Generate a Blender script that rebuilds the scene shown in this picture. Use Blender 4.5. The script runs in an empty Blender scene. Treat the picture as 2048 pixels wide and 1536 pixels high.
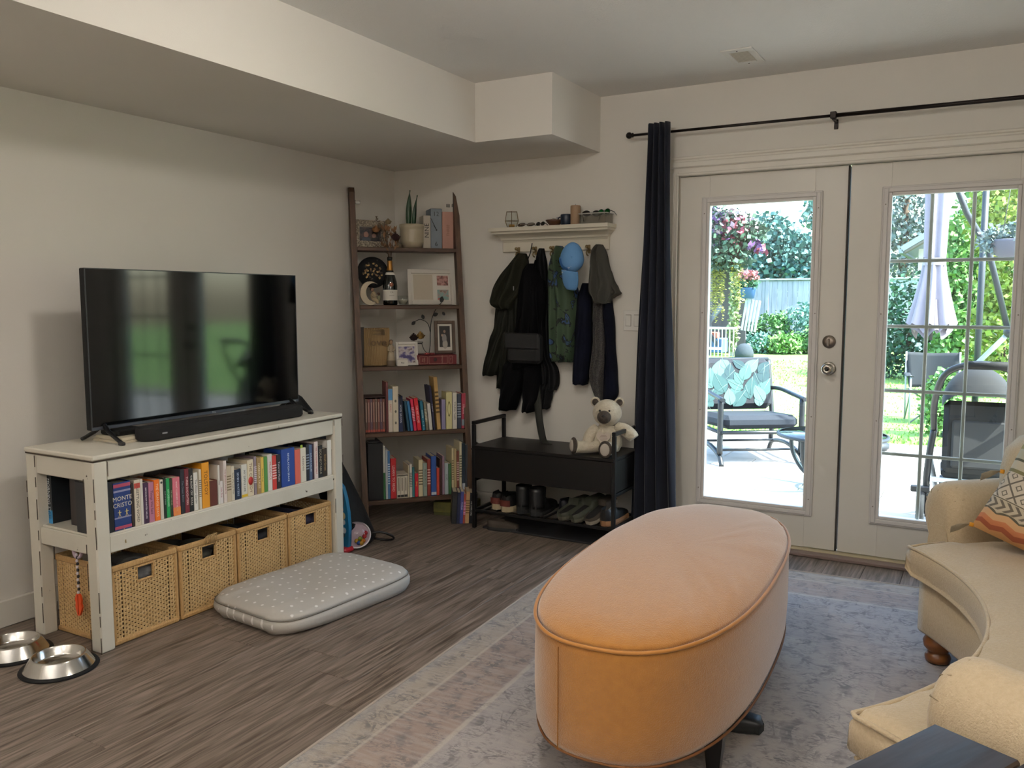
import bpy, bmesh, math, random
from math import sin, cos, pi, radians, sqrt
from mathutils import Vector, Matrix

random.seed(11)
SC = bpy.context.scene
COL = SC.collection

# ------------------------------------------------------------------ camera
cam_d = bpy.data.cameras.new('camera')
cam = bpy.data.objects.new('camera', cam_d)
COL.objects.link(cam)
cam.location = (3.5571, -4.6806, 1.368)
cam.rotation_euler = (radians(90 - 5.646), 0, radians(29.448))
cam_d.sensor_fit = 'HORIZONTAL'
cam_d.sensor_width = 36
cam_d.lens = 36 * 1687.09 / 2048
cam_d.clip_start = .02
cam_d.clip_end = 300
SC.camera = cam

# ------------------------------------------------------------------ sky, sun, exposure
W = bpy.data.worlds.new('daylight')
SC.world = W
W.use_nodes = True
nt = W.node_tree
nt.nodes.clear()
sky = nt.nodes.new('ShaderNodeTexSky')
sky.sky_type = 'NISHITA'
sky.sun_disc = False
sky.sun_elevation = radians(52)
sky.sun_rotation = radians(95)
sky.air_density = 1.1
sky.dust_density = 2.5
sky.ozone_density = 1.5
bg = nt.nodes.new('ShaderNodeBackground')
bg.inputs['Strength'].default_value = 1.75
wo = nt.nodes.new('ShaderNodeOutputWorld')
nt.links.new(sky.outputs[0], bg.inputs[0])
nt.links.new(bg.outputs[0], wo.inputs[0])

sun_d = bpy.data.lights.new('sun', 'SUN')
sun_d.energy = 29
sun_d.angle = radians(.6)
sun_d.color = (1, .95, .86)
sun = bpy.data.objects.new('sun', sun_d)
COL.objects.link(sun)
sun.location = (12, 3, 14)
# the sun stands to the right of the garden, level with the house wall, so none falls through the doors
sun.rotation_euler = Vector((-.62, .05, -.78)).to_track_quat('-Z', 'Y').to_euler()

# sampling portals in the two glazed doors (guide the sky's rays, emit nothing of their own)
for (xa, xb) in ((2.17, 2.728), (3.098, 3.651)):
    pd = bpy.data.lights.new('door_portal', 'AREA')
    pd.shape = 'RECTANGLE'
    pd.size = xb - xa
    pd.size_y = 1.65
    pd.cycles.is_portal = True
    po = bpy.data.objects.new('door_portal', pd)
    COL.objects.link(po)
    po.location = ((xa + xb) / 2, .16, 1.072)
    po.rotation_euler = (radians(-90), 0, 0)

SC.view_settings.view_transform = 'Standard'
SC.view_settings.look = 'None'
SC.view_settings.gamma = 1
SC.view_settings.exposure = 0
SC.view_settings.use_curve_mapping = False
SC.cycles.use_denoising = True
SC.cycles.max_bounces = 10
SC.cycles.diffuse_bounces = 6
SC.cycles.glossy_bounces = 4
SC.cycles.transparent_max_bounces = 16
SC.cycles.sample_clamp_indirect = 6
SC.cycles.caustics_reflective = False
SC.cycles.caustics_refractive = False

# ------------------------------------------------------------------ helpers: colour and materials
def lin(h):
    h = h.lstrip('#')
    if len(h) == 3: h = ''.join(c * 2 for c in h)
    o = []
    for i in (0, 2, 4):
        c = int(h[i:i + 2], 16) / 255
        o.append(c / 12.92 if c <= .04045 else ((c + .055) / 1.055) ** 2.4)
    return (o[0], o[1], o[2], 1)

_mats = {}
def mat(name, col, rough=.6, metal=0, col2=None, vs=6, stretch=(1, 1, 1), bump=0, bs=80, spec=.5, sheen=0, coat=0, rnd=0, detail=3, contrast=.5, bstretch=None, dist=0):
    """Principled material: two tones mixed by stretched noise, noise bump, optional per-object tone."""
    if name in _mats:
        return _mats[name]
    m = bpy.data.materials.new(name)
    m.use_nodes = True
    n = m.node_tree.nodes
    L = m.node_tree.links
    b = n['Principled BSDF']
    b.inputs['Roughness'].default_value = rough
    b.inputs['Metallic'].default_value = metal
    b.inputs['Specular IOR Level'].default_value = spec
    if sheen:
        b.inputs['Sheen Weight'].default_value = sheen
        b.inputs['Sheen Roughness'].default_value = .35
    if coat:
        b.inputs['Coat Weight'].default_value = coat
        b.inputs['Coat Roughness'].default_value = .15
    b.inputs['Base Color'].default_value = lin(col)
    tc = n.new('ShaderNodeTexCoord')
    if col2 or rnd:
        mp = n.new('ShaderNodeMapping')
        mp.inputs['Scale'].default_value = stretch
        L.new(tc.outputs['Object'], mp.inputs['Vector'])
        nz = n.new('ShaderNodeTexNoise')
        nz.inputs['Scale'].default_value = vs
        nz.inputs['Detail'].default_value = detail
        nz.inputs['Distortion'].default_value = dist
        L.new(mp.outputs[0], nz.inputs['Vector'])
        cr = n.new('ShaderNodeValToRGB')
        cr.color_ramp.elements[0].position = .5 - contrast / 2
        cr.color_ramp.elements[1].position = .5 + contrast / 2
        cr.color_ramp.elements[0].color = lin(col)
        cr.color_ramp.elements[1].color = lin(col2 or col)
        L.new(nz.outputs['Fac'], cr.inputs[0])
        src = cr.outputs[0]
        if rnd:
            oi = n.new('ShaderNodeObjectInfo')
            mr = n.new('ShaderNodeMapRange')
            mr.inputs['To Min'].default_value = 1 - rnd
            mr.inputs['To Max'].default_value = 1 + rnd
            L.new(oi.outputs['Random'], mr.inputs['Value'])
            mx = n.new('ShaderNodeVectorMath')
            mx.operation = 'SCALE'
            L.new(src, mx.inputs[0])
            L.new(mr.outputs[0], mx.inputs['Scale'])
            src = mx.outputs[0]
            ad = n.new('ShaderNodeVectorMath')
            ad.operation = 'MULTIPLY_ADD'
            ad.inputs[1].default_value = (37, 91, 53)
            L.new(oi.outputs['Random'], ad.inputs[0])
            L.new(tc.outputs['Object'], ad.inputs[2])
            L.new(ad.outputs[0], mp.inputs['Vector'])
        L.new(src, b.inputs['Base Color'])
    if bump:
        mp2 = n.new('ShaderNodeMapping')
        mp2.inputs['Scale'].default_value = bstretch or stretch
        L.new(tc.outputs['Object'], mp2.inputs['Vector'])
        n2 = n.new('ShaderNodeTexNoise')
        n2.inputs['Scale'].default_value = bs
        n2.inputs['Detail'].default_value = 2
        L.new(mp2.outputs[0], n2.inputs['Vector'])
        bp = n.new('ShaderNodeBump')
        bp.inputs['Strength'].default_value = bump
        bp.inputs['Distance'].default_value = .006
        L.new(n2.outputs['Fac'], bp.inputs['Height'])
        L.new(bp.outputs[0], b.inputs['Normal'])
    _mats[name] = m
    return m

def nodes_of(m):
    return m.node_tree.nodes, m.node_tree.links, m.node_tree.nodes['Principled BSDF']

def glass_mat(name, tint='#ffffff', rough=.02, refl=1.0):
    m = bpy.data.materials.new(name)
    m.use_nodes = True
    n = m.node_tree.nodes
    L = m.node_tree.links
    n.clear()
    o = n.new('ShaderNodeOutputMaterial')
    t = n.new('ShaderNodeBsdfTransparent')
    t.inputs[0].default_value = lin(tint)
    g = n.new('ShaderNodeBsdfGlossy')
    g.inputs['Roughness'].default_value = rough
    # thin pane: Schlick reflectance, the same from either side
    f = n.new('ShaderNodeLayerWeight')
    f.inputs['Blend'].default_value = .5
    pw5 = n.new('ShaderNodeMath')
    pw5.operation = 'POWER'
    pw5.inputs[1].default_value = 5
    L.new(f.outputs['Facing'], pw5.inputs[0])
    mul = n.new('ShaderNodeMath')
    mul.operation = 'MULTIPLY_ADD'
    mul.use_clamp = True
    mul.inputs[1].default_value = .9 * min(refl, 1.1)
    mul.inputs[2].default_value = .035 * refl
    mx = n.new('ShaderNodeMixShader')
    L.new(pw5.outputs[0], mul.inputs[0])
    L.new(mul.outputs[0], mx.inputs[0])
    L.new(t.outputs[0], mx.inputs[1])
    L.new(g.outputs[0], mx.inputs[2])
    L.new(mx.outputs[0], o.inputs[0])
    return m

# ------------------------------------------------------------------ helpers: geometry
class G:
    """Collects shapes into one mesh; self.M transforms what is added."""
    def __init__(s, M=None):
        s.v = []
        s.f = []
        s.mi = []
        s.sm = []
        s.M = M or Matrix()
        s.k = 0
        s.smooth = False
    def add(s, vs, fs, smooth=None):
        o = len(s.v)
        M = s.M
        s.v.extend([M @ Vector(p) for p in vs])
        sm = s.smooth if smooth is None else smooth
        for f in fs:
            s.f.append([i + o for i in f])
            s.mi.append(s.k)
            s.sm.append(sm)
        return s
    def box(s, x0, x1, y0, y1, z0, z1, b=0):
        if x0 > x1: x0, x1 = x1, x0
        if y0 > y1: y0, y1 = y1, y0
        if z0 > z1: z0, z1 = z1, z0
        b = min(b, (x1 - x0) * .49, (y1 - y0) * .49, (z1 - z0) * .49)
        if b <= 0:
            vs = [(x, y, z) for x in (x0, x1) for y in (y0, y1) for z in (z0, z1)]
            return s.add(vs, [(0, 1, 3, 2), (4, 6, 7, 5), (0, 4, 5, 1), (2, 3, 7, 6), (0, 2, 6, 4), (1, 5, 7, 3)], False)
        vs = []
        for xi in (0, 1):
            for yi in (0, 1):
                for zi in (0, 1):
                    X, Y, Z = (x0, x1)[xi], (y0, y1)[yi], (z0, z1)[zi]
                    dx, dy, dz = (b, -b)[xi], (b, -b)[yi], (b, -b)[zi]
                    vs += [(X, Y + dy, Z + dz), (X + dx, Y, Z + dz), (X + dx, Y + dy, Z)]
        I = lambda a, bb, c, k: (a * 4 + bb * 2 + c) * 3 + k
        fs = []
        for a in (0, 1):
            q = [I(a, 0, 0, 0), I(a, 1, 0, 0), I(a, 1, 1, 0), I(a, 0, 1, 0)]
            fs.append(q if a else q[::-1])
            q = [I(0, a, 0, 1), I(1, a, 0, 1), I(1, a, 1, 1), I(0, a, 1, 1)]
            fs.append(q[::-1] if a else q)
            q = [I(0, 0, a, 2), I(1, 0, a, 2), I(1, 1, a, 2), I(0, 1, a, 2)]
            fs.append(q if a else q[::-1])
        for a in (0, 1):
            for c in (0, 1):
                q = [I(a, c, 0, 0), I(a, c, 1, 0), I(a, c, 1, 1), I(a, c, 0, 1)]
                fs.append(q if a == c else q[::-1])
                q = [I(a, 0, c, 0), I(a, 0, c, 2), I(a, 1, c, 2), I(a, 1, c, 0)]
                fs.append(q if a == c else q[::-1])
                q = [I(0, a, c, 1), I(1, a, c, 1), I(1, a, c, 2), I(0, a, c, 2)]
                fs.append(q if a == c else q[::-1])
                for e in (0, 1):
                    q = [I(a, c, e, 0), I(a, c, e, 1), I(a, c, e, 2)]
                    fs.append(q if (a + c + e) % 2 else q[::-1])
        return s.add(vs, fs, False)
    def loft(s, rings, cap=True, closed=True, smooth=True):
        n = len(rings[0])
        vs = [p for r in rings for p in r]
        fs = []
        for i in range(len(rings) - 1):
            for j in range(n if closed else n - 1):
                a = i * n + j
                b = i * n + (j + 1) % n
                fs.append((a, b, b + n, a + n))
        s.add(vs, fs, smooth)
        if cap:
            o = len(s.v) - len(vs)
            for base, rev in ((0, True), ((len(rings) - 1) * n, False)):
                q = [o + base + j for j in range(n)]
                s.f.append(q[::-1] if rev else q)
                s.mi.append(s.k)
                s.sm.append(False)
        return s
    def strip(s, rings, m):
        """loft of rings made of a top run of m points and a bottom run back; both end rings closed by quads"""
        s.loft(rings, cap=False)
        n = len(rings[0])
        o = len(s.v) - n * len(rings)
        for base in (0, (len(rings) - 1) * n):
            for k in range(m - 1):
                s.f.append([o + base + k, o + base + k + 1, o + base + n - 2 - k, o + base + n - 1 - k])
                s.mi.append(s.k)
                s.sm.append(True)
        return s
    def lathe(s, prof, n=24, c=(0, 0, 0), cap=True, sx=1, sy=1):
        rings = [[(c[0] + r * cos(2 * pi * j / n) * sx, c[1] + r * sin(2 * pi * j / n) * sy, c[2] + z) for j in range(n)] for r, z in prof]
        return s.loft(rings, cap)
    def tube(s, pts, rad, n=8, cap=True):
        pts = [Vector(p) for p in pts]
        if not isinstance(rad, (list, tuple)):
            rad = [rad] * len(pts)
        rings = []
        up = None
        for i, p in enumerate(pts):
            d = (pts[min(i + 1, len(pts) - 1)] - pts[max(i - 1, 0)]).normalized()
            if up is None:
                up = Vector((0, 0, 1)) if abs(d.z) < .9 else Vector((1, 0, 0))
            a = d.cross(up)
            if a.length < 1e-5:
                a = d.cross(Vector((0, 1, 0)))
            a.normalize()
            up = a.cross(d).normalized()
            rings.append([p + (a * cos(2 * pi * j / n) + up * sin(2 * pi * j / n)) * rad[i] for j in range(n)])
        return s.loft(rings, cap)
    def ell(s, c, r, nu=16, nv=10, M=None):
        c = Vector(c)
        vs = []
        R = (lambda p: M @ p) if M else (lambda p: p)
        for i in range(1, nv):
            t = pi * i / nv
            for j in range(nu):
                u = 2 * pi * j / nu
                vs.append(c + R(Vector((r[0] * sin(t) * cos(u), r[1] * sin(t) * sin(u), r[2] * cos(t)))))
        vs.append(c + R(Vector((0, 0, r[2]))))
        vs.append(c + R(Vector((0, 0, -r[2]))))
        fs = []
        for i in range(nv - 2):
            for j in range(nu):
                a = i * nu + j
                b = i * nu + (j + 1) % nu
                fs.append((a, a + nu, b + nu, b))
        T = len(vs) - 2
        for j in range(nu):
            fs.append((T, j, (j + 1) % nu))
            fs.append((T + 1, (nv - 2) * nu + (j + 1) % nu, (nv - 2) * nu + j))
        return s.add(vs, fs, True)
    def prism(s, out, a, b, axis='z', smooth=False):
        """outline (2D) extruded from a to b along axis; for 'y' the outline is (x, z), for 'x' it is (y, z)"""
        P = {'z': lambda p, h: (p[0], p[1], h), 'y': lambda p, h: (p[0], h, p[1]), 'x': lambda p, h: (h, p[0], p[1])}[axis]
        return s.loft([[P(p, a) for p in out], [P(p, b) for p in out]], True, True, smooth)
    def grid(s, fn, nu, nv, smooth=True):
        vs = [fn(i / nu, j / nv) for j in range(nv + 1) for i in range(nu + 1)]
        fs = [(j * (nu + 1) + i, j * (nu + 1) + i + 1, (j + 1) * (nu + 1) + i + 1, (j + 1) * (nu + 1) + i) for j in range(nv) for i in range(nu)]
        return s.add(vs, fs, smooth)
    def sheet(s, fn, nu, nv, th=.004, smooth=True):
        """a grid with a back side a little behind it, closed at the rim"""
        F = [[Vector(fn(i / nu, j / nv)) for i in range(nu + 1)] for j in range(nv + 1)]
        N = [[None] * (nu + 1) for _ in range(nv + 1)]
        for j in range(nv + 1):
            for i in range(nu + 1):
                du = F[j][min(i + 1, nu)] - F[j][max(i - 1, 0)]
                dv = F[min(j + 1, nv)][i] - F[max(j - 1, 0)][i]
                q = du.cross(dv)
                N[j][i] = q.normalized() if q.length > 1e-9 else Vector((0, 0, 1))
        w = nu + 1
        vs = [F[j][i] for j in range(nv + 1) for i in range(w)] + [F[j][i] - N[j][i] * th for j in range(nv + 1) for i in range(w)]
        o = w * (nv + 1)
        fs = []
        for j in range(nv):
            for i in range(nu):
                a = j * w + i
                fs.append((a, a + 1, a + 1 + w, a + w))
                fs.append((o + a, o + a + w, o + a + w + 1, o + a + 1))
        for i in range(nu):
            fs.append((i + 1, i, o + i, o + i + 1))
            a = nv * w + i
            fs.append((a, a + 1, o + a + 1, o + a))
        for j in range(nv):
            a = j * w
            fs.append((a, a + w, o + a + w, o + a))
            a = j * w + nu
            fs.append((a + w, a, o + a, o + a + w))
        return s.add(vs, fs, smooth)

def mesh_of(name, g, ms):
    me = bpy.data.meshes.new(name)
    me.from_pydata([tuple(p) for p in g.v], [], g.f)
    for m in (ms if isinstance(ms, (list, tuple)) else [ms]):
        me.materials.append(m)
    me.polygons.foreach_set('material_index', g.mi)
    me.polygons.foreach_set('use_smooth', g.sm)
    me.update()
    return me

def obj(name, g, ms, parent=None, loc=None, rot=None, fix=True):
    """one mesh object from a G (or a ready mesh)"""
    me = g if isinstance(g, bpy.types.Mesh) else mesh_of(name, g, ms)
    if fix and not isinstance(g, bpy.types.Mesh):
        bm = bmesh.new()
        bm.from_mesh(me)
        bmesh.ops.recalc_face_normals(bm, faces=bm.faces)
        bm.to_mesh(me)
        bm.free()
    o = bpy.data.objects.new(name, me)
    COL.objects.link(o)
    if parent: o.parent = parent
    if loc: o.location = loc
    if rot: o.rotation_euler = rot
    return o

def tag(o, label=None, cat=None, group=None, kind=None):
    if label: o['label'] = label
    if cat: o['category'] = cat
    if group: o['group'] = group
    if kind: o['kind'] = kind
    return o

def thing(name, label, cat, loc=(0, 0, 0), rz=0, group=None, rot=None):
    o = bpy.data.objects.new(name, None)
    o.empty_display_size = .05
    COL.objects.link(o)
    o.location = loc
    o.rotation_euler = rot or (0, 0, rz)
    return tag(o, label, cat, group)

def struct(name, g, ms, parent=None, label=None):
    o = obj(name, g, ms, parent)
    if not parent: o['kind'] = 'structure'
    if label: o['label'] = label
    return o

def cp(src, parent=None, loc=None, rot=None, label=None):
    """a copy of a thing with copies of its parts and sub-parts (mesh data shared)"""
    c = src.copy()
    COL.objects.link(c)
    if parent: c.parent = parent
    if loc is not None: c.location = loc
    if rot is not None: c.rotation_euler = rot
    if label: c['label'] = label
    for ch in src.children:
        cp(ch, c)
    return c

def text(body, size, m, parent, loc, rot, name='lettering', align='CENTER', ext=.0002, space=1):
    cu = bpy.data.curves.new(name, 'FONT')
    cu.body = body
    cu.size = size
    cu.align_x = align
    cu.align_y = 'CENTER'
    cu.extrude = ext
    cu.resolution_u = 2
    cu.space_line = .8
    cu.space_character = space
    cu.materials.append(m)
    tmp = bpy.data.objects.new(name, cu)
    me = bpy.data.meshes.new_from_object(tmp)
    bpy.data.objects.remove(tmp)
    bpy.data.curves.remove(cu)
    o = bpy.data.objects.new(name, me)
    COL.objects.link(o)
    o['kind'] = 'stuff'
    o.parent = parent
    o.location = loc
    if isinstance(rot, Matrix):
        o.rotation_euler = rot.to_euler()
    else:
        o.rotation_euler = rot
    return o

SPINE_ROT = Matrix(((0, 1, 0), (0, 0, -1), (-1, 0, 0)))   # text runs down a spine that faces local -Y
FACE_ROT = Matrix(((1, 0, 0), (0, 0, -1), (0, 1, 0)))     # upright text on a face that faces local -Y

def cr(P, n):
    """Catmull-Rom resampling of tuples"""
    out = []
    for i in range(len(P) - 1):
        p0, p1, p2, p3 = P[max(i - 1, 0)], P[i], P[i + 1], P[min(i + 2, len(P) - 1)]
        for k in range(n):
            t = k / n
            out.append(tuple(.5 * (2 * b + (c - a) * t + (2 * a - 5 * b + 4 * c - d) * t * t + (3 * b - a - 3 * c + d) * t ** 3) for a, b, c, d in zip(p0, p1, p2, p3)))
    out.append(tuple(P[-1]))
    return out

# ------------------------------------------------------------------ materials shared by many things
M_wall = mat('wall_paint', '#dedad3', .85, col2='#dbd7cf', vs=2, bump=.08, bs=260)
M_ceil = mat('ceiling_paint', '#e2e1de', .9, bump=.35, bs=140)
M_trim = mat('trim_paint', '#dfdbd2', .45, col2='#dad5cb', vs=3)
M_door = mat('door_paint', '#d8d4cc', .4, col2='#d2cec5', vs=2.2, bump=.03, bs=200)
M_plank = mat('vinyl_plank', '#453a2f', .5, col2='#83756a', vs=7, stretch=(9, .5, 1), bump=.15, bs=30, bstretch=(9, .5, 1), rnd=.06, detail=8, contrast=.36, spec=.4, dist=.9)
M_black = mat('black_metal', '#0c0c0d', .4, spec=.4)
M_blackmatte = mat('black_matte', '#0b0b0c', .75, spec=.3)
M_bronze = mat('dark_bronze', '#1c1512', .4, metal=.6)
M_steel = mat('brushed_steel', '#c8c5bf', .17, metal=1)
M_white = mat('white_plastic', '#dcdad5', .4)
M_page = mat('page_block', '#c9bda4', .8, col2='#b3a68d', vs=60, stretch=(30, 1, .3))
M_paper = mat('white_paper', '#d9d4ca', .7)
M_ink = mat('black_ink', '#1b1a1a', .7)
GLASS = glass_mat('window_glass', '#f4fbfb', .01, 1)
CLEAR = glass_mat('clear_glass', '#fafcfb', .03, 1.5)

def plain(h, rough=.55):
    return mat('tone_' + h.lstrip('#') + ('' if rough == .55 else str(int(rough * 100))), h, rough)

# ------------------------------------------------------------------ the room
ZC, ZB, XR, YF = 2.554, 2.237, 4.75, -6.6
fl = struct('floor', G().box(-.1, XR + .1, YF - .1, .1, -.12, -.008), plain('#2a2420', .8))
pl_mesh = {}
row = 0
x = 0.0
while x < XR:
    y = YF - random.random() * 1.1
    while y < .0:
        y1 = min(y + 1.22, .0)
        y0 = max(y, YF)
        if y1 - y0 > .05:
            key = round(y1 - y0, 3)
            if key not in pl_mesh:
                pl_mesh[key] = mesh_of('plank', G().box(0, .1785, 0, key - .0015, -.008, 0, .0012), M_plank)
            obj('plank', pl_mesh[key], None, fl, (x, y0, 0))
        y += 1.22
    x += .18
    row += 1
struct('ceiling', G().box(-.1, XR + .1, YF - .1, .15, ZC, ZC + .1), M_ceil)
struct('wall_left', G().box(-.12, 0, YF - .1, .15, 0, ZC), M_wall)
struct('wall_right', G().box(XR, XR + .12, YF - .1, .15, 0, ZC), M_wall)
struct('wall_front', G().box(-.1, XR + .1, YF - .12, YF, 0, ZC), M_wall)
g = G()
g.box(-.1, 1.985, 0, .15, -.1, ZC)
g.box(3.82, XR + .1, 0, .15, -.1, ZC)
g.box(1.985, 3.82, 0, .15, 2.075, ZC)
struct('wall_back', g, M_wall)
struct('ceiling_soffit', G().prism([(0, YF), (1.038, YF), (1.038, -.631), (1.511, -.631), (1.511, 0), (0, 0)], ZB, ZC, 'z'), M_wall)
struct('baseboard_left', G().box(0, .016, YF, -.016, 0, .115, .004), M_trim)
struct('baseboard_back', G().box(.0, 1.945, -.016, 0, 0, .115, .004), M_trim)
struct('baseboard_right', G().box(XR - .016, XR, YF, 0, 0, .115, .004), M_trim)

# door casing (moulded: three stepped strips a side), head and threshold
cas = G()
for xa, xb, d in ((1.935, 1.999, .014), (1.945, 1.975, .024), (1.987, 1.999, .02)):
    cas.box(xa, xb, -d, .004, 0, 2.085, .004)
for xa, xb, d in ((3.806, 3.87, .014), (3.83, 3.86, .024), (3.806, 3.818, .02)):
    cas.box(xa, xb, -d, .004, 0, 2.085, .004)
trim1 = struct('trim_1', cas, M_trim)
head = G()
head.box(1.92, 3.885, -.016, .004, 2.065, 2.165, .004)
head.box(1.93, 3.875, -.03, .004, 2.105, 2.14, .006)
head.box(1.92, 3.885, -.024, .004, 2.15, 2.168, .005)
head.box(1.985, 3.82, -.022, .004, 2.062, 2.078, .004)
obj('head_casing', head, M_trim, trim1)
jam = G()
jam.box(1.985, 1.998, 0, .15, 0, 2.075)
jam.box(3.807, 3.82, 0, .15, 0, 2.075)
jam.box(1.998, 3.807, 0, .15, 2.063, 2.075)
obj('jamb', jam, M_trim, trim1)
thr = struct('trim_2', G().box(1.99, 3.815, -.012, .2, 0, .026, .003), mat('sill_cream', '#c9bd9f', .6, col2='#a99d80', vs=9, contrast=.7), label='cream door sill with a brown front strip')
obj('front_strip', G().box(1.96, 3.85, -.072, -.012, 0, .02, .004), mat('sill_brown', '#7d6c66', .5), thr)

def leaf(n, x0, x1, g0, g1, label):
    """one leaf of the french door: slab around a lite, lite frame, glass"""
    z0, z1, gz0, gz1 = .03, 2.06, .246, 1.898
    s = G()
    s.box(x0, g0, .02, .065, z0, z1, .002)
    s.box(g1, x1, .02, .065, z0, z1, .002)
    s.box(g0, g1, .02, .065, z0, gz0)
    s.box(g0, g1, .02, .065, gz1, z1)
    d = struct('door_%d' % n, s, M_door, label=label)
    f = G()
    w = .042
    for (a, b, d0, d1) in ((w, 0, .006, .02), (w - .008, .012, -.001, .02), (.012, -.006, .003, .03)):
        f.box(g0 - a, g0 - b, d0, d1, gz0 - a, gz1 + a, .003)
        f.box(g1 + b, g1 + a, d0, d1, gz0 - a, gz1 + a, .003)
        f.box(g0 - b, g1 + b, d0, d1, gz0 - a, gz0 - b, .003)
        f.box(g0 - b, g1 + b, d0, d1, gz1 + b, gz1 + a, .003)
    lf = obj('lite_frame', f, mat('lite_frame_white', '#cfcbc8', .45), d)
    for zz in (.3, .75, 1.3, 1.85):
        for xx in (g0 - .024, g1 + .024):
            obj('screw_cover', G().ell((xx, -.0015, zz), (.0035, .0015, .0035), 8, 6), plain('#8f867c'), lf)
    obj('pane', G().box(g0 - .004, g1 + .004, .04, .046, gz0 - .004, gz1 + .004), GLASS, d)
    return d

d1 = leaf(1, 1.999, 2.8975, 2.1695, 2.7281, 'white glazed door leaf with a knob and a deadbolt')
d2 = leaf(2, 2.9045, 3.806, 3.0978, 3.651, 'white glazed door leaf with a grid of muntins')
obj('astragal', G().box(2.8905, 2.899, .012, .07, .032, 2.058, .001), plain('#2c2622', .7), d2)
for k in (1, 2):
    xx = 3.0978 + (3.651 - 3.0978) * k / 3
    obj('muntin', G().box(xx - .009, xx + .009, .048, .056, .246, 1.898, .003), mat('muntin_grey', '#bdb8b2', .5), d2)
for k in (1, 2, 3, 4):
    zz = .246 + (1.898 - .246) * k / 5
    obj('muntin', G().box(3.0978, 3.651, .0485, .0555, zz - .009, zz + .009, .003), _mats['muntin_grey'], d2)
# knob and deadbolt
Mk = Matrix.Rotation(radians(90), 4, 'X')
def on_door(xx, zz):
    return Matrix.Translation((xx, .02, zz)) @ Mk
kn = obj('knob', G(on_door(2.829, 1.01)).lathe([(.036, 0), (.036, .006), (.03, .009), (.012, .012), (.011, .028), (.018, .034), (.028, .043), (.031, .054), (.028, .064), (.02, .069), (.012, .070), (.009, .066), (.001, .066)], 28), mat('nickel', '#b9b2a8', .2, metal=1), d1)
obj('keyhole', G(on_door(2.829, 1.01)).lathe([(.008, .066), (.008, .0685), (.001, .069)], 14), plain('#3c3834', .4), kn)
db = obj('deadbolt', G(on_door(2.826, 1.152)).lathe([(.034, 0), (.034, .006), (.03, .013), (.012, .016), (.001, .0165)], 28), mat('satin_nickel', '#8d8177', .3, metal=1), d1)
obj('thumb_turn', G().box(2.821, 2.831, -.018, .006, 1.128, 1.17, .003), _mats['satin_nickel'], db)
obj('hinge_plate', G().box(1.997, 2.003, .012, .022, .3, .39, .001), _mats['nickel'], d1)

# wall switch, ceiling vent
sw = thing('light_switch', 'white double rocker switch plate on the wall beside the curtain', 'switch', (1.732, 0, 1.252))
obj('plate', G().box(-.058, .058, -.008, 0, -.061, .061, .003), M_white, sw)
for k in (-1, 1):
    f = obj('frame', G().box(k * .026 - .018, k * .026 + .018, -.0085, -.005, -.035, .035, .001), plain('#8b877f'), sw)  # grey surround: shading around the rocker put into the colour
    obj('rocker', G(Matrix.Rotation(radians(4), 4, 'X')).box(k * .026 - .0155, k * .026 + .0155, -.0125, -.005, -.032, .032, .0015), M_white, sw)
    for z in (-.048, .048):
        obj('screw', G(Matrix.Translation((k * .023, -.006, z)) @ Mk).lathe([(.003, 0), (.003, .0008), (.001, .001)], 8), plain('#a9a59c'), sw)
vt = thing('ceiling_vent', 'small white louvred air vent on the ceiling by the doors', 'vent', (2.45, -.43, ZC))
vf = G()
vf.box(-.075, .075, -.14, -.095, -.007, 0, .002)
vf.box(-.075, .075, .095, .14, -.007, 0, .002)
vf.box(-.075, -.045, -.095, .095, -.007, 0, .002)
vf.box(.045, .075, -.095, .095, -.007, 0, .002)
obj('frame', vf, M_white, vt)
obj('backing', G().box(-.045, .045, -.095, .095, -.001, 0), plain('#c9c2b5', .8), vt)
for k in range(14):
    obj('slat', G(Matrix.Translation((0, -.088 + k * .0135, -.004)) @ Matrix.Rotation(radians(12), 4, 'X')).box(-.045, .045, -.0058, .0058, -.0006, .0006), plain('#efeade'), vt)
for yy in (-.118, .118):
    obj('screw', G().lathe([(.004, -.0085), (.004, -.006)], 8, (0, yy, 0)), plain('#3a3531'), vt)

# ceiling lamp that lights the room, and one added for fill (both out of view)
def ceiling_lamp(loc, label, power, col):
    t = thing('ceiling_lamp', label, 'lamp', loc)
    obj('base', G().lathe([(.17, 0), (.17, -.02), (.15, -.028), (.02, -.028)], 28), plain('#d8d4cc'), t)
    m = bpy.data.materials.new('lamp_shade_glow')
    m.use_nodes = True
    b = m.node_tree.nodes['Principled BSDF']
    b.inputs['Base Color'].default_value = (.8, .78, .72, 1)
    b.inputs['Emission Color'].default_value = (*col, 1)
    b.inputs['Emission Strength'].default_value = power
    obj('shade', G().lathe([(.148, -.028), (.15, -.05), (.13, -.08), (.08, -.098), (.001, -.104)], 28), m, t)
    return t
ceiling_lamp((2.25, -2.55, ZC), 'round flush ceiling lamp over the ottoman', 74, (1, .93, .84))
ceiling_lamp((2.4, -5.7, ZC), 'added unseen ceiling lamp for fill light behind the side table', 34, (1, .95, .9))  # added lamp, unseen, fills the room from behind the camera

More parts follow.
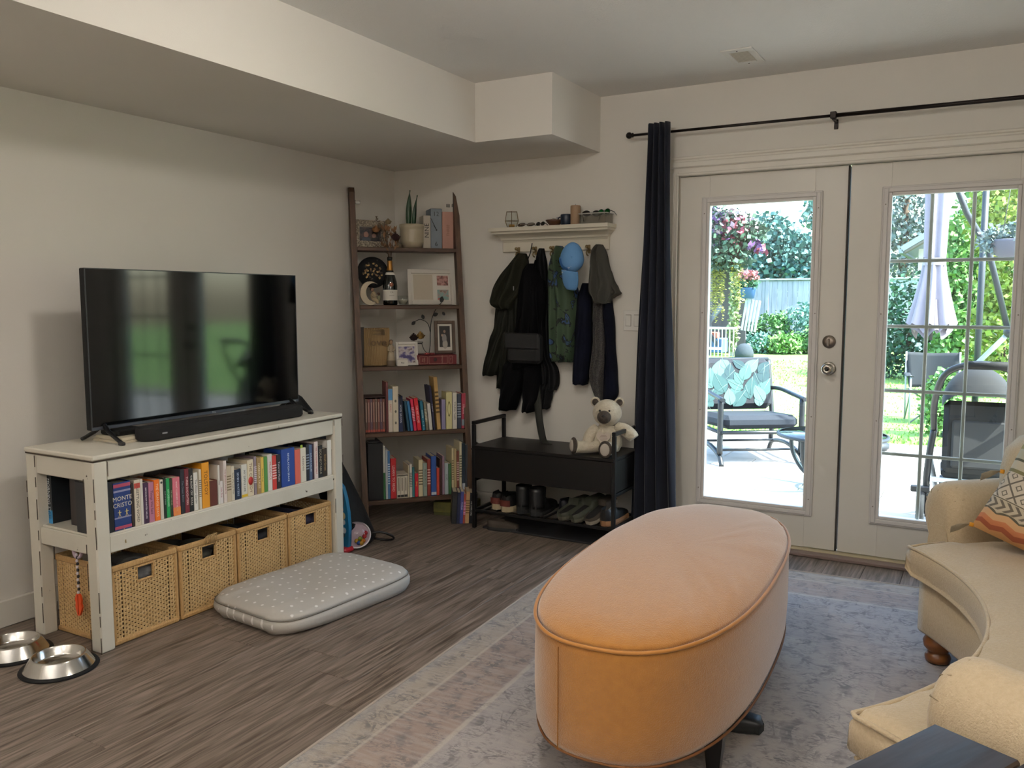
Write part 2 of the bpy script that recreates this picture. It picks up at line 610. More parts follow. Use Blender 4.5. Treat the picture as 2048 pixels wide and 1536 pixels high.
def uplighter(loc, label, power):  # added uplighter, out of view, only there to brighten ceiling and walls
    t = thing('added_uplighter', label, 'lamp', loc)
    obj('base', G().lathe([(.14, 0), (.14, .015), (.12, .025), (.02, .03)], 28), M_bronze, t)
    obj('pole', G().tube([(0, 0, .02), (0, 0, 1.7)], .012, 10), M_bronze, t)
    obj('bowl', G().lathe([(.02, 1.68), (.1, 1.7), (.17, 1.76), (.18, 1.8), (.175, 1.8), (.16, 1.765), (.02, 1.72)], 32, cap=False), plain('#cfc8ba'), t)
    m = bpy.data.materials.new('fill_glow')
    m.use_nodes = True
    b = m.node_tree.nodes['Principled BSDF']
    b.inputs['Emission Color'].default_value = (1, .96, .94, 1)
    b.inputs['Emission Strength'].default_value = power
    obj('fill_disc', G().lathe([(.13, 1.764), (.13, 1.77), (.08, 1.784), (.001, 1.79)], 28), m, t)
uplighter((4.35, -4.9, 0), 'bronze uplighter added unseen for fill light beside the right wall', 720)
uplighter((1.5, -5.7, 0), 'bronze uplighter added unseen for fill light in the open floor', 720)

# curtain rod and curtain
rod = thing('curtain_rod', 'dark bronze curtain rod above the glazed doors', 'curtain rod', (0, -.1, 2.292))
obj('thin_rod', G().tube([(1.745, 0, .004), (2.83, 0, .001)], .0075, 10), M_bronze, rod)
obj('thick_rod', G().tube([(2.83, 0, .001), (4.3, 0, -.006)], .0105, 10), M_bronze, rod)
obj('finial', G(Matrix.Translation((1.733, 0, .005)) @ Matrix.Rotation(radians(90), 4, 'Y')).lathe([(.001, -.019), (.01, -.017), (.0175, -.008), (.019, 0), (.016, .009), (.009, .015), (.013, .018), (.013, .023), (.008, .026)], 20), M_bronze, rod)
br = G()
br.box(2.81, 2.84, -.012, .014, -.014, .02, .003)
br.box(2.818, 2.832, .0, .1, -.02, -.008, .002)
br.box(2.815, 2.835, .094, .1, -.05, .0, .002)
obj('bracket', br, M_bronze, rod)

def curtain():
    t = thing('curtain', 'dark navy curtain gathered at the finial end of the rod', 'curtain', (0, -.1, 0))
    top = 2.345
    def fn(u, v):
        z = .02 + (top - .02) * v
        xl = 1.775 + .06 * v ** .7 - .012 * sin(v * 5)
        xr = 2.058 - .088 * v ** .8 + .006 * sin(v * 7)
        s = u
        amp = .034 - .012 * v
        w = sin(s * 2 * pi * 4 + .5 * sin(v * 3)) * amp + .008 * sin(s * 23 + v * 9)
        bulge = -.03 * (1 - v) * sin(pi * s)
        return (xl + (xr - xl) * s + .006 * sin(s * 2 * pi * 4 + 1.3), -.02 + w + bulge, z)
    obj('cloth', G().sheet(fn, 90, 40, .004), mat('navy_velvet', '#1c1f2a', .85, col2='#161821', vs=3, stretch=(4, 4, .5), sheen=.25, spec=.2), t)
    for k in range(4):
        eg = G()
        eg.M = Matrix.Translation((1.853 + k * .035, .003, 2.292)) @ Matrix.Rotation(radians(90), 4, 'Y')
        eg.lathe([(.014, -.002), (.02, -.002), (.02, .002), (.014, .002)], 16, cap=False)
        obj('eyelet', eg, M_bronze, t)
curtain()

# ------------------------------------------------------------------ tv stand, baskets, television, sound bar
M_chalk = mat('chalky_paint', '#d6d1c4', .7, col2='#cbc5b6', vs=4, bump=.1, bs=60)
def worn():
    """the chalk paint, rubbed through to dark wood in specks"""
    n, L, b = nodes_of(M_chalk)
    tc = n.new('ShaderNodeTexCoord')
    nz = n.new('ShaderNodeTexNoise')
    nz.inputs['Scale'].default_value = 26
    nz.inputs['Detail'].default_value = 5
    r = n.new('ShaderNodeValToRGB')
    r.color_ramp.elements[0].position = .725
    r.color_ramp.elements[1].position = .755
    mx = n.new('ShaderNodeMix')
    mx.data_type = 'RGBA'
    src = b.inputs['Base Color'].links[0].from_socket
    L.new(tc.outputs['Object'], nz.inputs['Vector'])
    L.new(nz.outputs['Fac'], r.inputs[0])
    L.new(r.outputs[0], mx.inputs['Factor'])
    L.new(src, mx.inputs[6])
    mx.inputs[7].default_value = lin('#4a3c2c')
    L.new(mx.outputs[2], b.inputs['Base Color'])
worn()
M_worn = mat('worn_edge', '#3a2d20', .8)
SX0, SX1, SY0, SY1, SZ = .185, .62, -2.716, -1.296, .78
st = thing('tv_stand', 'distressed cream wooden bench shelf under the television', 'tv stand', ((SX0 + SX1) / 2, (SY0 + SY1) / 2, 0))
ox, oy = (SX0 + SX1) / 2, (SY0 + SY1) / 2
def sbox(name, x0, x1, y0, y1, z0, z1, b=.004, m=None):
    return obj(name, G().box(x0 - ox, x1 - ox, y0 - oy, y1 - oy, z0, z1, b), m or M_chalk, st)
sbox('top', SX0 - .004, SX1 + .004, SY0 - .004, SY1 + .004, SZ - .02, SZ, .005)
sbox('top_moulding', SX0, SX1, SY0, SY1, SZ - .026, SZ - .0195, .001, M_worn)
LW = .062
for xa in (SX0, SX1 - LW):
    for ya in (SY0, SY1 - LW):
        lg = sbox('leg', xa, xa + LW, ya, ya + LW, 0, SZ - .025, .006)
        for ex in (0, 1):
            for ey in (0, 1):
                X = xa + ex * LW - ox
                Y = ya + ey * LW - oy
                e = G()
                z = .0
                while z < SZ - .05:
                    h = random.uniform(.02, .12)
                    if random.random() < .45:
                        e.box(X - .0015, X + .0015, Y - .0015, Y + .0015, z, min(z + h, SZ - .03), .001)
                    z += h + random.uniform(.01, .05)
                if e.v: obj('worn_edge', e, M_worn, lg)['kind'] = 'stuff'
sbox('apron', SX1 - .03, SX1 - .006, SY0 + LW, SY1 - LW, SZ - .105, SZ - .025)
sbox('apron', SX0 + .006, SX0 + .03, SY0 + LW, SY1 - LW, SZ - .105, SZ - .025)
sbox('apron', SX0 + LW, SX1 - LW, SY0 + .006, SY0 + .03, SZ - .105, SZ - .025)
sbox('apron', SX0 + LW, SX1 - LW, SY1 - .03, SY1 - .006, SZ - .105, SZ - .025)
sbox('shelf', SX0 + .01, SX1 - .01, SY0 + .02, SY1 - .02, .44, .462, .003)
sbox('shelf_rail', SX1 - .03, SX1 - .008, SY0 + LW, SY1 - LW, .385, .455)
sbox('shelf_rail', SX0 + .008, SX0 + .03, SY0 + LW, SY1 - LW, .385, .455)
sbox('shelf_rail', SX0 + LW, SX1 - LW, SY0 + .008, SY0 + .03, .385, .455)
sbox('shelf_rail', SX0 + LW, SX1 - LW, SY1 - .03, SY1 - .008, .385, .455)

# --- baskets: woven strands are real geometry
M_rattan = mat('rattan', '#bd9a66', .6, col2='#d6b784', vs=30, stretch=(1, 1, 4), rnd=.04)
M_rim = mat('rattan_rim', '#c49f6a', .55, col2='#a88250', vs=60, stretch=(4, 4, .6), bump=.5, bs=90)
def weave_panel(w, h, hole=None):
    """vertical stakes with horizontal weavers passing in front and behind; local x across, z up, front faces -y"""
    g = G()
    nst = int(w / .0135)
    dx = w / nst
    rows = int(h / .0085)
    dz = h / rows
    def inhole(x, z):
        return hole and hole[0] < x < hole[1] and hole[2] < z < hole[3]
    for i in range(nst + 1):
        x = i * dx
        zs = [(0, h)] if not (hole and hole[0] < x < hole[1]) else [(0, hole[2]), (hole[3], h)]
        for a, b in zs:
            g.box(x - .0022, x + .0022, -.002, .002, a, b)
    gapc = (2, nst - 3)
    for r in range(rows):
        z = (r + .5) * dz
        for i in range(nst):
            if i in gapc and r % 2: continue
            x = (i + .5) * dx
            if inhole(x, z): continue
            f = -1 if (i + r) % 2 else 1
            y = .0035 * f
            hh = dz * .46 * random.uniform(.8, 1)
            a = i * dx
            b = a + dx
            g.add([(a, y * .1 - .0, z - hh), (a, 0, z + hh), (x, y - .002, z + hh), (x, y - .002, z - hh), (b, 0, z + hh), (b, 0, z - hh)], [(0, 3, 2, 1), (3, 5, 4, 2)])
    return g
def make_basket(label):
    bw, bd, bh = .312, .36, .325
    t = thing('wicker_basket', label, 'basket', (0, 0, 0), radians(90), 'rattan baskets under the tv stand shelf')
    hole = (bw * .5 - .036, bw * .5 + .036, bh - .088, bh - .034)
    p = weave_panel(bw - .024, bh - .03, (hole[0] - .012, hole[1] - .012, hole[2] - .015, hole[3] - .015))
    fm = mesh_of('weave', p, M_rattan)
    q = weave_panel(bd - .024, bh - .03)
    sm = mesh_of('weave', q, M_rattan)
    obj('front_weave', fm, None, t, (-bw / 2 + .012, 0, .015))['kind'] = 'stuff'
    obj('side_weave', sm, None, t, (-bw / 2 + .004, bd - .012, .015), (0, 0, radians(-90)))['kind'] = 'stuff'
    obj('side_weave', sm, None, t, (bw / 2 - .004, .012, .015), (0, 0, radians(90)))['kind'] = 'stuff'
    obj('back_weave', fm, None, t, (bw / 2 - .012, bd, .015), (0, 0, radians(180)))['kind'] = 'stuff'
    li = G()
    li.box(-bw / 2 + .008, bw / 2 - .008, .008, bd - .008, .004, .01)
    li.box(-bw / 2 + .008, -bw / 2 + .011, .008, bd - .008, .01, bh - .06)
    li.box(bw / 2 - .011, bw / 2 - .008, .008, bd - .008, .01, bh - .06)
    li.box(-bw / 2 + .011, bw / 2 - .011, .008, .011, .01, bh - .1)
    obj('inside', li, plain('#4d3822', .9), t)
    for (x0, x1, y0, y1, z0, z1, nm) in ((-bw / 2, bw / 2, -.008, .01, bh - .026, bh, 'rim'), (-bw / 2, bw / 2, bd - .01, bd + .008, bh - .026, bh, 'rim'), (-bw / 2 - .004, -bw / 2 + .014, 0, bd, bh - .026, bh, 'rim'), (bw / 2 - .014, bw / 2 + .004, 0, bd, bh - .026, bh, 'rim'),
                                       (-bw / 2, bw / 2, -.008, .01, 0, .024, 'foot_rim'), (-bw / 2 - .004, -bw / 2 + .014, 0, bd, 0, .024, 'foot_rim'), (bw / 2 - .014, bw / 2 + .004, 0, bd, 0, .024, 'foot_rim')):
        obj(nm, G().box(x0, x1, y0, y1, z0, z1, .007), M_rim, t)
    for sx in (-1, 1):
        obj('corner_post', G().box(sx * (bw / 2 - .008) - .009, sx * (bw / 2 - .008) + .009, -.006, .012, .015, bh - .02, .005), M_rim, t)
    hf = G()
    x0, x1, z0, z1 = -.036, .036, hole[2], hole[3]
    hf.box(x0 - .006, x0, -.006, .01, z0 - .006, z1 + .006, .002)
    hf.box(x1, x1 + .006, -.006, .01, z0 - .006, z1 + .006, .002)
    hf.box(x0, x1, -.006, .01, z0 - .006, z0, .002)
    hf.box(x0, x1, -.006, .01, z1, z1 + .006, .002)
    obj('handle_hole', hf, M_rim, t)
    return t
bk = make_basket('rattan basket with an orange tassel hanging at its side')
# handle hole: local -y is the front; front faces +x in the room
bk.location = (.595, -2.4915, 0)
bys = (-2.169, -1.8465, -1.524)
blabels = ('rattan basket with frayed cane above its handle hole', 'rattan basket with a dark empty handle hole, third from the wall end', 'rattan basket beside the leg near the blue play panel')
for yy, lb in zip(bys, blabels):
    cp(bk, None, (.595, yy, 0), None, lb)
# what is in the baskets
def lumps(name, label, cat, col, c, r, n=5, seed=1):
    rr = random.Random(seed)
    g = G()
    for k in range(n):
        a = rr.random() * 6.28
        g.ell((c[0] + r[0] * .5 * cos(a), c[1] + r[1] * .5 * sin(a), c[2] + rr.uniform(-.3, .3) * r[2]), (r[0] * .6, r[1] * .6, r[2] * .7), 14, 8)
    o = obj(name, g, mat('cloth_' + col.lstrip('#'), col, .9, col2='#2a2a2e', vs=14, bump=.4, bs=40))
    return tag(o, label, cat)
lumps('folded_cloth', 'grey cloth showing in the basket with the orange tassel', 'cloth', '#77797a', (.42, -2.47, .245), (.15, .12, .06), 6, 3)
lumps('folded_cloth', 'dark purple cloth inside the basket beside the blue play panel', 'cloth', '#2d2440', (.42, -1.49, .245), (.15, .13, .06), 6, 5)
lumps('toy_heap', 'dark toys heaped in the basket with the empty handle hole', 'toys', '#1d1c22', (.42, -1.838, .245), (.15, .13, .05), 6, 7)
lumps('toy_heap', 'green and maroon toys in the basket with the frayed cane', 'toys', '#3f3a1e', (.42, -2.183, .245), (.15, .13, .05), 6, 9)
tag(obj('frayed_cane', (lambda g: [g.tube([(.606, -2.2 + k * .006, .30), (.612, -2.2 + k * .006 + random.uniform(-.01, .01), .33), (.622, -2.2 + k * .006 + random.uniform(-.02, .02), .345)], .0013, 5) for k in range(12)] and g)(G()), M_rattan), 'tuft of loose cane ends above a basket handle', 'cane')
# toy with beaded cord and orange tassel
tt = thing('toy_tassel', 'orange leaf charm on a beaded cord over the end of a basket', 'toy', (.43, -2.672, .36))
for k in range(13):
    obj('bead', G().ell((0, -.004 + .002 * (k % 2), -.013 * k), (.006, .006, .0065), 10, 6), plain('#16151c' if k % 2 else '#d5cfd6', .35), tt)
obj('charm', G(Matrix.Translation((0, -.004, -.205))).prism([(0, .045), (.012, .04), (.02, .02), (.017, .005), (.022, -.01), (.014, -.03), (.006, -.045), (-.008, -.047), (-.014, -.03), (-.02, -.012), (-.016, .005), (-.021, .02), (-.012, .04)], -.004, .004, 'y'), plain('#d3491a', .4), tt)
obj('vein', G(Matrix.Translation((0, -.004, -.205))).box(-.0015, .0015, -.006, .006, -.04, .04), plain('#a8330f'), tt)
obj('ring', G(Matrix.Rotation(radians(90), 4, 'X')).lathe([(.02, -.005), (.029, -.005), (.029, .005), (.02, .005), (.02, -.005)], 20, (.0, .01, 0), cap=False), plain('#c9b3c4'), tt)

# --- television
TX, TY0, TY1, TZ0, TZ1 = .37, -2.548, -1.358, .835, 1.500
tv = thing('television', 'large flat black television standing on the cream bench', 'television', (TX, (TY0 + TY1) / 2, SZ))
hw = (TY1 - TY0) / 2
z0, z1 = TZ0 - SZ, TZ1 - SZ
obj('housing', G().box(-.03, .004, -hw, hw, z0, z1, .004), M_blackmatte, tv)
obj('rear_bulge', G().box(-.075, -.028, -hw * .7, hw * .7, z0 + .03, z0 + .38, .02), M_blackmatte, tv)
M_screen = mat('tv_screen', '#040406', .07, spec=.55)
obj('screen', G().box(.004, .006, -hw + .004, hw - .004, z0 + .016, z1 - .004), M_screen, tv)
obj('lower_bezel', G().box(.004, .009, -hw, hw, z0, z0 + .014, .002), mat('bezel_grey', '#4a4e57', .35, metal=.4), tv)
obj('side_bezel', G().box(.004, .0075, -hw, -hw + .004, z0, z1), mat('bezel_dark', '#26282c', .4), tv)
obj('side_bezel', G().box(.004, .0075, hw - .004, hw, z0, z1), _mats['bezel_dark'], tv)
obj('top_bezel', G().box(.004, .0075, -hw, hw, z1 - .004, z1), _mats['bezel_dark'], tv)
ROTX = Matrix(((0, 0, 1), (1, 0, 0), (0, 1, 0)))   # text on a face that looks along +x
text('TCL', .012, plain('#c9ccd2', .4), tv, (.0092, .03, z0 + .007), ROTX, 'logo')
text('Roku', .008, plain('#8d9097', .4), tv, (.0092, hw - .03, z0 + .007), ROTX, 'logo')
for yy in (-hw + .06, hw - .06):
    f = G()
    s = -1 if yy < 0 else 1
    f.tube([(-.005, yy, z0 + .02), (.04, yy + s * .005, z0 - .01), (.105, yy + s * .012, .018), (.135, yy + s * .016, .008)], [.011, .009, .008, .008], 8)
    f.tube([(-.005, yy, z0 + .02), (-.05, yy + s * .01, z0 - .012), (-.1, yy + s * .02, .016), (-.12, yy + s * .022, .008)], [.011, .009, .008, .008], 8)
    ft = obj('foot', f, M_black, tv)
    obj('rubber_tip', G().box(.118, .146, yy + s * .016 - .009, yy + s * .016 + .009, 0, .014, .003), plain('#241f1c'), ft)

# --- sound bar, set-top box, white booklets behind it
sb = thing('sound_bar', 'long black sound bar lying in front of the television', 'sound bar', (.49, -1.945, SZ))
def stadium(hx, hy, n=10):
    return [(hx * cos(a), (hy - hx) + hx * sin(a)) for a in [pi * k / n for k in range(n + 1)]] + [(hx * cos(a), -(hy - hx) + hx * sin(a)) for a in [pi + pi * k / n for k in range(n + 1)]]
o1 = stadium(.052, .475)
o2 = [(x * .9, y * .985) for x, y in o1]
obj('body', G().loft([[(x, y, .004) for x, y in o2], [(x, y, .012) for x, y in o1], [(x, y, .05) for x, y in o1], [(x, y, .058) for x, y in o2]]), mat('speaker_cloth', '#0d0c0c', .9, bump=.3, bs=500), sb)
obj('foot_pad', G().box(-.03, .03, -.4, .4, 0, .005), M_blackmatte, sb)
obj('badge', G().box(.0505, .053, -.395, -.37, .028, .034), plain('#8b8b8e', .3), sb)
tag(obj('media_box', G().box(.3, .42, -2.46, -2.33, SZ + .024, SZ + .048, .006), M_black), 'small black media box on a white booklet behind the sound bar', 'media box')
wb = obj('white_booklet', G().box(.28, .47, -2.48, -2.31, SZ, SZ + .01, .001), plain('#b9ae98', .6))
tag(wb, 'cream booklet lying under the black media box', 'booklet')
obj('upper_leaf', G().box(.29, .465, -2.475, -2.315, SZ + .0105, SZ + .0235, .001), plain('#c9bfa9', .6), wb)

# ------------------------------------------------------------------ books
_cov = {}
def book(name, label, cat, group, loc, rz, t, h, d, col, title='', tcol='#ffffff', lean=0, parent=None, hard=False):
    """a book standing on its tail edge: spine at local y=0 facing -y, thickness along +x"""
    c = .0022 if not hard else .003
    g = G()
    g.box(0, c, .0, d, 0, h, .0006)
    g.box(t - c, t, .0, d, 0, h, .0006)
    g.box(0, t, -.0012, c, 0, h, .0015)
    o = obj(name, g, plain(col, .5), parent, (loc[0], loc[1], loc[2] + (t * sin(lean) if lean > 0 else 0)), (0, lean, rz))
    tag(o, label, cat, group)
    obj('pages', G().box(c * .9, t - c * .9, c, d - .004, .003 if hard else .0008, h - (.004 if hard else .0015)), M_page, o)
    if title:
        lines = title.split('|')
        if len(lines) > 1:
            sz = t * .33
            for i, ln in enumerate(lines):
                text(ln, sz, plain(tcol, .6), o, (t / 2, -.0014, h * .66 - i * sz * 1.05), FACE_ROT)
        else:
            sz = min(t * .62, h * 1.35 / max(len(title), 4))
            text(title, sz, plain(tcol, .6), o, (t / 2, -.0014, h * (.5 if len(title) > 9 else .55)), SPINE_ROT)
    return o

def deco(o, t, h, col, a, b, n=1):
    g = G()
    for k in range(n):
        z = a + (b - a) * (k + .5) / n
        hh = (b - a) / n * (1 if n == 1 else .45) / 2
        g.box(.0002, t - .0002, -.0016, -.0006, h * (z - hh), h * (z + hh))
    return obj('spine_band', g, plain(col, .55), o)

def shelf_row(rows, place, rz, depth, where, group, ends, rnd):
    """rows of (description, colour, title, title colour, start, thickness, height[, lean]); each label names both neighbours"""
    names = [ends[0]] + [r[0] for r in rows] + [ends[1]]
    for i, r in enumerate(rows):
        desc, col, ti, tc, s0, t, h = r[:7]
        lean = r[7] if len(r) > 7 else 0
        sh = lambda q: q.split(' with ')[0].split(' fading')[0].split(' leaning')[0]
        label = '%s beside the %s %s' % (desc, sh(names[i]), where)
        if len(label.split()) > 16:
            label = '%s beside the %s' % (desc, sh(names[i]))
        nm = 'hardback_book' if 'hardback' in desc else ('picture_book' if 'picture' in desc or 'board' in desc else 'paperback_book')
        t = max(t - .0008, .004)
        if lean < 0:
            t = t * .86
        d = depth * rnd.uniform(.86, 1.0)
        o = book(nm, label, 'book', group, place(s0), rz, t, h / cos(lean), d, col, ti, tc, lean, hard='hardback' in desc)
        k = desc
        if 'yellow foot' in k: deco(o, t, h, '#d8b52e', .02, .1)
        elif 'red square' in k: deco(o, t, h, '#b84a3e', .82, .93)
        elif 'grey foot' in k: deco(o, t, h, '#7f8f97', .08, .26)
        elif 'silver foot' in k: deco(o, t, h, '#c3c9d2', .02, .09)
        elif 'pale label' in k: deco(o, t, h, '#bcc6cc', .03, .2)
        elif 'blue top' in k: deco(o, t, h, '#4f89b8', .74, .995)
        elif 'fading to orange' in k: deco(o, t, h, '#e08a4a', .005, .22)
        elif 'round mark' in k: obj('round_mark', G(Matrix.Translation((t / 2, -.0008, h * .93)) @ Matrix.Rotation(radians(90), 4, 'X')).lathe([(t * .3, 0), (t * .3, .0008), (.0001, .0009)], 14), plain('#3b3b3b'), o)
        elif 'red dot' in k: obj('red_dot', G(Matrix.Translation((t / 2, -.0008, h * .42)) @ Matrix.Rotation(radians(90), 4, 'X')).lathe([(t * .42, 0), (t * .42, .0008), (.0001, .0009)], 18, sy=1.3), plain('#b8332c'), o)
        elif 'oval' in k: obj('oval', G(Matrix.Translation((t / 2, -.0008, h * .55)) @ Matrix.Rotation(radians(90), 4, 'X')).lathe([(t * .26, 0), (t * .26, .0008), (t * .2, .0008), (t * .2, 0)], 18, cap=False, sy=5), plain('#8b8150'), o)
        elif 'page flag' in k: obj('page_flag', G().box(t * .3, t * .7, .01, .0105, h - .002, h + .014), plain('#9ab23c'), o)
        elif 'leaf drawings' in k:
            for zz in (.2, .45, .68): obj('leaf_drawing', G(Matrix.Translation((t / 2, -.0006, h * zz)) @ Matrix.Rotation(radians(90), 4, 'X')).lathe([(t * .22, 0), (t * .16, .001), (.0001, .0012)], 9, sy=1.4), plain('#6b675a'), o)
        elif 'white dots' in k:
            for zz in (.15, .3, .45): obj('dot', G(Matrix.Translation((t / 2, -.0006, h * zz)) @ Matrix.Rotation(radians(90), 4, 'X')).lathe([(t * .2, 0), (t * .2, .001), (.0001, .0011)], 9), plain('#d9edf2'), o)
        elif 'green picture' in k: deco(o, t, h, '#2f6b3a', .0, .5)
        elif 'blue hardback with cream' in k:
            deco(o, t, h, '#8f8daa', .8, .84); deco(o, t, h, '#8f8daa', .25, .28); deco(o, t, h, '#a9465c', .9, .97); deco(o, t, h, '#a9465c', .03, .09)
            for sx in (-.2, .22):
                f = G(Matrix.Translation((t / 2 + sx * t, -.0018, h * .33)))
                f.ell((0, 0, .016), (.0025, .0006, .003), 8, 6)
                f.box(-.002, .002, -.0006, .0006, .002, .013)
                f.add([(-.002, 0, .003), (.001, 0, .003), (-.004, 0, -.011), (-.006, 0, -.011)], [(0, 1, 2, 3)])
                f.add([(-.001, 0, .003), (.002, 0, .003), (.007, 0, -.01), (.005, 0, -.01)], [(0, 1, 2, 3)])
                f.box(-.008, .008, -.0004, .0004, .008, .0105)
                obj('figure_emblem', f, plain('#d3bd7c'), o)
        elif 'small print' in k or not ti:
            if t > .008: deco(o, t * .98, h, tc, .3, .75, 9 if t < .02 else 6) if rnd.random() < .35 else None

TVBOOKS=[('thick black hardback', '#15161a', '', '#999999', -2.695, 0.073, 0.202), ('thick blue hardback with cream lettering', '#1f3670', 'MONTE|CRISTO', '#d9cdb6', -2.621, 0.076, 0.192), ('thin brown-black paperback', '#2d221e', '', '#99866c', -2.543, 0.013, 0.177), ('cream paperback with a red square', '#d8cdb9', 'UNSETTLING WORD', '#3a3733', -2.529, 0.028, 0.188), ('slim white paperback', '#d9d4ca', '', '#4a4a4a', -2.501, 0.013, 0.188), ('plum paperback with white capitals', '#3d2540', 'BIRMINGHAM WINTER FAILURE', '#e4dfe2', -2.488, 0.024, 0.169), ('mauve pink paperback', '#b5768e', 'Things We Said', '#5b2e46', -2.463, 0.026, 0.166), ('bright orange paperback', '#e8731c', 'THE ORANGE DAYS', '#f2d6b4', -2.436, 0.026, 0.172), ('ivory paperback with a round mark', '#d5cebf', '', '#5a564d', -2.409, 0.017, 0.167), ('thin black-green paperback', '#18241d', 'SCAR OF EMBERS', '#8fa698', -2.391, 0.013, 0.174), ('emerald green paperback', '#1e9350', 'KITCHENLAND', '#bfe6cc', -2.378, 0.018, 0.167), ('dark olive paperback', '#2f3a22', 'THE LIGHT WE SEE', '#b3b38f', -2.36, 0.013, 0.164), ('pink paperback fading to orange', '#cf6f7d', 'WHAT I LEARNED AT HOME', '#f4e4de', -2.346, 0.037, 0.164), ('tall navy-black hardback', '#23242c', 'The Ocean Below', '#7d8291', -2.306, 0.021, 0.193), ('maroon hardback with pale capitals', '#6b1f2b', 'THREE DAUGHTERS', '#e7c9c6', -2.285, 0.023, 0.191), ('black paperback with bold white capitals', '#1d1b19', 'THE SILENT CRY  SOULS', '#ece7dd', -2.262, 0.022, 0.187), ('white paperback with grey lettering', '#dfdcd4', 'The Winter Garden', '#55534f', -2.239, 0.023, 0.166), ('thin cream hardback', '#dcd2bd', '', '#77705f', -2.21, 0.014, 0.176), ('tall golden yellow paperback', '#e39a22', 'TOLSTOY', '#6b3d10', -2.194, 0.041, 0.201), ('short brown cloth hardback', '#5a2b20', '', '#8b6a50', -2.155, 0.044, 0.114), ('white paperback with black heading', '#dedad2', 'HAND', '#222222', -2.107, 0.012, 0.177), ('small white paperback with pink lettering', '#e2dcd8', 'Little Fires', '#b0596b', -2.097, 0.018, 0.103), ('tall pinkish white paperback', '#dccfc9', 'THE BROKEN MIRROR', '#b07a72', -2.075, 0.019, 0.191), ('pale tan paperback', '#c6b79e', '', '#7c6a50', -2.056, 0.025, 0.163), ('cream paperback with small print', '#d8cfba', 'What Was Lost Then', '#5f574a', -2.031, 0.019, 0.159), ('short midnight blue paperback', '#17243c', 'SEVEN WATERS', '#b9c7da', -2.012, 0.038, 0.14), ('white paperback with a yellow foot', '#dad7cc', 'MY SIMPLE LIFE', '#4c4d4e', -1.971, 0.035, 0.156), ('cream paperback with a red dot', '#ddd0b4', 'THE COMEDY', '#7b5a45', -1.934, 0.037, 0.171), ('grey mauve paperback', '#8d7f88', '', '#d6ccd2', -1.895, 0.017, 0.182), ('tan and black paperback', '#a08458', 'HARBOUR TALES', '#efe0bd', -1.877, 0.026, 0.172), ('mustard and cream paperback', '#e0bf5c', 'Summer Fruit', '#4d6b2f', -1.851, 0.019, 0.17), ('leaf green paperback', '#4f8a42', '', '#d8e6cf', -1.831, 0.022, 0.169), ('white paperback with rose lettering', '#e3ddd6', 'PRUDENCE', '#c66d74', -1.808, 0.029, 0.177), ('scarlet paperback', '#c23a33', '', '#f2c9c2', -1.778, 0.027, 0.166), ('slim black paperback with pale script', '#1f1d24', 'Tattered Masks', '#cfcbd3', -1.749, 0.026, 0.166), ('big royal blue hardback with white lettering', '#20418f', 'REVELATION SPACE', '#e6ecf5', -1.718, 0.09, 0.187), ('coral red paperback', '#d96a5a', '', '#7e2d2a', -1.627, 0.038, 0.171), ('ivory paperback with a green page flag', '#e2dccb', 'Lessons', '#7d776a', -1.587, 0.039, 0.173), ('black hardback', '#20242b', '', '#8b93a0', -1.547, 0.021, 0.186), ('slate blue paperback', '#4d6285', 'A PLACE CALLED', '#cdd7e6', -1.525, 0.021, 0.181), ('dark purple paperback', '#3a2638', '', '#a58aa2', -1.502, 0.011, 0.182), ('pinkish white paperback with red capitals', '#e8d8d2', 'THE VANISHING HALF', '#b8433f', -1.489, 0.028, 0.191), ('black paperback with spaced capitals', '#191a1c', 'SOUNDTABLE', '#a79d86', -1.461, 0.034, 0.167), ('dark brown paperback with gold', '#33281f', 'Small Great', '#b79a62', -1.426, 0.032, 0.146), ('bright white paperback', '#e9e6df', '', '#44484f', -1.391, 0.032, 0.185), ('black paperback with a star', '#1c191b', 'The Aliens', '#b9a8a0', -1.359, 0.037, 0.135)]
LAD=dict(x=0.313,y=-0.711,a=0.852,w=0.639,k=0.162,top=2.073,z=[1.69, 1.327, 0.945, 0.538, 0.129])
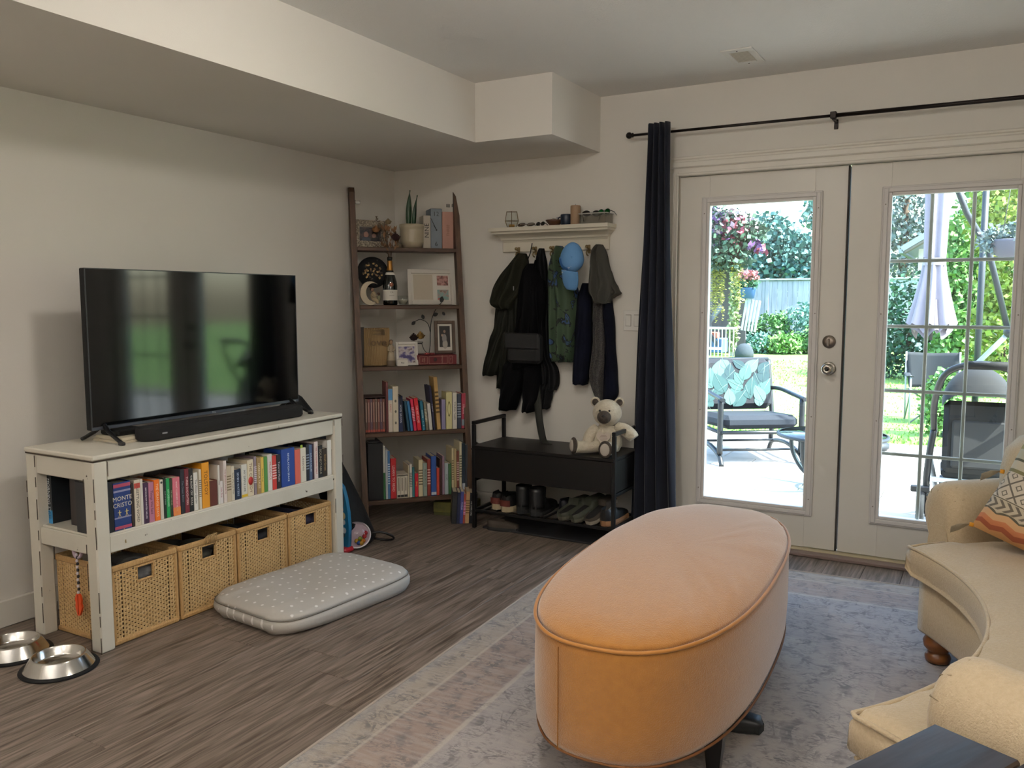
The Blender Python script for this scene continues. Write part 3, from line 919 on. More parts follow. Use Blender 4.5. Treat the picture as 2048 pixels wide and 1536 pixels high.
L4=[('tall maroon picture book', '#5e2a2a', '', '#c9a59c', 0.135, 0.015, 0.315, 0), ('white paperback with a blue top', '#d9cfc0', 'FAMILY', '#b5524a', 0.15, 0.027, 0.271, 0), ('cream hardback with leaf drawings', '#d8ceb8', '', '#6b675a', 0.178, 0.036, 0.286, 0), ('navy hardback with white lettering', '#1f2b4f', 'HOME GROWN', '#d7dcea', 0.214, 0.027, 0.224, 0), ('slim black paperback', '#15171b', '', '#777777', 0.242, 0.019, 0.223, -0.12), ('dark teal paperback', '#1f4a60', '', '#a9c6d2', 0.272, 0.017, 0.191, -0.12), ('bright blue paperback', '#2a6c9c', '', '#bfd8ea', 0.29, 0.019, 0.19, -0.12), ('hot pink paperback', '#c8264a', '', '#f1c0cb', 0.312, 0.021, 0.202, -0.12), ('red paperback with white lettering', '#c9202f', 'THE RED ROAD', '#f4d9d6', 0.334, 0.031, 0.207, -0.12), ('teal paperback with white dots', '#237089', 'WINDOW', '#d9edf2', 0.367, 0.022, 0.19, -0.1), ('khaki paperback', '#7d7762', '', '#d3cdb8', 0.391, 0.018, 0.183, -0.1), ('white paperback leaning on its neighbour', '#d2cfc6', '', '#55504a', 0.411, 0.025, 0.17, -0.09), ('indigo hardback with a plain cover', '#2b2a45', 'MY BEAR DAY', '#d0cfe2', 0.438, 0.016, 0.281, -0.1), ('tall straw-coloured picture book', '#b5935a', '', '#5a4526', 0.462, 0.029, 0.336, -0.07), ('lavender paperback', '#8d86a6', '', '#e1dced', 0.491, 0.026, 0.192, 0), ('pale yellow hardback with an oval', '#d9d29c', '', '#8b8150', 0.521, 0.039, 0.237, 0), ('white hardback with small print', '#ddd8cc', 'YOUNG TALES', '#5a544b', 0.563, 0.029, 0.233, 0), ('dark grey-blue paperback', '#3a4150', '', '#a7aebc', 0.594, 0.026, 0.225, 0), ('raspberry paperback with a grey foot', '#a53a4c', 'DREAMS', '#efc9cf', 0.622, 0.028, 0.227, 0)]
L5=[('slim white and green picture book', '#cfd0c6', '', '#2f6b3a', 0.098, 0.016, 0.335, 0), ('grey-white picture book', '#b9bec2', '', '#5d646b', 0.115, 0.014, 0.31, 0), ('sky blue picture book', '#4a78a6', '', '#d4e2ef', 0.129, 0.015, 0.302, 0), ('thick red hardback', '#b3222a', 'LEARN TO READ', '#f0d5cf', 0.146, 0.036, 0.253, 0), ('cream booklet', '#d6cdae', '', '#7b735a', 0.256, 0.007, 0.203, 0), ('white paperback with a blunt top', '#d9d5cb', '', '#57534c', 0.265, 0.017, 0.211, 0), ('teal and yellow paperback', '#2b6a6f', '', '#d5c64a', 0.283, 0.015, 0.191, 0), ('short red paperback with yellow script', '#bf2230', 'Berry', '#f0cf55', 0.299, 0.022, 0.15, 0), ('cream picture book', '#d8cda9', '', '#6a6047', 0.323, 0.027, 0.234, 0), ('grey-green hardback', '#93a095', 'MOON WOOD', '#3f4c44', 0.351, 0.027, 0.211, 0), ('brick red paperback', '#8c3a30', '', '#dcb5ab', 0.379, 0.022, 0.235, 0), ('thick blue hardback with a silver foot', '#2b4f93', '', '#d5deee', 0.404, 0.034, 0.252, 0), ('short vermilion paperback', '#b5402f', '', '#f0c7bd', 0.439, 0.019, 0.175, 0), ('dark brown hardback', '#3d241f', '', '#a58d80', 0.459, 0.015, 0.234, 0), ('dusty mauve paperback', '#8d7485', '', '#e2d4de', 0.476, 0.015, 0.25, 0), ('pale blue-grey board book', '#a9b5b9', 'ECHO', '#2e3437', 0.492, 0.024, 0.202, 0), ('forest green paperback', '#3f6a3f', '', '#cfdfca', 0.517, 0.018, 0.197, 0), ('tall cream booklet', '#d5c89f', '', '#7a6e4c', 0.538, 0.014, 0.296, 0), ('tan paperback', '#b9a67c', '', '#6d5d3b', 0.554, 0.016, 0.292, 0), ('brown and pink picture book', '#7d4a3c', '', '#e9cfc4', 0.571, 0.016, 0.276, 0), ('tallest cream picture book', '#dcd3b4', '', '#7a7259', 0.589, 0.016, 0.334, 0), ('ink blue hardback with a pale label', '#25333f', '', '#cfd8de', 0.607, 0.02, 0.324, 0), ('charcoal paperback', '#43474c', '', '#a8adb3', 0.628, 0.016, 0.314, 0)]
CO={'c1hood': [(1.659, 0.985, 1.032), (1.605, 0.932, 1.05), (1.532, 0.862, 1.058), (1.459, 0.804, 1.053), (1.404, 0.788, 1.027), (1.348, 0.779, 0.98), (1.311, 0.872, 0.958)], 'c1sleeve': [(1.367, 0.818, 0.953), (1.217, 0.812, 0.932), (1.123, 0.778, 0.904), (1.009, 0.745, 0.872), (0.891, 0.717, 0.831)], 'c1body': [(1.459, 0.84, 1.059), (1.348, 0.84, 1.038), (1.125, 0.839, 1.028), (0.937, 0.822, 1.007), (0.808, 0.811, 0.969)], 'c2body': [(1.594, 1.075, 1.113), (1.565, 1.044, 1.137), (1.511, 1.018, 1.168), (1.448, 1.002, 1.183), (1.312, 0.986, 1.184), (1.167, 0.976, 1.179), (1.038, 0.954, 1.175), (0.945, 0.906, 1.165)], 'c2legL': [(0.989, 0.895, 1.045), (0.895, 0.879, 1.034), (0.772, 0.863, 1.008), (0.679, 0.859, 0.974)], 'c2legR': [(0.993, 1.024, 1.164), (0.901, 1.024, 1.163), (0.762, 1.027, 1.145), (0.676, 1.031, 1.108)], 'bag': [(1.174, 0.989, 1.214), (0.988, 0.989, 1.211)], 'c3': [(1.687, 1.122, 1.156), (1.638, 1.108, 1.166), (1.566, 1.102, 1.177), (1.403, 1.121, 1.188), (1.222, 1.132, 1.189), (1.039, 1.138, 1.205), (0.949, 1.141, 1.256), (0.857, 1.144, 1.262), (0.815, 1.154, 1.247)], 'c3b': [(0.866, 1.144, 1.237), (0.782, 1.138, 1.222), (0.7, 1.138, 1.202)], 'strap': [(0.831, 1.216, 1.237), (0.721, 1.215, 1.253), (0.642, 1.227, 1.274)], 'c4': [(1.697, 1.252, 1.284), (1.669, 1.237, 1.307), (1.624, 1.223, 1.32), (1.563, 1.201, 1.343), (1.491, 1.193, 1.373), (1.403, 1.193, 1.398), (1.313, 1.196, 1.405), (1.224, 1.199, 1.399), (1.09, 1.211, 1.397), (1.0, 1.226, 1.388)], 'cap': [(1.697, 1.419, 1.453), (1.51, 1.362, 1.502), (1.441, 1.407, 1.49)], 'navyL': [(1.472, 1.427, 1.461), (1.402, 1.405, 1.481), (1.314, 1.389, 1.489), (1.181, 1.383, 1.493), (1.03, 1.374, 1.489), (0.865, 1.367, 1.465)], 'hood': [(1.695, 1.527, 1.559), (1.659, 1.508, 1.578), (1.591, 1.494, 1.6), (1.522, 1.487, 1.617), (1.453, 1.476, 1.639), (1.402, 1.489, 1.631), (1.352, 1.542, 1.613)], 'hoodR': [(1.557, 1.569, 1.598), (1.488, 1.584, 1.627), (1.436, 1.59, 1.655), (1.408, 1.595, 1.669), (1.384, 1.59, 1.623)], 'heather': [(1.402, 1.49, 1.572), (1.227, 1.495, 1.574), (1.095, 1.492, 1.58), (1.006, 1.483, 1.584), (0.935, 1.472, 1.577), (0.847, 1.496, 1.573), (0.743, 1.553, 1.574)], 'navyR': [(1.402, 1.544, 1.604), (1.315, 1.551, 1.618), (1.184, 1.565, 1.63), (1.052, 1.572, 1.638), (0.919, 1.564, 1.649), (0.809, 1.56, 1.653), (0.742, 1.562, 1.59)]}

rb = random.Random(5)
shelf_row(TVBOOKS, lambda y: (.6, y, .4622), radians(90), .135, 'on the tv stand shelf', 'books on the tv stand shelf', ('end leg', 'far leg'), rb)
tag(obj('ribbon_marker', G().sheet(lambda u, v: (.602 + .012 * v, -2.585 + .005 * u + .003 * sin(v * 5), .466 - .055 * v), 2, 8, .0008), plain('#a38a5c')), 'tan ribbon hanging from the thick blue book', 'ribbon')
# second row behind and the end-on books
book('hardback_book', 'brown-black hardback standing just inside the end opening of the tv stand', 'book', None, (.47, -2.64, .4622), radians(90), .035, .205, .12, '#2a211d', 'HERALD', '#8d7a62', hard=True)
book('paperback_book', 'black book with a bright blue foot standing alone at the end of the tv stand', 'book', None, (.235, -2.668, .4622), 0, .037, .205, .12, '#0e1318', 'MORNING STAR', '#d6dde2')
deco(bpy.data.objects[[o.name for o in bpy.data.objects if o.name.startswith('paperback_book')][-1]], .037, .205, '#2f80b5', .0, .27)
bb = book('paperback_book', 'black paperback with a red and white back corner behind the row end', 'book', None, (.345, -2.585, .4622), radians(90), .04, .2, .115, '#0d0c0e', '', '#c33')
obj('barcode_label', G().box(-.0006, .0002, .035, .085, .012, .04), plain('#c9c6c4'), bb)
obj('red_corner', G().box(-.0005, .0004, .0, .03, .01, .065), plain('#a3232c'), bb)
for i, (yy, tt_, hh, c) in enumerate(((-1.525, .03, .235, '#243a6b'), (-1.40, .025, .26, '#3a1518'), (-1.66, .03, .22, '#26211d'), (-2.0, .035, .225, '#3b3326'), (-2.25, .03, .24, '#191a20'), (-2.45, .034, .235, '#1b1815'))):
    ad = ('navy', 'dark red', 'dark brown', 'olive brown', 'blue-black', 'brown-black')[i]
    book('hardback_book', ad + ' hardback in the shadowed back row of the tv stand shelf', 'book', 'books on the tv stand shelf', (.42, yy, .4622), radians(90), tt_, hh - .02, .13, c, hard=True)
lay = book('hardback_book', 'blue hardback lying flat on top of the far end of the row', 'book', None, (.4, -1.53, .705), radians(90), .022, .12, .11, '#2b4f86', hard=True)
lay.rotation_euler = (0, radians(90), radians(90))
lay.location = (.44, -1.56, .66)

# ------------------------------------------------------------------ ladder shelf in the corner
LA, LK, LWd = LAD['a'], LAD['k'], LAD['w']
DV = Vector((cos(LA), sin(LA), 0))
NV = Vector((sin(LA), -cos(LA), 0))
LB = Vector((LAD['x'], LAD['y'], 0))
LZ = LAD['z']
M_lw = mat('dark_stained_wood', '#3a281b', .55, col2='#5d432f', vs=6, stretch=(9, 9, .8), bump=.15, bs=40)
M_lb = mat('dark_stained_board', '#33231a', .55, col2='#553d2b', vs=6, stretch=(.8, 9, 9), bump=.15, bs=40)
ls = thing('ladder_shelf', 'dark wooden five-tier ladder shelf leaning across the corner', 'shelf', LB, LA)
TOP = LAD['top']
def rail(s0, s1, c):
    def pt(s, y, z): return (s, y + LK * z, z)
    g = G()
    g.loft([[pt(s0, 0, 0), pt(s1, 0, 0), pt(s1, c, 0), pt(s0, c, 0)], [pt(s0, 0, TOP - .03), pt(s1, 0, TOP - .03), pt(s1, c, TOP - .03), pt(s0, c, TOP - .03)], [pt(s0, .012, TOP), pt(s1, .012, TOP), pt(s1, c - .005, TOP), pt(s0, c - .005, TOP)]], smooth=False)
    return g
obj('side_rail', rail(-.034, 0, .06), M_lw, ls)
obj('side_rail', rail(LWd, LWd + .034, .06), M_lw, ls)
for k, z in enumerate(LZ):
    d = (.16, .2, .24, .27, .29)[k]
    b = obj('board', G().box(0, LWd, LK * z - .004, LK * z + d, z - .0125, z + .0125, .003), M_lb, ls)
for s, sg in ((.004, 1), (LWd - .004, -1)):
    b = G().box(s - .002, s + .002, LK * 1.98 + .01, LK * 1.98 + .05, 1.975, 1.995, .001)
    b.box(min(s, s + sg * .035), max(s, s + sg * .035), LK * 1.98 + .045, LK * 1.98 + .05, 1.975, 1.995, .001)
    obj('wall_bracket', b, mat('zinc', '#77756f', .4, metal=.8), ls)
def LS(s, back, k, dz=0):
    """room point on shelf k: s along the shelf, back from its front edge"""
    return LB + DV * s - NV * (LK * LZ[k] + back) + Vector((0, 0, LZ[k] + .0127 + dz))

r4 = random.Random(8)
shelf_row(L4, lambda s: LS(s, .025, 3), LA, .135, 'on the fourth ladder tier', 'books on the fourth ladder tier', ('boxed set', 'rail'), r4)
shelf_row(L5, lambda s: LS(s, .03, 4), LA, .15, 'on the lowest ladder tier', 'books on the lowest ladder tier', ('black binder', 'rail'), r4)
# boxed set in a slipcase, and the small white set
def boxed(name, label, loc, w, h, d, n, cols, tcol, foot):
    t = thing(name, label, 'boxed set', loc, LA)
    g = G()
    g.box(0, .003, .0, d, 0, h)
    g.box(w - .003, w, .0, d, 0, h)
    g.box(.003, w - .003, .0, d, h - .003, h)
    g.box(.003, w - .003, .0, d, 0, .002)
    g.box(.003, w - .003, d - .003, d, .002, h - .003)
    obj('slipcase', g, plain(foot[1], .6), t)
    tw = (w - .007) / n
    for k in range(n):
        b = G().box(.0035 + k * tw, .0035 + (k + 1) * tw - .0008, .004, d - .006, .003, h - .012 - .002 * (k % 2), .0015)
        v = obj('volume', b, plain(cols[k % len(cols)], .5), t)
        obj('foot_mark', G().box(.0045 + k * tw, .0025 + (k + 1) * tw - .0008, .0032, .0045, .006, .02), plain(foot[0]), v)
        obj('title_band', G().box(.0035 + k * tw + tw * .3, .0035 + k * tw + tw * .62, .0034, .0045, h * .3, h * .85), plain(tcol), v)
boxed('boxed_book_set', 'boxed set of eight muted red paperbacks on the fourth ladder tier', LS(.003, .025, 3), .13, .225, .15, 8, ('#5d4a3e', '#6d3f38', '#5a4551', '#704639'), '#a58d80', ('#a14537', '#3a2422'))
boxed('boxed_book_set', 'small boxed set of three white paperbacks on the lowest ladder tier', LS(.184, .028, 4), .072, .15, .12, 3, ('#d0c9b9', '#d4cdbd'), '#8a8272', ('#1c1a18', '#cfc8b8'))
# binder
bi = thing('binder', 'thick black binder at the end of the lowest ladder tier', 'binder', LS(.006, .025, 4), LA)
g = G()
g.box(0, .004, 0, .26, 0, .355, .0015)
g.box(.09, .094, 0, .26, 0, .355, .0015)
g.box(0, .094, -.003, .003, 0, .355, .002)
obj('cover', g, mat('black_vinyl', '#101216', .45, bump=.1, bs=300), bi)
obj('pages', G().box(.006, .088, .01, .245, .01, .33), plain('#7b776f', .8), bi)
obj('clasp_top', G().box(.01, .084, .02, .1, .355, .362, .002), plain('#2b2c2e', .4), bi)

# leaning picture frame builder: local x across, front faces -y, leans back
def frame(name, label, loc, w, h, fw, fmat, fill, lean=.12, rz=None, roll=0, mount=0, depth=.016):
    t = thing(name, label, 'picture frame', loc, rot=(-lean, roll, LA if rz is None else rz))
    g = G()
    g.box(0, fw, -depth, 0, 0, h, .002)
    g.box(w - fw, w, -depth, 0, 0, h, .002)
    g.box(fw, w - fw, -depth, 0, 0, fw, .002)
    g.box(fw, w - fw, -depth, 0, h - fw, h, .002)
    obj('frame', g, fmat, t)
    obj('backing', G().box(fw * .6, w - fw * .6, -.004, .002, fw * .6, h - fw * .6), M_paper, t)
    for (x0, x1, z0, z1, m) in fill:
        obj('print', G().box(x0 * w, x1 * w, -.0052, -.0038, z0 * h, z1 * h), m, t)
    obj('stay', G(Matrix.Translation((w / 2, .0, h * .6)) @ Matrix.Rotation(radians(18), 4, 'X')).box(-.015, .015, 0, .003, -h * .55, 0), plain('#3a2f26', .8), t)
    return t
def photo_mat(name, cols, s=16):
    """soft blobs of a printed photograph"""
    m = bpy.data.materials.new(name)
    m.use_nodes = True
    n, L, b = nodes_of(m)
    b.inputs['Roughness'].default_value = .3
    tc = n.new('ShaderNodeTexCoord')
    v = n.new('ShaderNodeTexVoronoi')
    v.inputs['Scale'].default_value = s
    nz = n.new('ShaderNodeTexNoise')
    nz.inputs['Scale'].default_value = s * .8
    nz.inputs['Detail'].default_value = 4
    r = n.new('ShaderNodeValToRGB')
    r.color_ramp.interpolation = 'EASE'
    e = r.color_ramp.elements
    for i in range(len(cols) - 2): e.new((i + 1) / (len(cols) - 1))
    for i, c in enumerate(cols):
        e[i].position = .28 + .44 * i / (len(cols) - 1)
        e[i].color = lin(c)
    L.new(tc.outputs['Object'], nz.inputs['Vector'])
    L.new(nz.outputs['Fac'], r.inputs[0])
    L.new(r.outputs[0], b.inputs['Base Color'])
    return m
M_mosaic = mat('mosaic_frame', '#a59a86', .6, col2='#5d5345', vs=150, detail=1, contrast=.25, bump=.6, bs=180)
P_dark = photo_mat('photo_couple', ('#0c0b0d', '#1c2026', '#4a3b38', '#14110f'), 40)
fr = frame('photo_frame', 'mosaic-edged photo frame on the top ladder tier', LS(-.02, .055, 0), .222, .175, .042, M_mosaic, ((.2, .8, .25, .75, P_dark),), .16, roll=radians(2))
for (x, z, sx, sz, c) in ((.085, .083, .016, .02, '#8f6a5c'), (.085, .052, .03, .018, '#3d444c'), (.135, .078, .013, .017, '#86685c'), (.14, .05, .022, .02, '#15120f')):
    obj('print_figure', G().ell((x, -.0055, z), (sx, .0006, sz), 14, 8), plain(c), fr)
# potted plant
pp = thing('potted_plant', 'snake plant with two upright leaves in a cream ribbed pot', 'plant', LS(.367, .085, 0), LA)
prof = [(.045, 0), (.062, .004), (.072, .03)]
for k in range(14):
    prof += [(.0755 + .0012 * (k % 2), .036 + k * .0065)]
prof += [(.079, .13), (.081, .135), (.081, .152), (.077, .153), (.074, .14), (.07, .13), (.001, .128)]
obj('pot', G().lathe(prof, 36), mat('cream_glaze', '#b9ae96', .35, col2='#a99d84', vs=8), pp)
obj('soil', G().lathe([(.0725, .13), (.05, .1345), (.001, .136)], 20), mat('soil', '#1d1611', .95, bump=.8, bs=90), pp)
def blade(h, w, bx, bend, tw):
    def fn(u, v):
        ww = w * (sin(pi * min(.12 + v * .88, 1)) ** .6) * (1 - v ** 6)
        x = bx + bend * v * v + (u - .5) * 2 * ww * cos(tw * v)
        return (x, .012 * abs(u - .5) * 2 - .01 * v + (u - .5) * ww * sin(tw * v) * 2, .13 + h * v)
    return G().sheet(fn, 6, 18, .003)
M_sv = mat('snake_leaf', '#0e2a14', .4, col2='#1d4722', vs=5, stretch=(1, 1, 6))
obj('leaf', blade(.24, .02, -.018, .008, .3), M_sv, pp)
obj('leaf', blade(.21, .016, .016, .022, .8), M_sv, pp)
# book-shaped clock in three blocks
bc = thing('book_clock', 'clock shaped like three upright books, white, blue-grey and pink', 'clock', LS(.436, .06, 0), LA)
for nm, x0, x1, h, c, d in (('white_volume', 0, .05, .212, '#b9b0a2', .11), ('blue_volume', .05, .126, .258, '#7d8790', .13), ('pink_volume', .127, .204, .24, '#b58a7c', .12)):
    b = obj(nm, G().box(x0, x1 - .001, 0, d, 0, h, .003), plain(c, .6), bc)
    obj('pages', G().box(x0 + .004, x1 - .005, .012, d - .004, h - .001, h + .0008), M_page, b)
text('NINE', .04, M_ink, bc, (.025, -.0008, .115), Matrix(((0, -1, 0), (0, 0, -1), (1, 0, 0))))
text('12', .04, M_ink, bc, (.086, -.0008, .222), FACE_ROT)
text('6', .04, M_ink, bc, (.086, -.0008, .03), FACE_ROT)
text('THREE', .026, plain('#8d6557'), bc, (.166, -.0008, .12), Matrix(((0, -1, 0), (0, 0, -1), (1, 0, 0))))
hd = G()
hd.tube([(.088, -.004, .12), (.05, -.004, .195)], .0016, 6)
hd.tube([(.088, -.005, .12), (.07, -.005, .15)], .0022, 6)
hd.tube([(.088, 0, .12), (.088, -.006, .12)], .004, 10)
obj('hands', hd, M_black, bc)

# bottle with dried flowers
bt = thing('champagne_bottle', 'dark champagne bottle with gold foil and a white label', 'bottle', LS(.205, .065, 1), LA)
obj('glass', G().lathe([(.02, .006), (.042, 0), (.0455, .01), (.0455, .12), (.042, .15), (.03, .19), (.019, .225), (.0155, .25), (.0145, .285), (.0165, .287), (.0165, .3), (.014, .302), (.012, .27), (.001, .26)], 30), mat('bottle_glass', '#0b1210', .08, spec=.8), bt)
obj('foil', G().lathe([(.0235, .209), (.0192, .226), (.0165, .25), (.0158, .277), (.0162, .279)], 28, cap=False), mat('gold_foil', '#a2743a', .4, metal=.85), bt)
obj('neck_label', G().lathe([(.0305, .19), (.0262, .203), (.022, .213)], 28, cap=False), M_paper, bt)
obj('label', G().lathe([(.046, .03), (.0462, .031), (.0462, .095), (.046, .096)], 28, cap=False), M_paper, bt)
text('CA', .016, plain('#8a8377'), bt, (0, -.0468, .08), FACE_ROT)
text('GRANDE', .008, plain('#8a8377'), bt, (0, -.0468, .06), FACE_ROT)
obj('crest', G().ell((0, -.043, .128), (.014, .006, .014), 14, 8), mat('copper_crest', '#96624b', .4, metal=.4), bt)
fl_ = thing('dried_bouquet', 'bunch of dried roses and grasses standing in the champagne bottle', 'flowers', LS(.205, .065, 1, .27), LA)
rf = random.Random(4)
stems = G()
heads = []
for k in range(16):
    a = rf.uniform(-1, 1)
    top = (a * .075 - .03, rf.uniform(-.03, .05), rf.uniform(.1, .26) - abs(a) * .03)
    stems.tube([(a * .004, 0, -.04), (a * .012, rf.uniform(-.003, .003), .05), top], .0013, 5)
obj('stems', stems, plain('#4b3a2a', .8), fl_)
def rose(c, r, col, nm='rose'):
    g = G()
    rr = random.Random(int(c[0] * 9999) + 7)
    for L_ in range(4):
        n = 4 + L_
        for k in range(n):
            a = 2 * pi * k / n + L_ * .5
            rad = r * (.18 + .25 * L_)
            def fn(u, v, a=a, rad=rad, L_=L_):
                aa = a + (u - .5) * 2.1 / (1 + L_ * .25)
                q = rad * (.65 + .5 * v)
                return (c[0] + q * cos(aa), c[1] + q * sin(aa), c[2] + r * (-.7 + 1.5 * v * (1 - .12 * L_) - .25 * v * v * L_ / 3) + .06 * r * sin(u * 9))
            g.grid(fn, 4, 3)
    g.ell((c[0], c[1], c[2] - r * .55), (r * .5, r * .5, r * .3), 10, 6)
    return obj(nm, g, mat('petal_' + col.lstrip('#'), col, .85, col2='#2a1612', vs=40, contrast=1.2), fl_, fix=False)
rose((.035, -.02, .16), .03, '#3a1a20')
rose((-.085, 0, .205), .027, '#b07c4c')
rose((-.005, .01, .255), .022, '#b09a72')
rose((.06, .02, .11), .026, '#8f8264')
lv = G()
for k in range(26):
    t = k / 26
    c = Vector((-.09 + t * .085, .0, .285 - t * .12 - .02 * sin(t * 3)))
    a = rf.uniform(0, 6.28)
    w = rf.uniform(.008, .014)
    d = Vector((cos(a), .4 * sin(a), sin(a))) * w
    e = Vector((-sin(a), .5, cos(a))) * w * .5
    lv.add([c, c + d + e * .8, c + d * 1.8, c + d - e * .8], [(0, 1, 2, 3)])
obj('eucalyptus', lv, mat('dry_leaf', '#4a4132', .9, col2='#6b5a44', vs=30), fl_, fix=False)
lv = G()
for k in range(46):
    c = Vector((rf.uniform(-.04, .055), rf.uniform(-.03, .03), rf.uniform(.06, .2)))
    a = rf.uniform(1, 2.2)
    w = rf.uniform(.012, .024)
    d = Vector((cos(a), rf.uniform(-.3, .3), sin(a))) * w
    e = Vector((-sin(a), .2, cos(a))) * w * .35
    lv.add([c, c + d + e, c + d * 2, c + d - e], [(0, 1, 2, 3)])
obj('dry_leaves', lv, mat('rust_leaf', '#5b3722', .9, col2='#8a6a48', vs=25), fl_, fix=False)

# round black plate with gold scales
pt = thing('round_plate', 'round black plate with a gold mosaic centre behind the moon figurine', 'plate', LS(.108, .15, 1, .205), rot=(radians(90) - .12, 0, LA))
obj('dish', G().lathe([(.001, 0), (.06, 0), (.095, .012), (.1, .016), (.098, .02), (.06, .006), (.001, .005)], 36), M_blackmatte, pt)
rr = random.Random(2)
for k in range(40):
    a = rr.uniform(0, 6.28)
    q = .062 * sqrt(rr.random())
    obj('mosaic_chip', G(Matrix.Translation((q * cos(a), q * sin(a), .008)) @ Matrix.Rotation(rr.uniform(0, 3), 4, 'Z')).box(-.007, .007, -.005, .005, 0, .003, .001), mat(('gold_chip', 'bronze_chip', 'dark_chip')[k % 3], ('#8d7646', '#6d5230', '#2a2016')[k % 3], .35, metal=.5), pt)
obj('stand_leg', G().box(-.004, .004, -.205, -.07, -.02, -.012), M_black, pt)
# moon figurine
mo = thing('moon_figurine', 'cream crescent moon figurine with a seated mother and child', 'figurine', LS(.075, .05, 1), LA)
cres = []
for k in range(25):
    a = radians(62) + (radians(300) - radians(62)) * k / 24
    cres.append((.065 * cos(a), .074 + .074 * sin(a)))
for k in range(25):
    a = radians(300) - (radians(300) - radians(62)) * k / 24
    cres.append((.022 + .05 * cos(a) * (1 - 0 * k), .08 + .058 * sin(a)))
obj('crescent', G().prism(cres, -.016, .016, 'y'), mat('cream_resin', '#bdb097', .5), mo)
wm = G()
wm.ell((.02, -.012, .056), (.02, .016, .03), 14, 10)
wm.tube([(.012, -.02, .04), (.035, -.03, .03), (.045, -.028, .01)], [.013, .011, .008], 8)
wm.tube([(.004, -.022, .07), (.018, -.034, .055), (.036, -.03, .06)], [.007, .006, .005], 8)
obj('mother', wm, plain('#a59577', .6), mo)
obj('mother_head', G().ell((.012, -.014, .096), (.0105, .01, .012), 12, 8), plain('#8a6a55'), mo)
obj('mother_hair', G().ell((.008, -.008, .1), (.012, .011, .012), 12, 8), plain('#2a1c15', .8), mo)
ch = G()
ch.ell((.05, -.022, .043), (.011, .01, .02), 12, 8)
obj('child', ch, plain('#8c8a6a', .6), mo)
obj('child_head', G().ell((.049, -.022, .07), (.009, .009, .01), 12, 8), plain('#4a3226'), mo)
# glass bowl
gb = thing('glass_bowl', 'small clear glass bowl beside the champagne bottle', 'bowl', LS(.293, .1, 1), LA)
obj('bowl', G().lathe([(.018, 0), (.022, .003), (.033, .02), (.036, .06), (.034, .06), (.03, .022), (.018, .006), (.001, .006)], 26), CLEAR, gb)
obj('filling', G().lathe([(.02, .008), (.031, .03), (.031, .036), (.001, .037)], 20), plain('#cfc6b4'), gb)
# white triple frame
P_pink = photo_mat('photo_flower', ('#3a2a24', '#8a5d55', '#b98d85', '#5a4a3a'), 60)
P_green = photo_mat('photo_badge', ('#5f4a38', '#a9938a', '#7fa5a0', '#c8564e'), 50)
wf = frame('photo_frame', 'white frame with a handprint panel and two small photos', LS(.335, .14, 1), .315, .232, .026, plain('#cfc9bf', .5), ((.12, .54, .14, .86, mat('print_panel', '#bfb4a2', .8)), (.63, .87, .55, .83, P_pink), (.63, .87, .14, .43, P_green)), .14)
g = G()
for (x0, x1, z0, z1) in ((.115, .545, .13, .87),):
    for (a, b, c, d) in ((x0, x0 + .012, z0, z1), (x1 - .012, x1, z0, z1), (x0, x1, z0, z0 + .016), (x0, x1, z1 - .016, z1)):
        g.box(a * .315, b * .315, -.007, -.004, c * .232, d * .232)
obj('mount', g, plain('#d6d0c4'), wf)

# third tier
M_fold = mat('old_pages', '#a58a5f', .8, col2='#8a7048', vs=12, contrast=.8)
ob = thing('folded_book', 'open old book with its pages folded into a word', 'book', LS(.0, .09, 2), LA)
obj('cover', G().box(0, .03, 0, .02, 0, .245, .002), plain('#2a2019', .6), ob)
obj('cover_board', G().box(.028, .19, .012, .018, 0, .24, .001), plain('#7a6546'), ob)
pg = G()
for k in range(22):
    u = k / 21
    x = .03 + .155 * u
    dpt = -.03 * sin(pi * u) - .006
    pg.box(x - .003, x + .0035, dpt, .012, .004, .238 - .004 * (k % 2), .001)
obj('folded_pages', pg, M_fold, ob)
text('love', .07, plain('#6b5232'), ob, (.105, -.0415, .15), FACE_ROT, ext=.004)
tl = G()
for k in range(11):
    tl.box(.1 - .03 * sin(k * .9), .155, -.041, -.0385, .195 + k * .0032, .1965 + k * .0032)
obj('print_lines', tl, plain('#5a4a34'), ob)
an = thing('angel_figurine', 'carved figurine of a standing woman in a pale dress', 'figurine', LS(.188, .04, 2), LA)
obj('dress', G().lathe([(.026, 0), (.027, .01), (.024, .05), (.018, .085), (.014, .1), (.018, .118), (.013, .132), (.006, .138)], 20, sy=.75), mat('willow_dress', '#a89a84', .7, col2='#8a7b66', vs=20), an)
obj('skirt_base', G().lathe([(.0275, -.0), (.0285, .012), (.027, .035), (.026, .036)], 20, sy=.76, cap=False), plain('#5e4f3c'), an)
obj('head', G().ell((0, -.002, .15), (.011, .011, .014), 14, 10), plain('#a58568'), an)
obj('hair', G().ell((.001, .004, .154), (.0125, .011, .013), 14, 10), plain('#3a2a1f', .8), an)
arm = G()
arm.tube([(-.016, 0, .122), (-.02, -.012, .1), (-.004, -.02, .09)], [.0055, .005, .004], 8)
arm.tube([(.016, 0, .122), (.02, -.012, .102), (.004, -.02, .094)], [.0055, .005, .004], 8)
obj('arms', arm, plain('#a99a80'), an)
P_party = photo_mat('photo_party', ('#1c1640', '#3f3470', '#b9b0b5', '#4a2a2a'), 34)
frame('photo_frame', 'small white photo frame beside the carved figurine', LS(.222, .06, 2), .142, .15, .016, plain('#cfcac2', .5), ((.14, .86, .12, .8, P_party),), .12)
cd = obj('name_card', G().box(0, .067, -.0008, .0008, 0, .036), M_paper, None, LS(.226, .03, 2), (-.2, 0, LA))
tag(cd, 'white folded name card leaning on the small white photo frame', 'card')
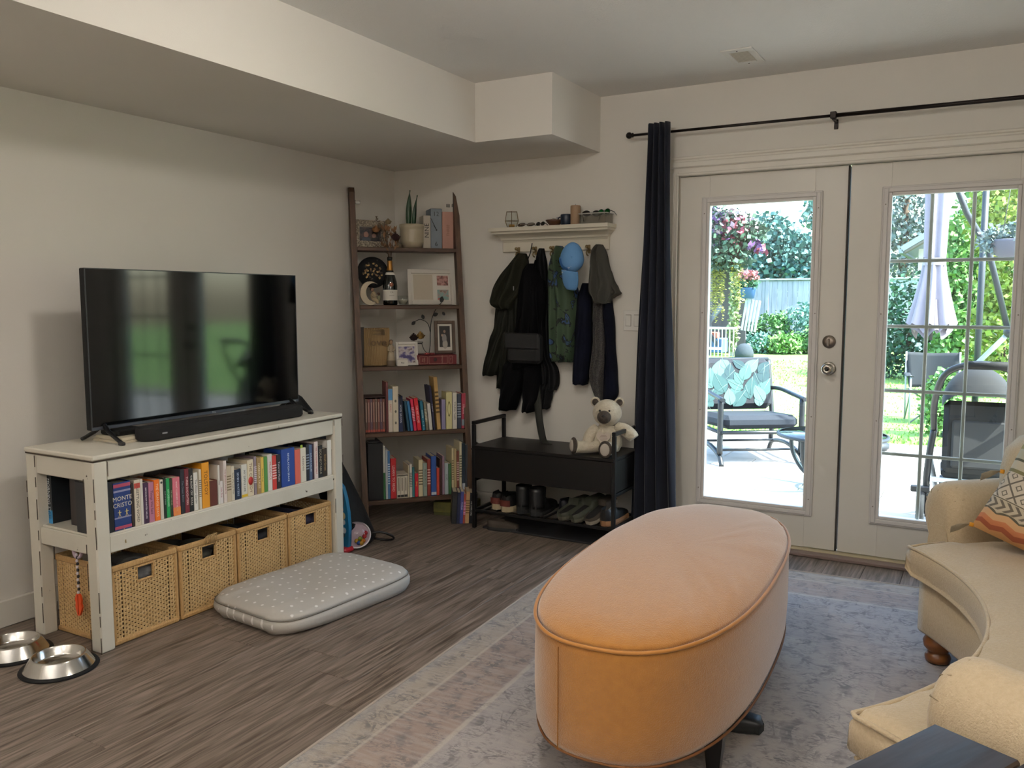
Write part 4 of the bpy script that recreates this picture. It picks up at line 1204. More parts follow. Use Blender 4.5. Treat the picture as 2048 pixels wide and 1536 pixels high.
obj('card_leaf', G(Matrix.Rotation(-.5, 4, 'X')).box(0, .067, .0, .0014, -.02, .0), M_paper, cd, (0, .0, .036), (radians(160), 0, 0))
text('Mel', .014, M_ink, cd, (.033, -.0014, .019), FACE_ROT)
rdk = thing('red_reference_book', 'thick red book lying flat with gold ruled panels on its spine', 'book', LS(.355, .05, 2), LA)
M_red = mat('red_cloth', '#5e1016', .6)
g = G()
g.box(0, .262, -.002, .004, 0, .064, .003)
g.box(0, .262, 0, .17, 0, .004, .001)
g.box(0, .262, 0, .17, .06, .064, .001)
obj('cover', g, M_red, rdk)
obj('pages', G().box(.004, .258, .004, .162, .004, .06), M_page, rdk)
gd = G()
for (a, b) in ((.018, .068), (.078, .2), (.21, .235)):
    for (x0, x1, z0, z1) in ((a, b, .008, .0095), (a, b, .0545, .056), (a, a + .0015, .008, .056), (b - .0015, b, .008, .056)):
        gd.box(x0, x1, -.0028, -.0018, z0, z1)
obj('gold_rules', gd, mat('gold_ink', '#b59a83', .5), rdk)
text('Das|beste'.replace('|', '\n'), .014, _mats['gold_ink'], rdk, (.043, -.0026, .033), Matrix(((0, -1, 0), (0, 0, -1), (1, 0, 0))))
text('Kochbuch', .013, _mats['gold_ink'], rdk, (.165, -.0026, .033), Matrix(((0, -1, 0), (0, 0, -1), (1, 0, 0))))
obj('rooster_emblem', G().ell((.12, -.002, .034), (.011, .0012, .013), 10, 6), plain('#2a090b'), rdk)
text('7', .016, _mats['gold_ink'], rdk, (.222, -.0026, .033), FACE_ROT)
# metal sprig candle holder on the red book
mt = thing('metal_sprig', 'black wire sprig with leaves and a tea light ring on the red book', 'ornament', LS(.445, .1, 2, .0645), LA)
w = G()
w.tube(cr([(0, 0, 0), (.01, 0, .06), (.012, 0, .14), (.02, 0, .22), (.05, 0, .29), (.085, 0, .33)], 6), .0028, 6)
w.tube(cr([(.012, 0, .14), (-.005, 0, .2), (-.05, 0, .225), (-.085, 0, .215)], 6), .0022, 6)
w.tube(cr([(0, 0, 0), (-.03, 0, .03), (-.045, 0, .07)], 5), .0022, 6)
w.tube([(-.09, 0, .0), (-.085, 0, .07)], .0022, 6)
w.tube([(-.12, -.02, .085), (-.09, -.03, .075), (-.045, -.02, .075), (-.035, .01, .08), (-.09, .03, .082), (-.12, -.02, .085)], .0022, 6)
w.tube([(-.085, 0, .07), (-.045, 0, .07)], .0022, 6)
obj('wire', w, M_black, mt)
def leafq(c, a, l, wd=.42):
    c = Vector(c)
    d = Vector((cos(a), 0, sin(a)))
    e = Vector((-sin(a), 0, cos(a)))
    g = G()
    pts = [(0, 0), (.25, .6), (.55, .8), (.8, .5), (1, 0), (.8, -.5), (.55, -.8), (.25, -.6)]
    g.loft([[c + d * (p * l) + e * (q * l * wd) + Vector((0, yy, 0)) for p, q in pts] for yy in (-.0015, .0015)], smooth=False)
    return g
for c, a, l in (((-.085, 0, .215), 3.9, .035), ((-.03, 0, .225), 1.9, .035), ((.028, 0, .25), .35, .04), ((.085, 0, .33), 1.4, .045), ((.075, 0, .32), -1.0, .03), ((.11, 0, .25), 2.2, .03)):
    obj('leaf', leafq(c, a, l), M_black, mt)
rs_ = obj('dried_rose', G().ell((0, 0, 0), (.001, .001, .001), 4, 3), M_black)
bpy.data.objects.remove(rs_)
for (c, col, lab, nm) in (((-.1, -.01, .115), '#241517', 'dark brown dried rose on the wire tea light ring', 'dried_rose'), ((-.055, -.005, .125), '#b08a3e', 'yellow dried rose on the wire tea light ring', 'dried_rose')):
    q = LS(.445 + c[0], .1 + c[1], 2, .0645 + c[2])
    o = rose((0, 0, 0), .03, col, nm)
    o.parent = None
    o.location = q
    tag(o, lab, 'flower')
P_wed = photo_mat('photo_portrait', ('#060606', '#0d0c0c', '#1c1816', '#0a0a0a'), 12)
wdf = frame('photo_frame', 'brown wooden photo frame standing on the red book', LS(.498, .15, 2, .0645), .138, .215, .02, mat('driftwood_frame', '#5d4a3a', .6, col2='#43342a', vs=12, stretch=(1, 1, 3)), ((.24, .76, .2, .84, P_wed),), .1)
for (x, z, sx, sz, c) in ((.068, .145, .008, .01, '#a98c78'), (.066, .1, .016, .03, '#8d8a86'), (.07, .062, .018, .03, '#a9a39a'), (.052, .12, .007, .009, '#b59a86')):
    obj('print_figure', G().ell((x, -.0055, z), (sx, .0006, sz), 12, 8), plain(c), wdf)
sr = G()
for k in range(7):
    a = 2 * pi * k / 7
    sr.ell((.02 * cos(a), .02 * sin(a), .008), (.016, .007, .007), 8, 6, Matrix.Rotation(a, 3, 'Z'))
o = obj('red_flower', sr, plain('#7d2b2b', .7), None, LS(.435, .03, 2, .0647))
tag(o, 'small red cloth flower lying on the red book', 'flower')

# floor books against the shelf foot, yellow box behind, wall socket with plug
fb = [('black hardback with a dark cover', '#0d1012', '', '#888888', 0, .03, .2, .05), ('navy paperback', '#141d3a', '', '#aab', .03, .02, .195, .05), ('purple-blue paperback with a pink foot', '#3d4384', 'PUZZLES', '#d2d0ea', .05, .02, .2, .05), ('red and blue paperback', '#a0483c', '', '#ead', .07, .014, .185, .05), ('tan hardback with gold rules', '#b89468', '', '#6a4f2a', .084, .024, .2, .05), ('black paperback with white lettering', '#14161a', 'THE DARK OAK', '#d8d8d2', .108, .022, .19, .05), ('plain black hardback', '#0b0b0d', '', '#555', .13, .024, .185, .05)]
FB = Vector((.735, -.44, 0))
shelf_row(fb, lambda s: FB + DV * s * .8 + Vector((s * .28, -.02 * s, .0005)), LA - radians(12), .15, 'in the floor row by the bench', 'books on the floor beside the bench', ('ladder foot', 'bench'), random.Random(3))
yb = thing('yellow_box', 'flat yellow-green puzzle box on the floor under the ladder shelf', 'box', (.62, -.2, 0), radians(14))
obj('tray', G().box(-.13, .13, -.08, .08, 0, .05, .002), plain('#4a4a24', .7), yb)
obj('lid', G().box(-.133, .133, -.083, .083, .02, .088, .003), mat('puzzle_print', '#6b6526', .6, col2='#3a3a1a', vs=14), yb)
sk = thing('wall_socket', 'white wall socket behind the lowest ladder tier', 'socket', (.665, -.0005, .40))
obj('plate', G().box(-.037, .037, -.006, 0, -.06, .06, .003), M_white, sk)
for z in (-.02, .022):
    obj('outlet', G().box(-.017, .017, -.008, -.004, z - .014, z + .014, .004), plain('#bdb8ae'), sk)
pg_ = thing('plug_cable', 'black angled plug and cable in the wall socket', 'cable', (.665, -.01, .424))
obj('plug', G(Matrix.Rotation(radians(25), 4, 'Y')).box(-.024, .014, -.028, 0, -.014, .014, .006), M_black, pg_)
obj('cable', G().tube(cr([(-.015, -.02, -.005), (-.07, -.05, -.07), (-.12, -.08, -.14), (-.16, -.07, -.24)], 6), .0035, 8), M_black, pg_)

# ------------------------------------------------------------------ coat shelf and what stands on it
M_cream = mat('cream_wood', '#dbd5c6', .5, col2='#d3ccbb', vs=4)
cs = thing('coat_shelf', 'cream wall shelf with crown moulding and a peg board below', 'shelf', (1.22, 0, 1.67))
obj('peg_board', G().box(-.362, .362, -.02, 0, 0, .11, .003), M_cream, cs)
cv = G()
def crown(z, o):
    return [(-.352 - o * .42, -.018 - o), (.352 + o * .42, -.018 - o), (.352 + o * .42, 0), (-.352 - o * .42, 0)]
prof = [(.06, .004), (.073, .012), (.074, .024), (.08, .026), (.086, .03), (.097, .05), (.107, .078), (.108, .092), (.116, .094), (.122, .098), (.123, .112), (.145, .114)]
cv.loft([[(x, y, z) for x, y in crown(z, o)] for z, o in prof], smooth=False)
obj('crown_moulding', cv, M_cream, cs)
HKX = (-.245, -.125, -.005, .115, .235)
for hx in HKX:
    h = G()
    h.tube([(hx, -.018, .0), (hx, -.05, -.006), (hx, -.06, -.02), (hx, -.05, -.032), (hx, -.036, -.034)], .0045, 8)
    h.tube([(hx, -.018, .006), (hx, -.04, .01), (hx, -.05, .016)], .0045, 8)
    h.ell((hx, -.055, .018), (.01, .009, .01), 12, 8)
    hk = obj('hook', h, mat('brass_hook', '#8d7a55', .4, metal=.7), cs)
    obj('hook_plate', G().box(hx - .009, hx + .009, -.023, -.019, -.02, .03, .002), _mats['brass_hook'], hk)
ST = 1.67 + .1455
# wire lantern
wl = thing('candle_lantern', 'brass wire geometric candle holder on the coat shelf', 'candle holder', (.955, -.075, ST))
rings = [(.03, .002), (.047, .042), (.036, .098)]
wg = G()
for (r, z) in rings:
    P = [(r * cos(2 * pi * k / 6), r * sin(2 * pi * k / 6), z) for k in range(6)]
    for k in range(6): wg.tube([P[k], P[(k + 1) % 6]], .0016, 5)
for k in range(6):
    a = 2 * pi * k / 6
    wg.tube([(r * cos(a), r * sin(a), z) for r, z in rings], .0016, 5)
obj('wire_cage', wg, mat('brass_wire', '#6a5530', .35, metal=.8), wl)['kind'] = 'stuff'
obj('tea_light', G().lathe([(.018, .002), (.018, .02), (.016, .02), (.015, .016), (.001, .016)], 18), mat('gold_cup', '#b58a45', .35, metal=.6), wl)
obj('glass', G().lathe([(.028, .004), (.043, .042), (.033, .094)], 6, cap=False), CLEAR, wl)
def sunglasses(label, loc, rz, lens, frm, s=1, rx=0):
    t = thing('sunglasses', label, 'sunglasses', loc, rot=(rx, 0, rz))
    for k in (-1, 1):
        rim = [(k * .034 * s + .027 * s * cos(a), 0, .022 * s + .021 * s * sin(a)) for a in [2 * pi * j / 18 for j in range(19)]]
        obj('rim', G().tube(rim, .0022, 6), frm, t)
        obj('lens', G().ell((k * .034 * s, 0, .022 * s), (.026 * s, .002, .02 * s), 18, 8), lens, t)
        obj('temple', G().tube([(k * .061 * s, .0, .03 * s), (k * .06 * s, .05 * s, .03 * s), (k * .052 * s, .09 * s, .014 * s)], .0022, 6), frm, t)
    obj('bridge', G().tube([(-.008 * s, 0, .026 * s), (0, 0, .03 * s), (.008 * s, 0, .026 * s)], .002, 6), frm, t)
    return t
M_lens = mat('dark_lens', '#15110e', .08, spec=.8)
sunglasses('thin round brown sunglasses lying on the coat shelf', (1.065, -.105, ST + .003), radians(4), mat('brown_lens', '#4a3a2c', .1, spec=.8), plain('#2a211a', .4), .9, radians(-55))
sunglasses('dark folded sunglasses beside the wooden bowl', (1.165, -.1, ST + .003), radians(-15), M_lens, M_black, .55, radians(-20))
bw = thing('wooden_bowl', 'shallow brown wooden bowl holding keys', 'bowl', (1.25, -.075, ST))
obj('bowl', G().lathe([(.025, 0), (.028, .002), (.045, .02), (.055, .034), (.052, .034), (.04, .02), (.02, .008), (.001, .007)], 26), mat('bowl_wood', '#3d2517', .5, col2='#55341f', vs=12), bw)
kk = thing('key_bunch', 'bunch of keys with blue tags heaped in the wooden bowl', 'keys', (1.262, -.075, ST + .012))
for k in range(7):
    a = k * .9
    obj('key', G(Matrix.Translation((.012 * cos(a), .012 * sin(a), .014 + .003 * k)) @ Matrix.Rotation(a, 4, 'Z') @ Matrix.Rotation(.5 * sin(k), 4, 'X')).box(-.006, .022, -.004, .004, -.001, .001, .0005), plain('#2d4666' if k % 3 == 0 else '#6f6a60', .35), kk)
cu = thing('mug', 'dark blue speckled mug on the coat shelf', 'mug', (1.33, -.075, ST))
obj('body', G().lathe([(.028, 0), (.034, .006), (.036, .06), (.034, .064), (.031, .06), (.029, .01), (.001, .008)], 26), mat('blue_glaze', '#11161f', .3, col2='#25354a', vs=30), cu)
obj('handle', G().tube(cr([(-.033, 0, .05), (-.052, 0, .046), (-.054, 0, .025), (-.034, 0, .014)], 5), .0045, 8), _mats['blue_glaze'], cu)
cn = thing('pillar_candle', 'tan pillar candle on the coat shelf beside the clear tub', 'candle', (1.392, -.08, ST))
obj('wax', G().lathe([(.028, 0), (.03, .003), (.03, .108), (.028, .112), (.02, .11), (.001, .108)], 26), mat('tan_wax', '#9c8166', .6), cn)
obj('wick', G().tube([(0, 0, .108), (.001, 0, .12)], .0012, 5), M_ink, cn)
tb = thing('plastic_tub', 'clear plastic tub on the coat shelf holding sunglasses', 'tub', (1.525, -.08, ST))
g = G()
for (x0, x1, y0, y1) in ((-.085, -.082, -.05, .05), (.082, .085, -.05, .05), (-.082, .082, -.05, -.047), (-.082, .082, .047, .05)):
    g.box(x0, x1, y0, y1, 0, .056)
g.box(-.082, .082, -.047, .047, 0, .003)
obj('walls', g, glass_mat('cloudy_plastic', '#ecebe8', .2, 2.2), tb)
rm = G()
for (x0, x1, y0, y1) in ((-.09, -.08, -.055, .055), (.08, .09, -.055, .055), (-.08, .08, -.055, -.046), (-.08, .08, .046, .055)):
    rm.box(x0, x1, y0, y1, .054, .06, .002)
obj('rim', rm, mat('cloudy_rim', '#a9a6a2', .3), tb)
sunglasses('black wraparound sunglasses piled in the clear tub', (1.495, -.08, ST + .045), radians(25), M_lens, M_black, .85, radians(-25))
sunglasses('green mirrored sunglasses on top of the clear tub', (1.575, -.085, ST + .05), radians(-20), mat('green_mirror', '#0b6b2c', .12, metal=.7), M_black, .75, radians(-10))

# ------------------------------------------------------------------ garments on the hooks
def drape(rows, off, depth, ripples=5, amp=.25, seed=0, n=40, sub=5, top=.5):
    """a hanging cloth form: closed loft of flattened, rippled rings; rows are (z, x left, x right) from top down"""
    rr = random.Random(seed)
    ph = [rr.uniform(0, 6.28) for _ in range(4)]
    R = cr([tuple(r) for r in rows], sub)
    rings = []
    N = len(R)
    for i, (z, xl, xr) in enumerate(R):
        v = i / (N - 1)
        e = min(1, .55 + v * 2.2) * (1 if v < .97 else .85)
        ring = []
        for k in range(n + 1):
            u = k / n
            pr = max(sin(pi * u), 0) ** top
            rip = 1 + .72 * amp * (sin(u * 2 * pi * ripples + ph[0] + v * 2.2) * (.4 + .6 * v) + .5 * sin(u * 2 * pi * ripples * .5 + ph[1] - v * 3) + .25 * sin(u * 17 + v * 14 + ph[2]))
            ring.append((xl + (xr - xl) * u + .002 * sin(v * 20 + u * 9 + ph[3]), -off - depth * e * pr * rip, z + .004 * sin(u * 15 + ph[1]) * (v > .9)))
        for k in range(n - 1, 0, -4):
            u = k / n
            ring.append((xl + (xr - xl) * u, -off, z))
        rings.append(ring)
    return G().loft(rings)
def garment(name, label, cat, parts, loc=(0, 0, 0)):
    t = thing(name, label, cat, loc)
    for nm, key, off, dep, m, rp, am, sd in parts:
        obj(nm, drape(CO[key], off, dep, rp, am, sd), m, t)
    return t
M_oil = mat('waxed_olive', '#10110b', .7, col2='#191a12', vs=8, bump=.25, bs=22, spec=.2)
M_oil2 = mat('waxed_olive_hood', '#18190f', .75, col2='#212116', vs=8, bump=.2, bs=18, spec=.2)
M_blk = mat('black_cloth', '#040405', .9, col2='#070709', vs=10, bump=.25, bs=24, spec=.12)
M_slate = mat('black_shell', '#070809', .7, col2='#0d0e10', vs=9, bump=.3, bs=20, spec=.2)
M_navy = mat('navy_cloth', '#080a14', .9, col2='#0c0f1f', vs=9, bump=.2, bs=20, spec=.15)
M_grey = mat('grey_hood', '#34332d', .9, col2='#3d3b34', vs=9, bump=.2, bs=26)
M_heat = mat('heather_grey', '#4a4742', .95, col2='#28262a', vs=160, contrast=.3, bump=.3, bs=120)
garment('rain_jacket', 'olive-black waxed rain jacket with a hood on the first hook', 'jacket', [('body', 'c1body', .02, .06, M_oil, 4, .3, 1), ('sleeve', 'c1sleeve', .03, .07, M_oil, 3, .25, 2), ('hood', 'c1hood', .025, .1, M_oil2, 3, .3, 3)])
cj = garment('hanging_jacket', 'black shell jacket with a dangling zip behind the patterned coat', 'jacket', [('body', 'c3', .02, .055, M_slate, 4, .3, 4), ('cuff', 'c3b', .03, .05, M_slate, 2, .25, 5)])
obj('hanging_loop', G().tube([(1.085, -.05, 1.72), (1.075, -.055, 1.66), (1.06, -.06, 1.62)], .003, 6), M_black, cj)
obj('zip_pull', G().tube([(1.115, -.08, .965), (1.116, -.085, .93), (1.115, -.086, .92)], [.0015, .0015, .004], 6), M_steel, cj)
bp_ = garment('snow_trousers', 'long black bib trousers hanging with both legs down', 'trousers', [('bib', 'c2body', .05, .09, M_blk, 3, .22, 6), ('leg', 'c2legL', .05, .085, M_blk, 2, .25, 7), ('leg', 'c2legR', .05, .085, M_blk, 2, .25, 8)])
obj('tag', G().box(1.012, 1.018, -.16, -.157, 1.43, 1.455), plain('#8d8f92'), bp_)
bz = CO['bag']
sb_ = thing('shoulder_bag', 'black shoulder bag with a wide flap hanging over the bib trousers', 'bag', ((bz[0][1] + bz[0][2]) / 2, -.15, bz[1][0]))
wd = (bz[0][2] - bz[0][1]) / 2
hh = bz[0][0] - bz[1][0]
obj('pouch', G().box(-wd, wd, -.06, .02, 0, hh * .97, .02), mat('bag_nylon', '#060607', .7, bump=.2, bs=150), sb_)
obj('flap', G().box(-wd - .003, wd + .003, -.072, -.055, hh * .47, hh, .012), mat('bag_flap', '#0a0a0c', .6, bump=.15, bs=120), sb_)
obj('strap', G().tube([(-wd + .03, 0, hh), (-.03, .03, hh + .2), (.03, .06, hh + .44)], .006, 6), M_blk, sb_)
obj('strap', G().tube([(wd - .03, 0, hh), (.05, .03, hh + .2), (.035, .06, hh + .44)], .006, 6), M_blk, sb_)
# camouflage coat
M_camo = mat('green_print', '#1d2a1c', .8, bump=.25, bs=18)
n, L, b = nodes_of(M_camo)
tc = n.new('ShaderNodeTexCoord')
n1 = n.new('ShaderNodeTexNoise'); n1.inputs['Scale'].default_value = 13; n1.inputs['Detail'].default_value = 3; n1.inputs['Distortion'].default_value = 1.2
r1 = n.new('ShaderNodeValToRGB')
els = r1.color_ramp.elements
els[0].color = lin('#33452f'); els[0].position = .0
els[1].color = lin('#33452f'); els[1].position = .53
for p_, c_ in ((.55, '#0c120e'), (.6, '#10161a'), (.61, '#2c4670'), (.67, '#22331f')):
    q = els.new(p_); q.color = lin(c_)
r1.color_ramp.interpolation = 'CONSTANT'
L.new(tc.outputs['Object'], n1.inputs['Vector']); L.new(n1.outputs['Fac'], r1.inputs[0]); L.new(r1.outputs[0], b.inputs['Base Color'])
pc = garment('patterned_coat', 'green coat printed with dark and blue shapes', 'coat', [('body', 'c4', .03, .1, M_camo, 3, .28, 11)])
# cap
kc = CO['cap']
cx_ = (kc[1][1] + kc[1][2]) / 2
cz_ = (kc[0][0] + kc[1][0]) / 2
cp_ = thing('baseball_cap', 'light blue baseball cap with its peak hanging down', 'cap', (cx_, -.17, cz_), rot=(radians(8), radians(8), 0))
M_cap = mat('cap_blue', '#5a8cc0', .85, col2='#6697c9', vs=6, bump=.1, bs=200)
hw_ = (kc[1][2] - kc[1][1]) / 2
ch_ = (kc[0][0] - kc[1][0]) / 2
def cdome(s, q):
    return [(hw_ * s * cos(2 * pi * j / 28) * (1 - .12 * max(0, sin(2 * pi * j / 28))), -.02 - .07 * q, ch_ * (.12 + s * sin(2 * pi * j / 28) * (1 if sin(2 * pi * j / 28) > 0 else .82))) for j in range(28)]
obj('crown', G().loft([cdome(s, q) for s, q in ((.98, 0), (1.03, .25), (.98, .55), (.82, .82), (.5, .96), (.1, 1))]), M_cap, cp_)
obj('peak', G().sheet(lambda u, v: (.012 + (u - .5) * 2 * hw_ * .74 * sqrt(max(.02, 1 - (.93 * v) ** 4)), -.075 - .02 * cos((u - .5) * 2.6) + .035 * v, -ch_ * .55 - .115 * v), 14, 10, .004), M_cap, cp_)
obj('side_panel', G().loft([[(hw_ * s * cos(a), -.022 - .0715 * q, ch_ * (.12 + s * .82 * sin(a))) for a in [radians(178) + radians(95) * j / 14 for j in range(15)]] for s, q in ((1.03, .0), (1.08, .25), (1.03, .57), (.87, .86), (.6, 1.0))], cap=False, closed=False), mat('cap_band', '#2f66a3', .85), cp_, fix=False)
text('outdoors', .02, plain('#cfd9e6'), cp_, (-.01, -.085, -.045), Matrix.Rotation(radians(-40), 3, 'Y') @ FACE_ROT)
obj('button', G().ell((.02, -.09, .03), (.006, .004, .006), 10, 6), M_cap, cp_)
hj = garment('hooded_jacket', 'navy and heather grey jacket with an olive grey hood', 'jacket', [('body', 'heather', .03, .07, M_heat, 3, .25, 12), ('sleeve', 'navyL', .04, .075, M_navy, 2, .2, 13), ('sleeve', 'navyR', .02, .065, M_navy, 2, .2, 14), ('hood_side', 'hoodR', .03, .07, M_grey, 2, .25, 16), ('hood', 'hood', .05, .11, M_grey, 3, .28, 15)])
sz_ = CO['strap']
st_ = thing('hanging_strap', 'dark olive webbing strap hanging down onto the bench', 'strap', (0, 0, 0))
path = [(1.128, -.07, 1.02), (1.128, -.07, .9), (1.14, -.08, .78), (1.165, -.1, .64), (1.2, -.13, .545), (1.235, -.17, .513), (1.285, -.21, .5085)]
PP = cr(path, 5)
obj('webbing', G().sheet(lambda u, v: (lambda p: (p[0] + (u - .5) * .045, p[1] + (u - .5) * .01, p[2] + .0))(PP[min(int(v * (len(PP) - 1) + .5), len(PP) - 1)]), 3, len(PP) - 1, .003), mat('webbing', '#16170f', .7, bump=.4, bs=300), st_)

# ------------------------------------------------------------------ bench
BX0, BX1, BY0, BY1 = .89, 1.815, -.45, -.07
be = thing('storage_bench', 'black storage bench with metal arms and a shoe rack below', 'bench', ((BX0 + BX1) / 2, (BY0 + BY1) / 2, 0))
bx_, by_ = (BX0 + BX1) / 2, (BY0 + BY1) / 2
M_bw = mat('espresso_wood', '#0b0a0a', .45, col2='#110e0d', vs=5, stretch=(.5, 6, 6), spec=.3)
def bbox(name, x0, x1, y0, y1, z0, z1, b=.003, m=None, par=None):
    return obj(name, G().box(x0 - bx_, x1 - bx_, y0 - by_, y1 - by_, z0, z1, b), m or M_black, par or be)
T_ = .022
for xa in (BX0, BX1 - T_):
    for ya in (BY0, BY1 - T_):
        bbox('upright', xa, xa + T_, ya, ya + T_, 0, .63)
    bbox('arm_bar', xa, xa + T_, BY0, BY1, .63, .652)
    bbox('side_rail', xa, xa + T_, BY0 + T_, BY1 - T_, .288, .306)
    bbox('side_rail', xa, xa + T_, BY0 + T_, BY1 - T_, .1, .118)
bbox('lid', BX0 + T_ * .2, BX1 - T_ * .2, BY0 - .008, BY1 + .005, .487, .506, .003, M_bw)
bbox('box_front', BX0 + T_, BX1 - T_, BY0 - .002, BY0 + .014, .31, .4865, .002, M_bw)
bbox('box_back', BX0 + T_, BX1 - T_, BY1 - .014, BY1, .31, .4865, .002, M_bw)
bbox('box_side', BX0 + .004, BX0 + .018, BY0 + T_, BY1 - T_, .31, .4865, .002, M_bw)
bbox('box_side', BX1 - .018, BX1 - .004, BY0 + T_, BY1 - T_, .31, .4865, .002, M_bw)
bbox('box_floor', BX0 + T_, BX1 - T_, BY0 + .014, BY1 - .014, .31, .322, .001, M_bw)
for ya in (BY0 + .002, BY1 - .018):
    bbox('rack_rail', BX0 + T_, BX1 - T_, ya, ya + .016, .1, .116)
for k in range(11):
    xx = BX0 + .06 + k * .08
    bbox('rack_slat', xx, xx + .014, BY0 + .018, BY1 - .018, .104, .114, .002)

# ------------------------------------------------------------------ shoes
def shoe(name, label, loc, rz, L=.28, W=.1, upper=None, sole=None, inner=None, hgt=.075, collar=.11, open_=.45, shaft=0, heelcol=None, pitch=0, group=None, solet=.022):
    """toe points along local +y, heel at y=0; upper is a loft of U-shaped sections with an opening at the heel end"""
    t = thing(name, label, 'shoe', loc, rot=(pitch, 0, rz), group=group)
    out = []
    for k in range(20):
        v = k / 19
        w = W * (.36 + .14 * sin(pi * min(v * 1.15, 1)) ** .8) if v < .9 else W * .47 * sqrt(max(0, 1 - ((v - .9) / .1) ** 2)) * .95
        if v < .08: w = W * .34 * sqrt(1 - ((.08 - v) / .08) ** 2 * .8)
        out.append((w, v * L))
    poly = [(w, y) for w, y in out] + [(-w * .92, y) for w, y in out[::-1]]
    sg = G().loft([[(x * .97, y, 0) for x, y in poly], [(x * 1.03, y, solet * .4) for x, y in poly], [(x, y, solet) for x, y in poly]], smooth=False)
    obj('sole', sg, sole, t)
    secs = []
    m = 17
    for k in range(20):
        v = k / 19
        w = out[k][0] * .97
        y = out[k][1]
        top = hgt * (1 - .35 * max(0, (v - .45) / .55) ** 1.2) if v > open_ else collar
        if v > .93: top *= sqrt(max(.12, 1 - ((v - .93) / .075) ** 2))
        op = max(0, 1 - max(0, (v - open_) / .08)) if v > .02 else .0
        ring = []
        for j in range(m):
            a = -1 + 2 * j / (m - 1)
            ang = a * pi / 2
            x = w * sin(ang) * (1 if abs(a) > .4 else 1)
            z = solet + (top - solet) * (max(cos(ang), 0) ** .6)
            if op > .5:
                q = w * .72
                if abs(x) < q:
                    x = q * (1 if x >= 0 else -1) * .98 if abs(x) > .001 else 0
                    z = top if abs(a) > .25 else solet + .006
                    if abs(a) <= .25: x = q * a / .25 * .9
            ring.append((x, y, z))
        secs.append(ring)
    ug = G()
    ug.loft(secs, cap=False, closed=False)
    hl = secs[0]
    ug.add([p for p in hl], [tuple(range(m))])
    obj('upper', ug, upper, t, fix=False)
    if heelcol:
        hp = G().loft([[(x * 1.04, y - .003, z) for x, y, z in [(W * .33 * sin(a), .012 - .012 * cos(a), zz) for a in [radians(-85 + 17 * j) for j in range(11)]]] for zz in (solet, collar * .72)], cap=False, closed=False)
        obj('heel_panel', hp, heelcol, t, fix=False)
    if inner:
        obj('insole', G().loft([[(w * .66 * s, y, solet + .008) for s in (-1, 0, 1)] for w, y in out[1:int(20 * open_) + 2]], cap=False, closed=False), inner, t, fix=False)
    if shaft:
        rings = []
        for z, s in ((collar * .8, 1), (collar + shaft * .5, 1.0), (collar + shaft, 1.06)):
            rings.append([(W * .42 * s * cos(a), L * .2 + L * .19 * s * sin(a), z) for a in [2 * pi * j / 20 for j in range(20)]])
        obj('shaft', G().sheet(lambda u, v: (W * .42 * (1 + .06 * v) * cos(2 * pi * u), L * .2 + L * .19 * (1 + .06 * v) * sin(2 * pi * u), solet + .02 + (collar + shaft - solet - .02) * v), 24, 6, -.004), upper, t)
    return t
S_red = plain('#5a2219', .7); S_cr = plain('#a99a7c', .7); S_blk = mat('shoe_black', '#0c0c0d', .5, bump=.15, bs=60); S_ol = mat('olive_foam', '#34362a', .7); S_in = plain('#12100f', .9)
S_tan = plain('#8a6240', .7); S_br = mat('brown_suede', '#3a3128', .85, bump=.2, bs=120); S_rub = plain('#191a1a', .8); S_fl = plain('#8b8577', .9)
RZ = .1175
shoe('sneaker', 'black sneaker with a red heel and thick cream sole beside the ladder shelf', (1.02, -.4, RZ), 0, .28, .095, S_blk, S_cr, S_in, .085, .1, .4, heelcol=S_red, solet=.035)
shoe('sneaker', 'black sneaker with a red heel and thick cream sole next to the boots', (1.105, -.43, RZ), 0, .28, .1, S_blk, S_cr, S_in, .085, .1, .4, heelcol=S_red, solet=.035)
shoe('ankle_boot', 'black leather ankle boot beside the red-heeled sneakers', (1.2, -.42, RZ), radians(-3), .27, .09, S_blk, S_rub, S_in, .08, .1, .4, .065)
shoe('ankle_boot', 'black leather ankle boot with a pull loop next to the dark trainer', (1.3, -.43, RZ), radians(2), .27, .1, S_blk, S_rub, S_in, .08, .1, .4, .06)
shoe('trainer', 'dark trainer with a pale striped side behind the olive clogs', (1.41, -.3, RZ), radians(-25), .24, .085, mat('shoe_navy', '#11131c', .6), plain('#7a6a60'), S_in, .075, .085, .42)
shoe('clog', 'olive foam clog with its dark opening facing out', (1.475, -.43, RZ), radians(-14), .27, .105, S_ol, plain('#4f4f42', .7), S_in, .075, .045, .52, pitch=radians(14))
shoe('clog', 'olive foam clog lying over its pair with the strap forward', (1.56, -.44, RZ), radians(-20), .27, .105, S_ol, plain('#4f4f42', .7), S_in, .08, .05, .52, pitch=radians(20))
shoe('slipper', 'brown slipper with a pale rim tipped toward the room', (1.655, -.44, RZ), radians(-12), .26, .105, S_br, S_fl, S_in, .07, .04, .55, pitch=radians(22))
shoe('trainer', 'black trainer with a tan heel sole beside the bench upright', (1.742, -.43, RZ), radians(-4), .26, .09, S_blk, S_tan, S_in, .08, .095, .4, solet=.03)
shoe('child_shoe', 'small dark shoe with loose laces on the floor beside the curtain', (1.875, -.36, 0), radians(-70), .17, .07, S_blk, S_rub, S_in, .06, .07, .42)
shoe('low_shoe', 'dark low shoe on the floor under the bench beside the ladder shelf', (.985, -.42, 0), radians(-80), .2, .08, S_br, S_rub, S_in, .06, .06, .45)
tag(obj('orange_bobble', G().ell((1.868, -.43, .145), (.016, .016, .016), 14, 10), mat('orange_felt', '#b5602a', .8, bump=.5, bs=150)), 'small orange bobble beside the bench upright', 'bobble')
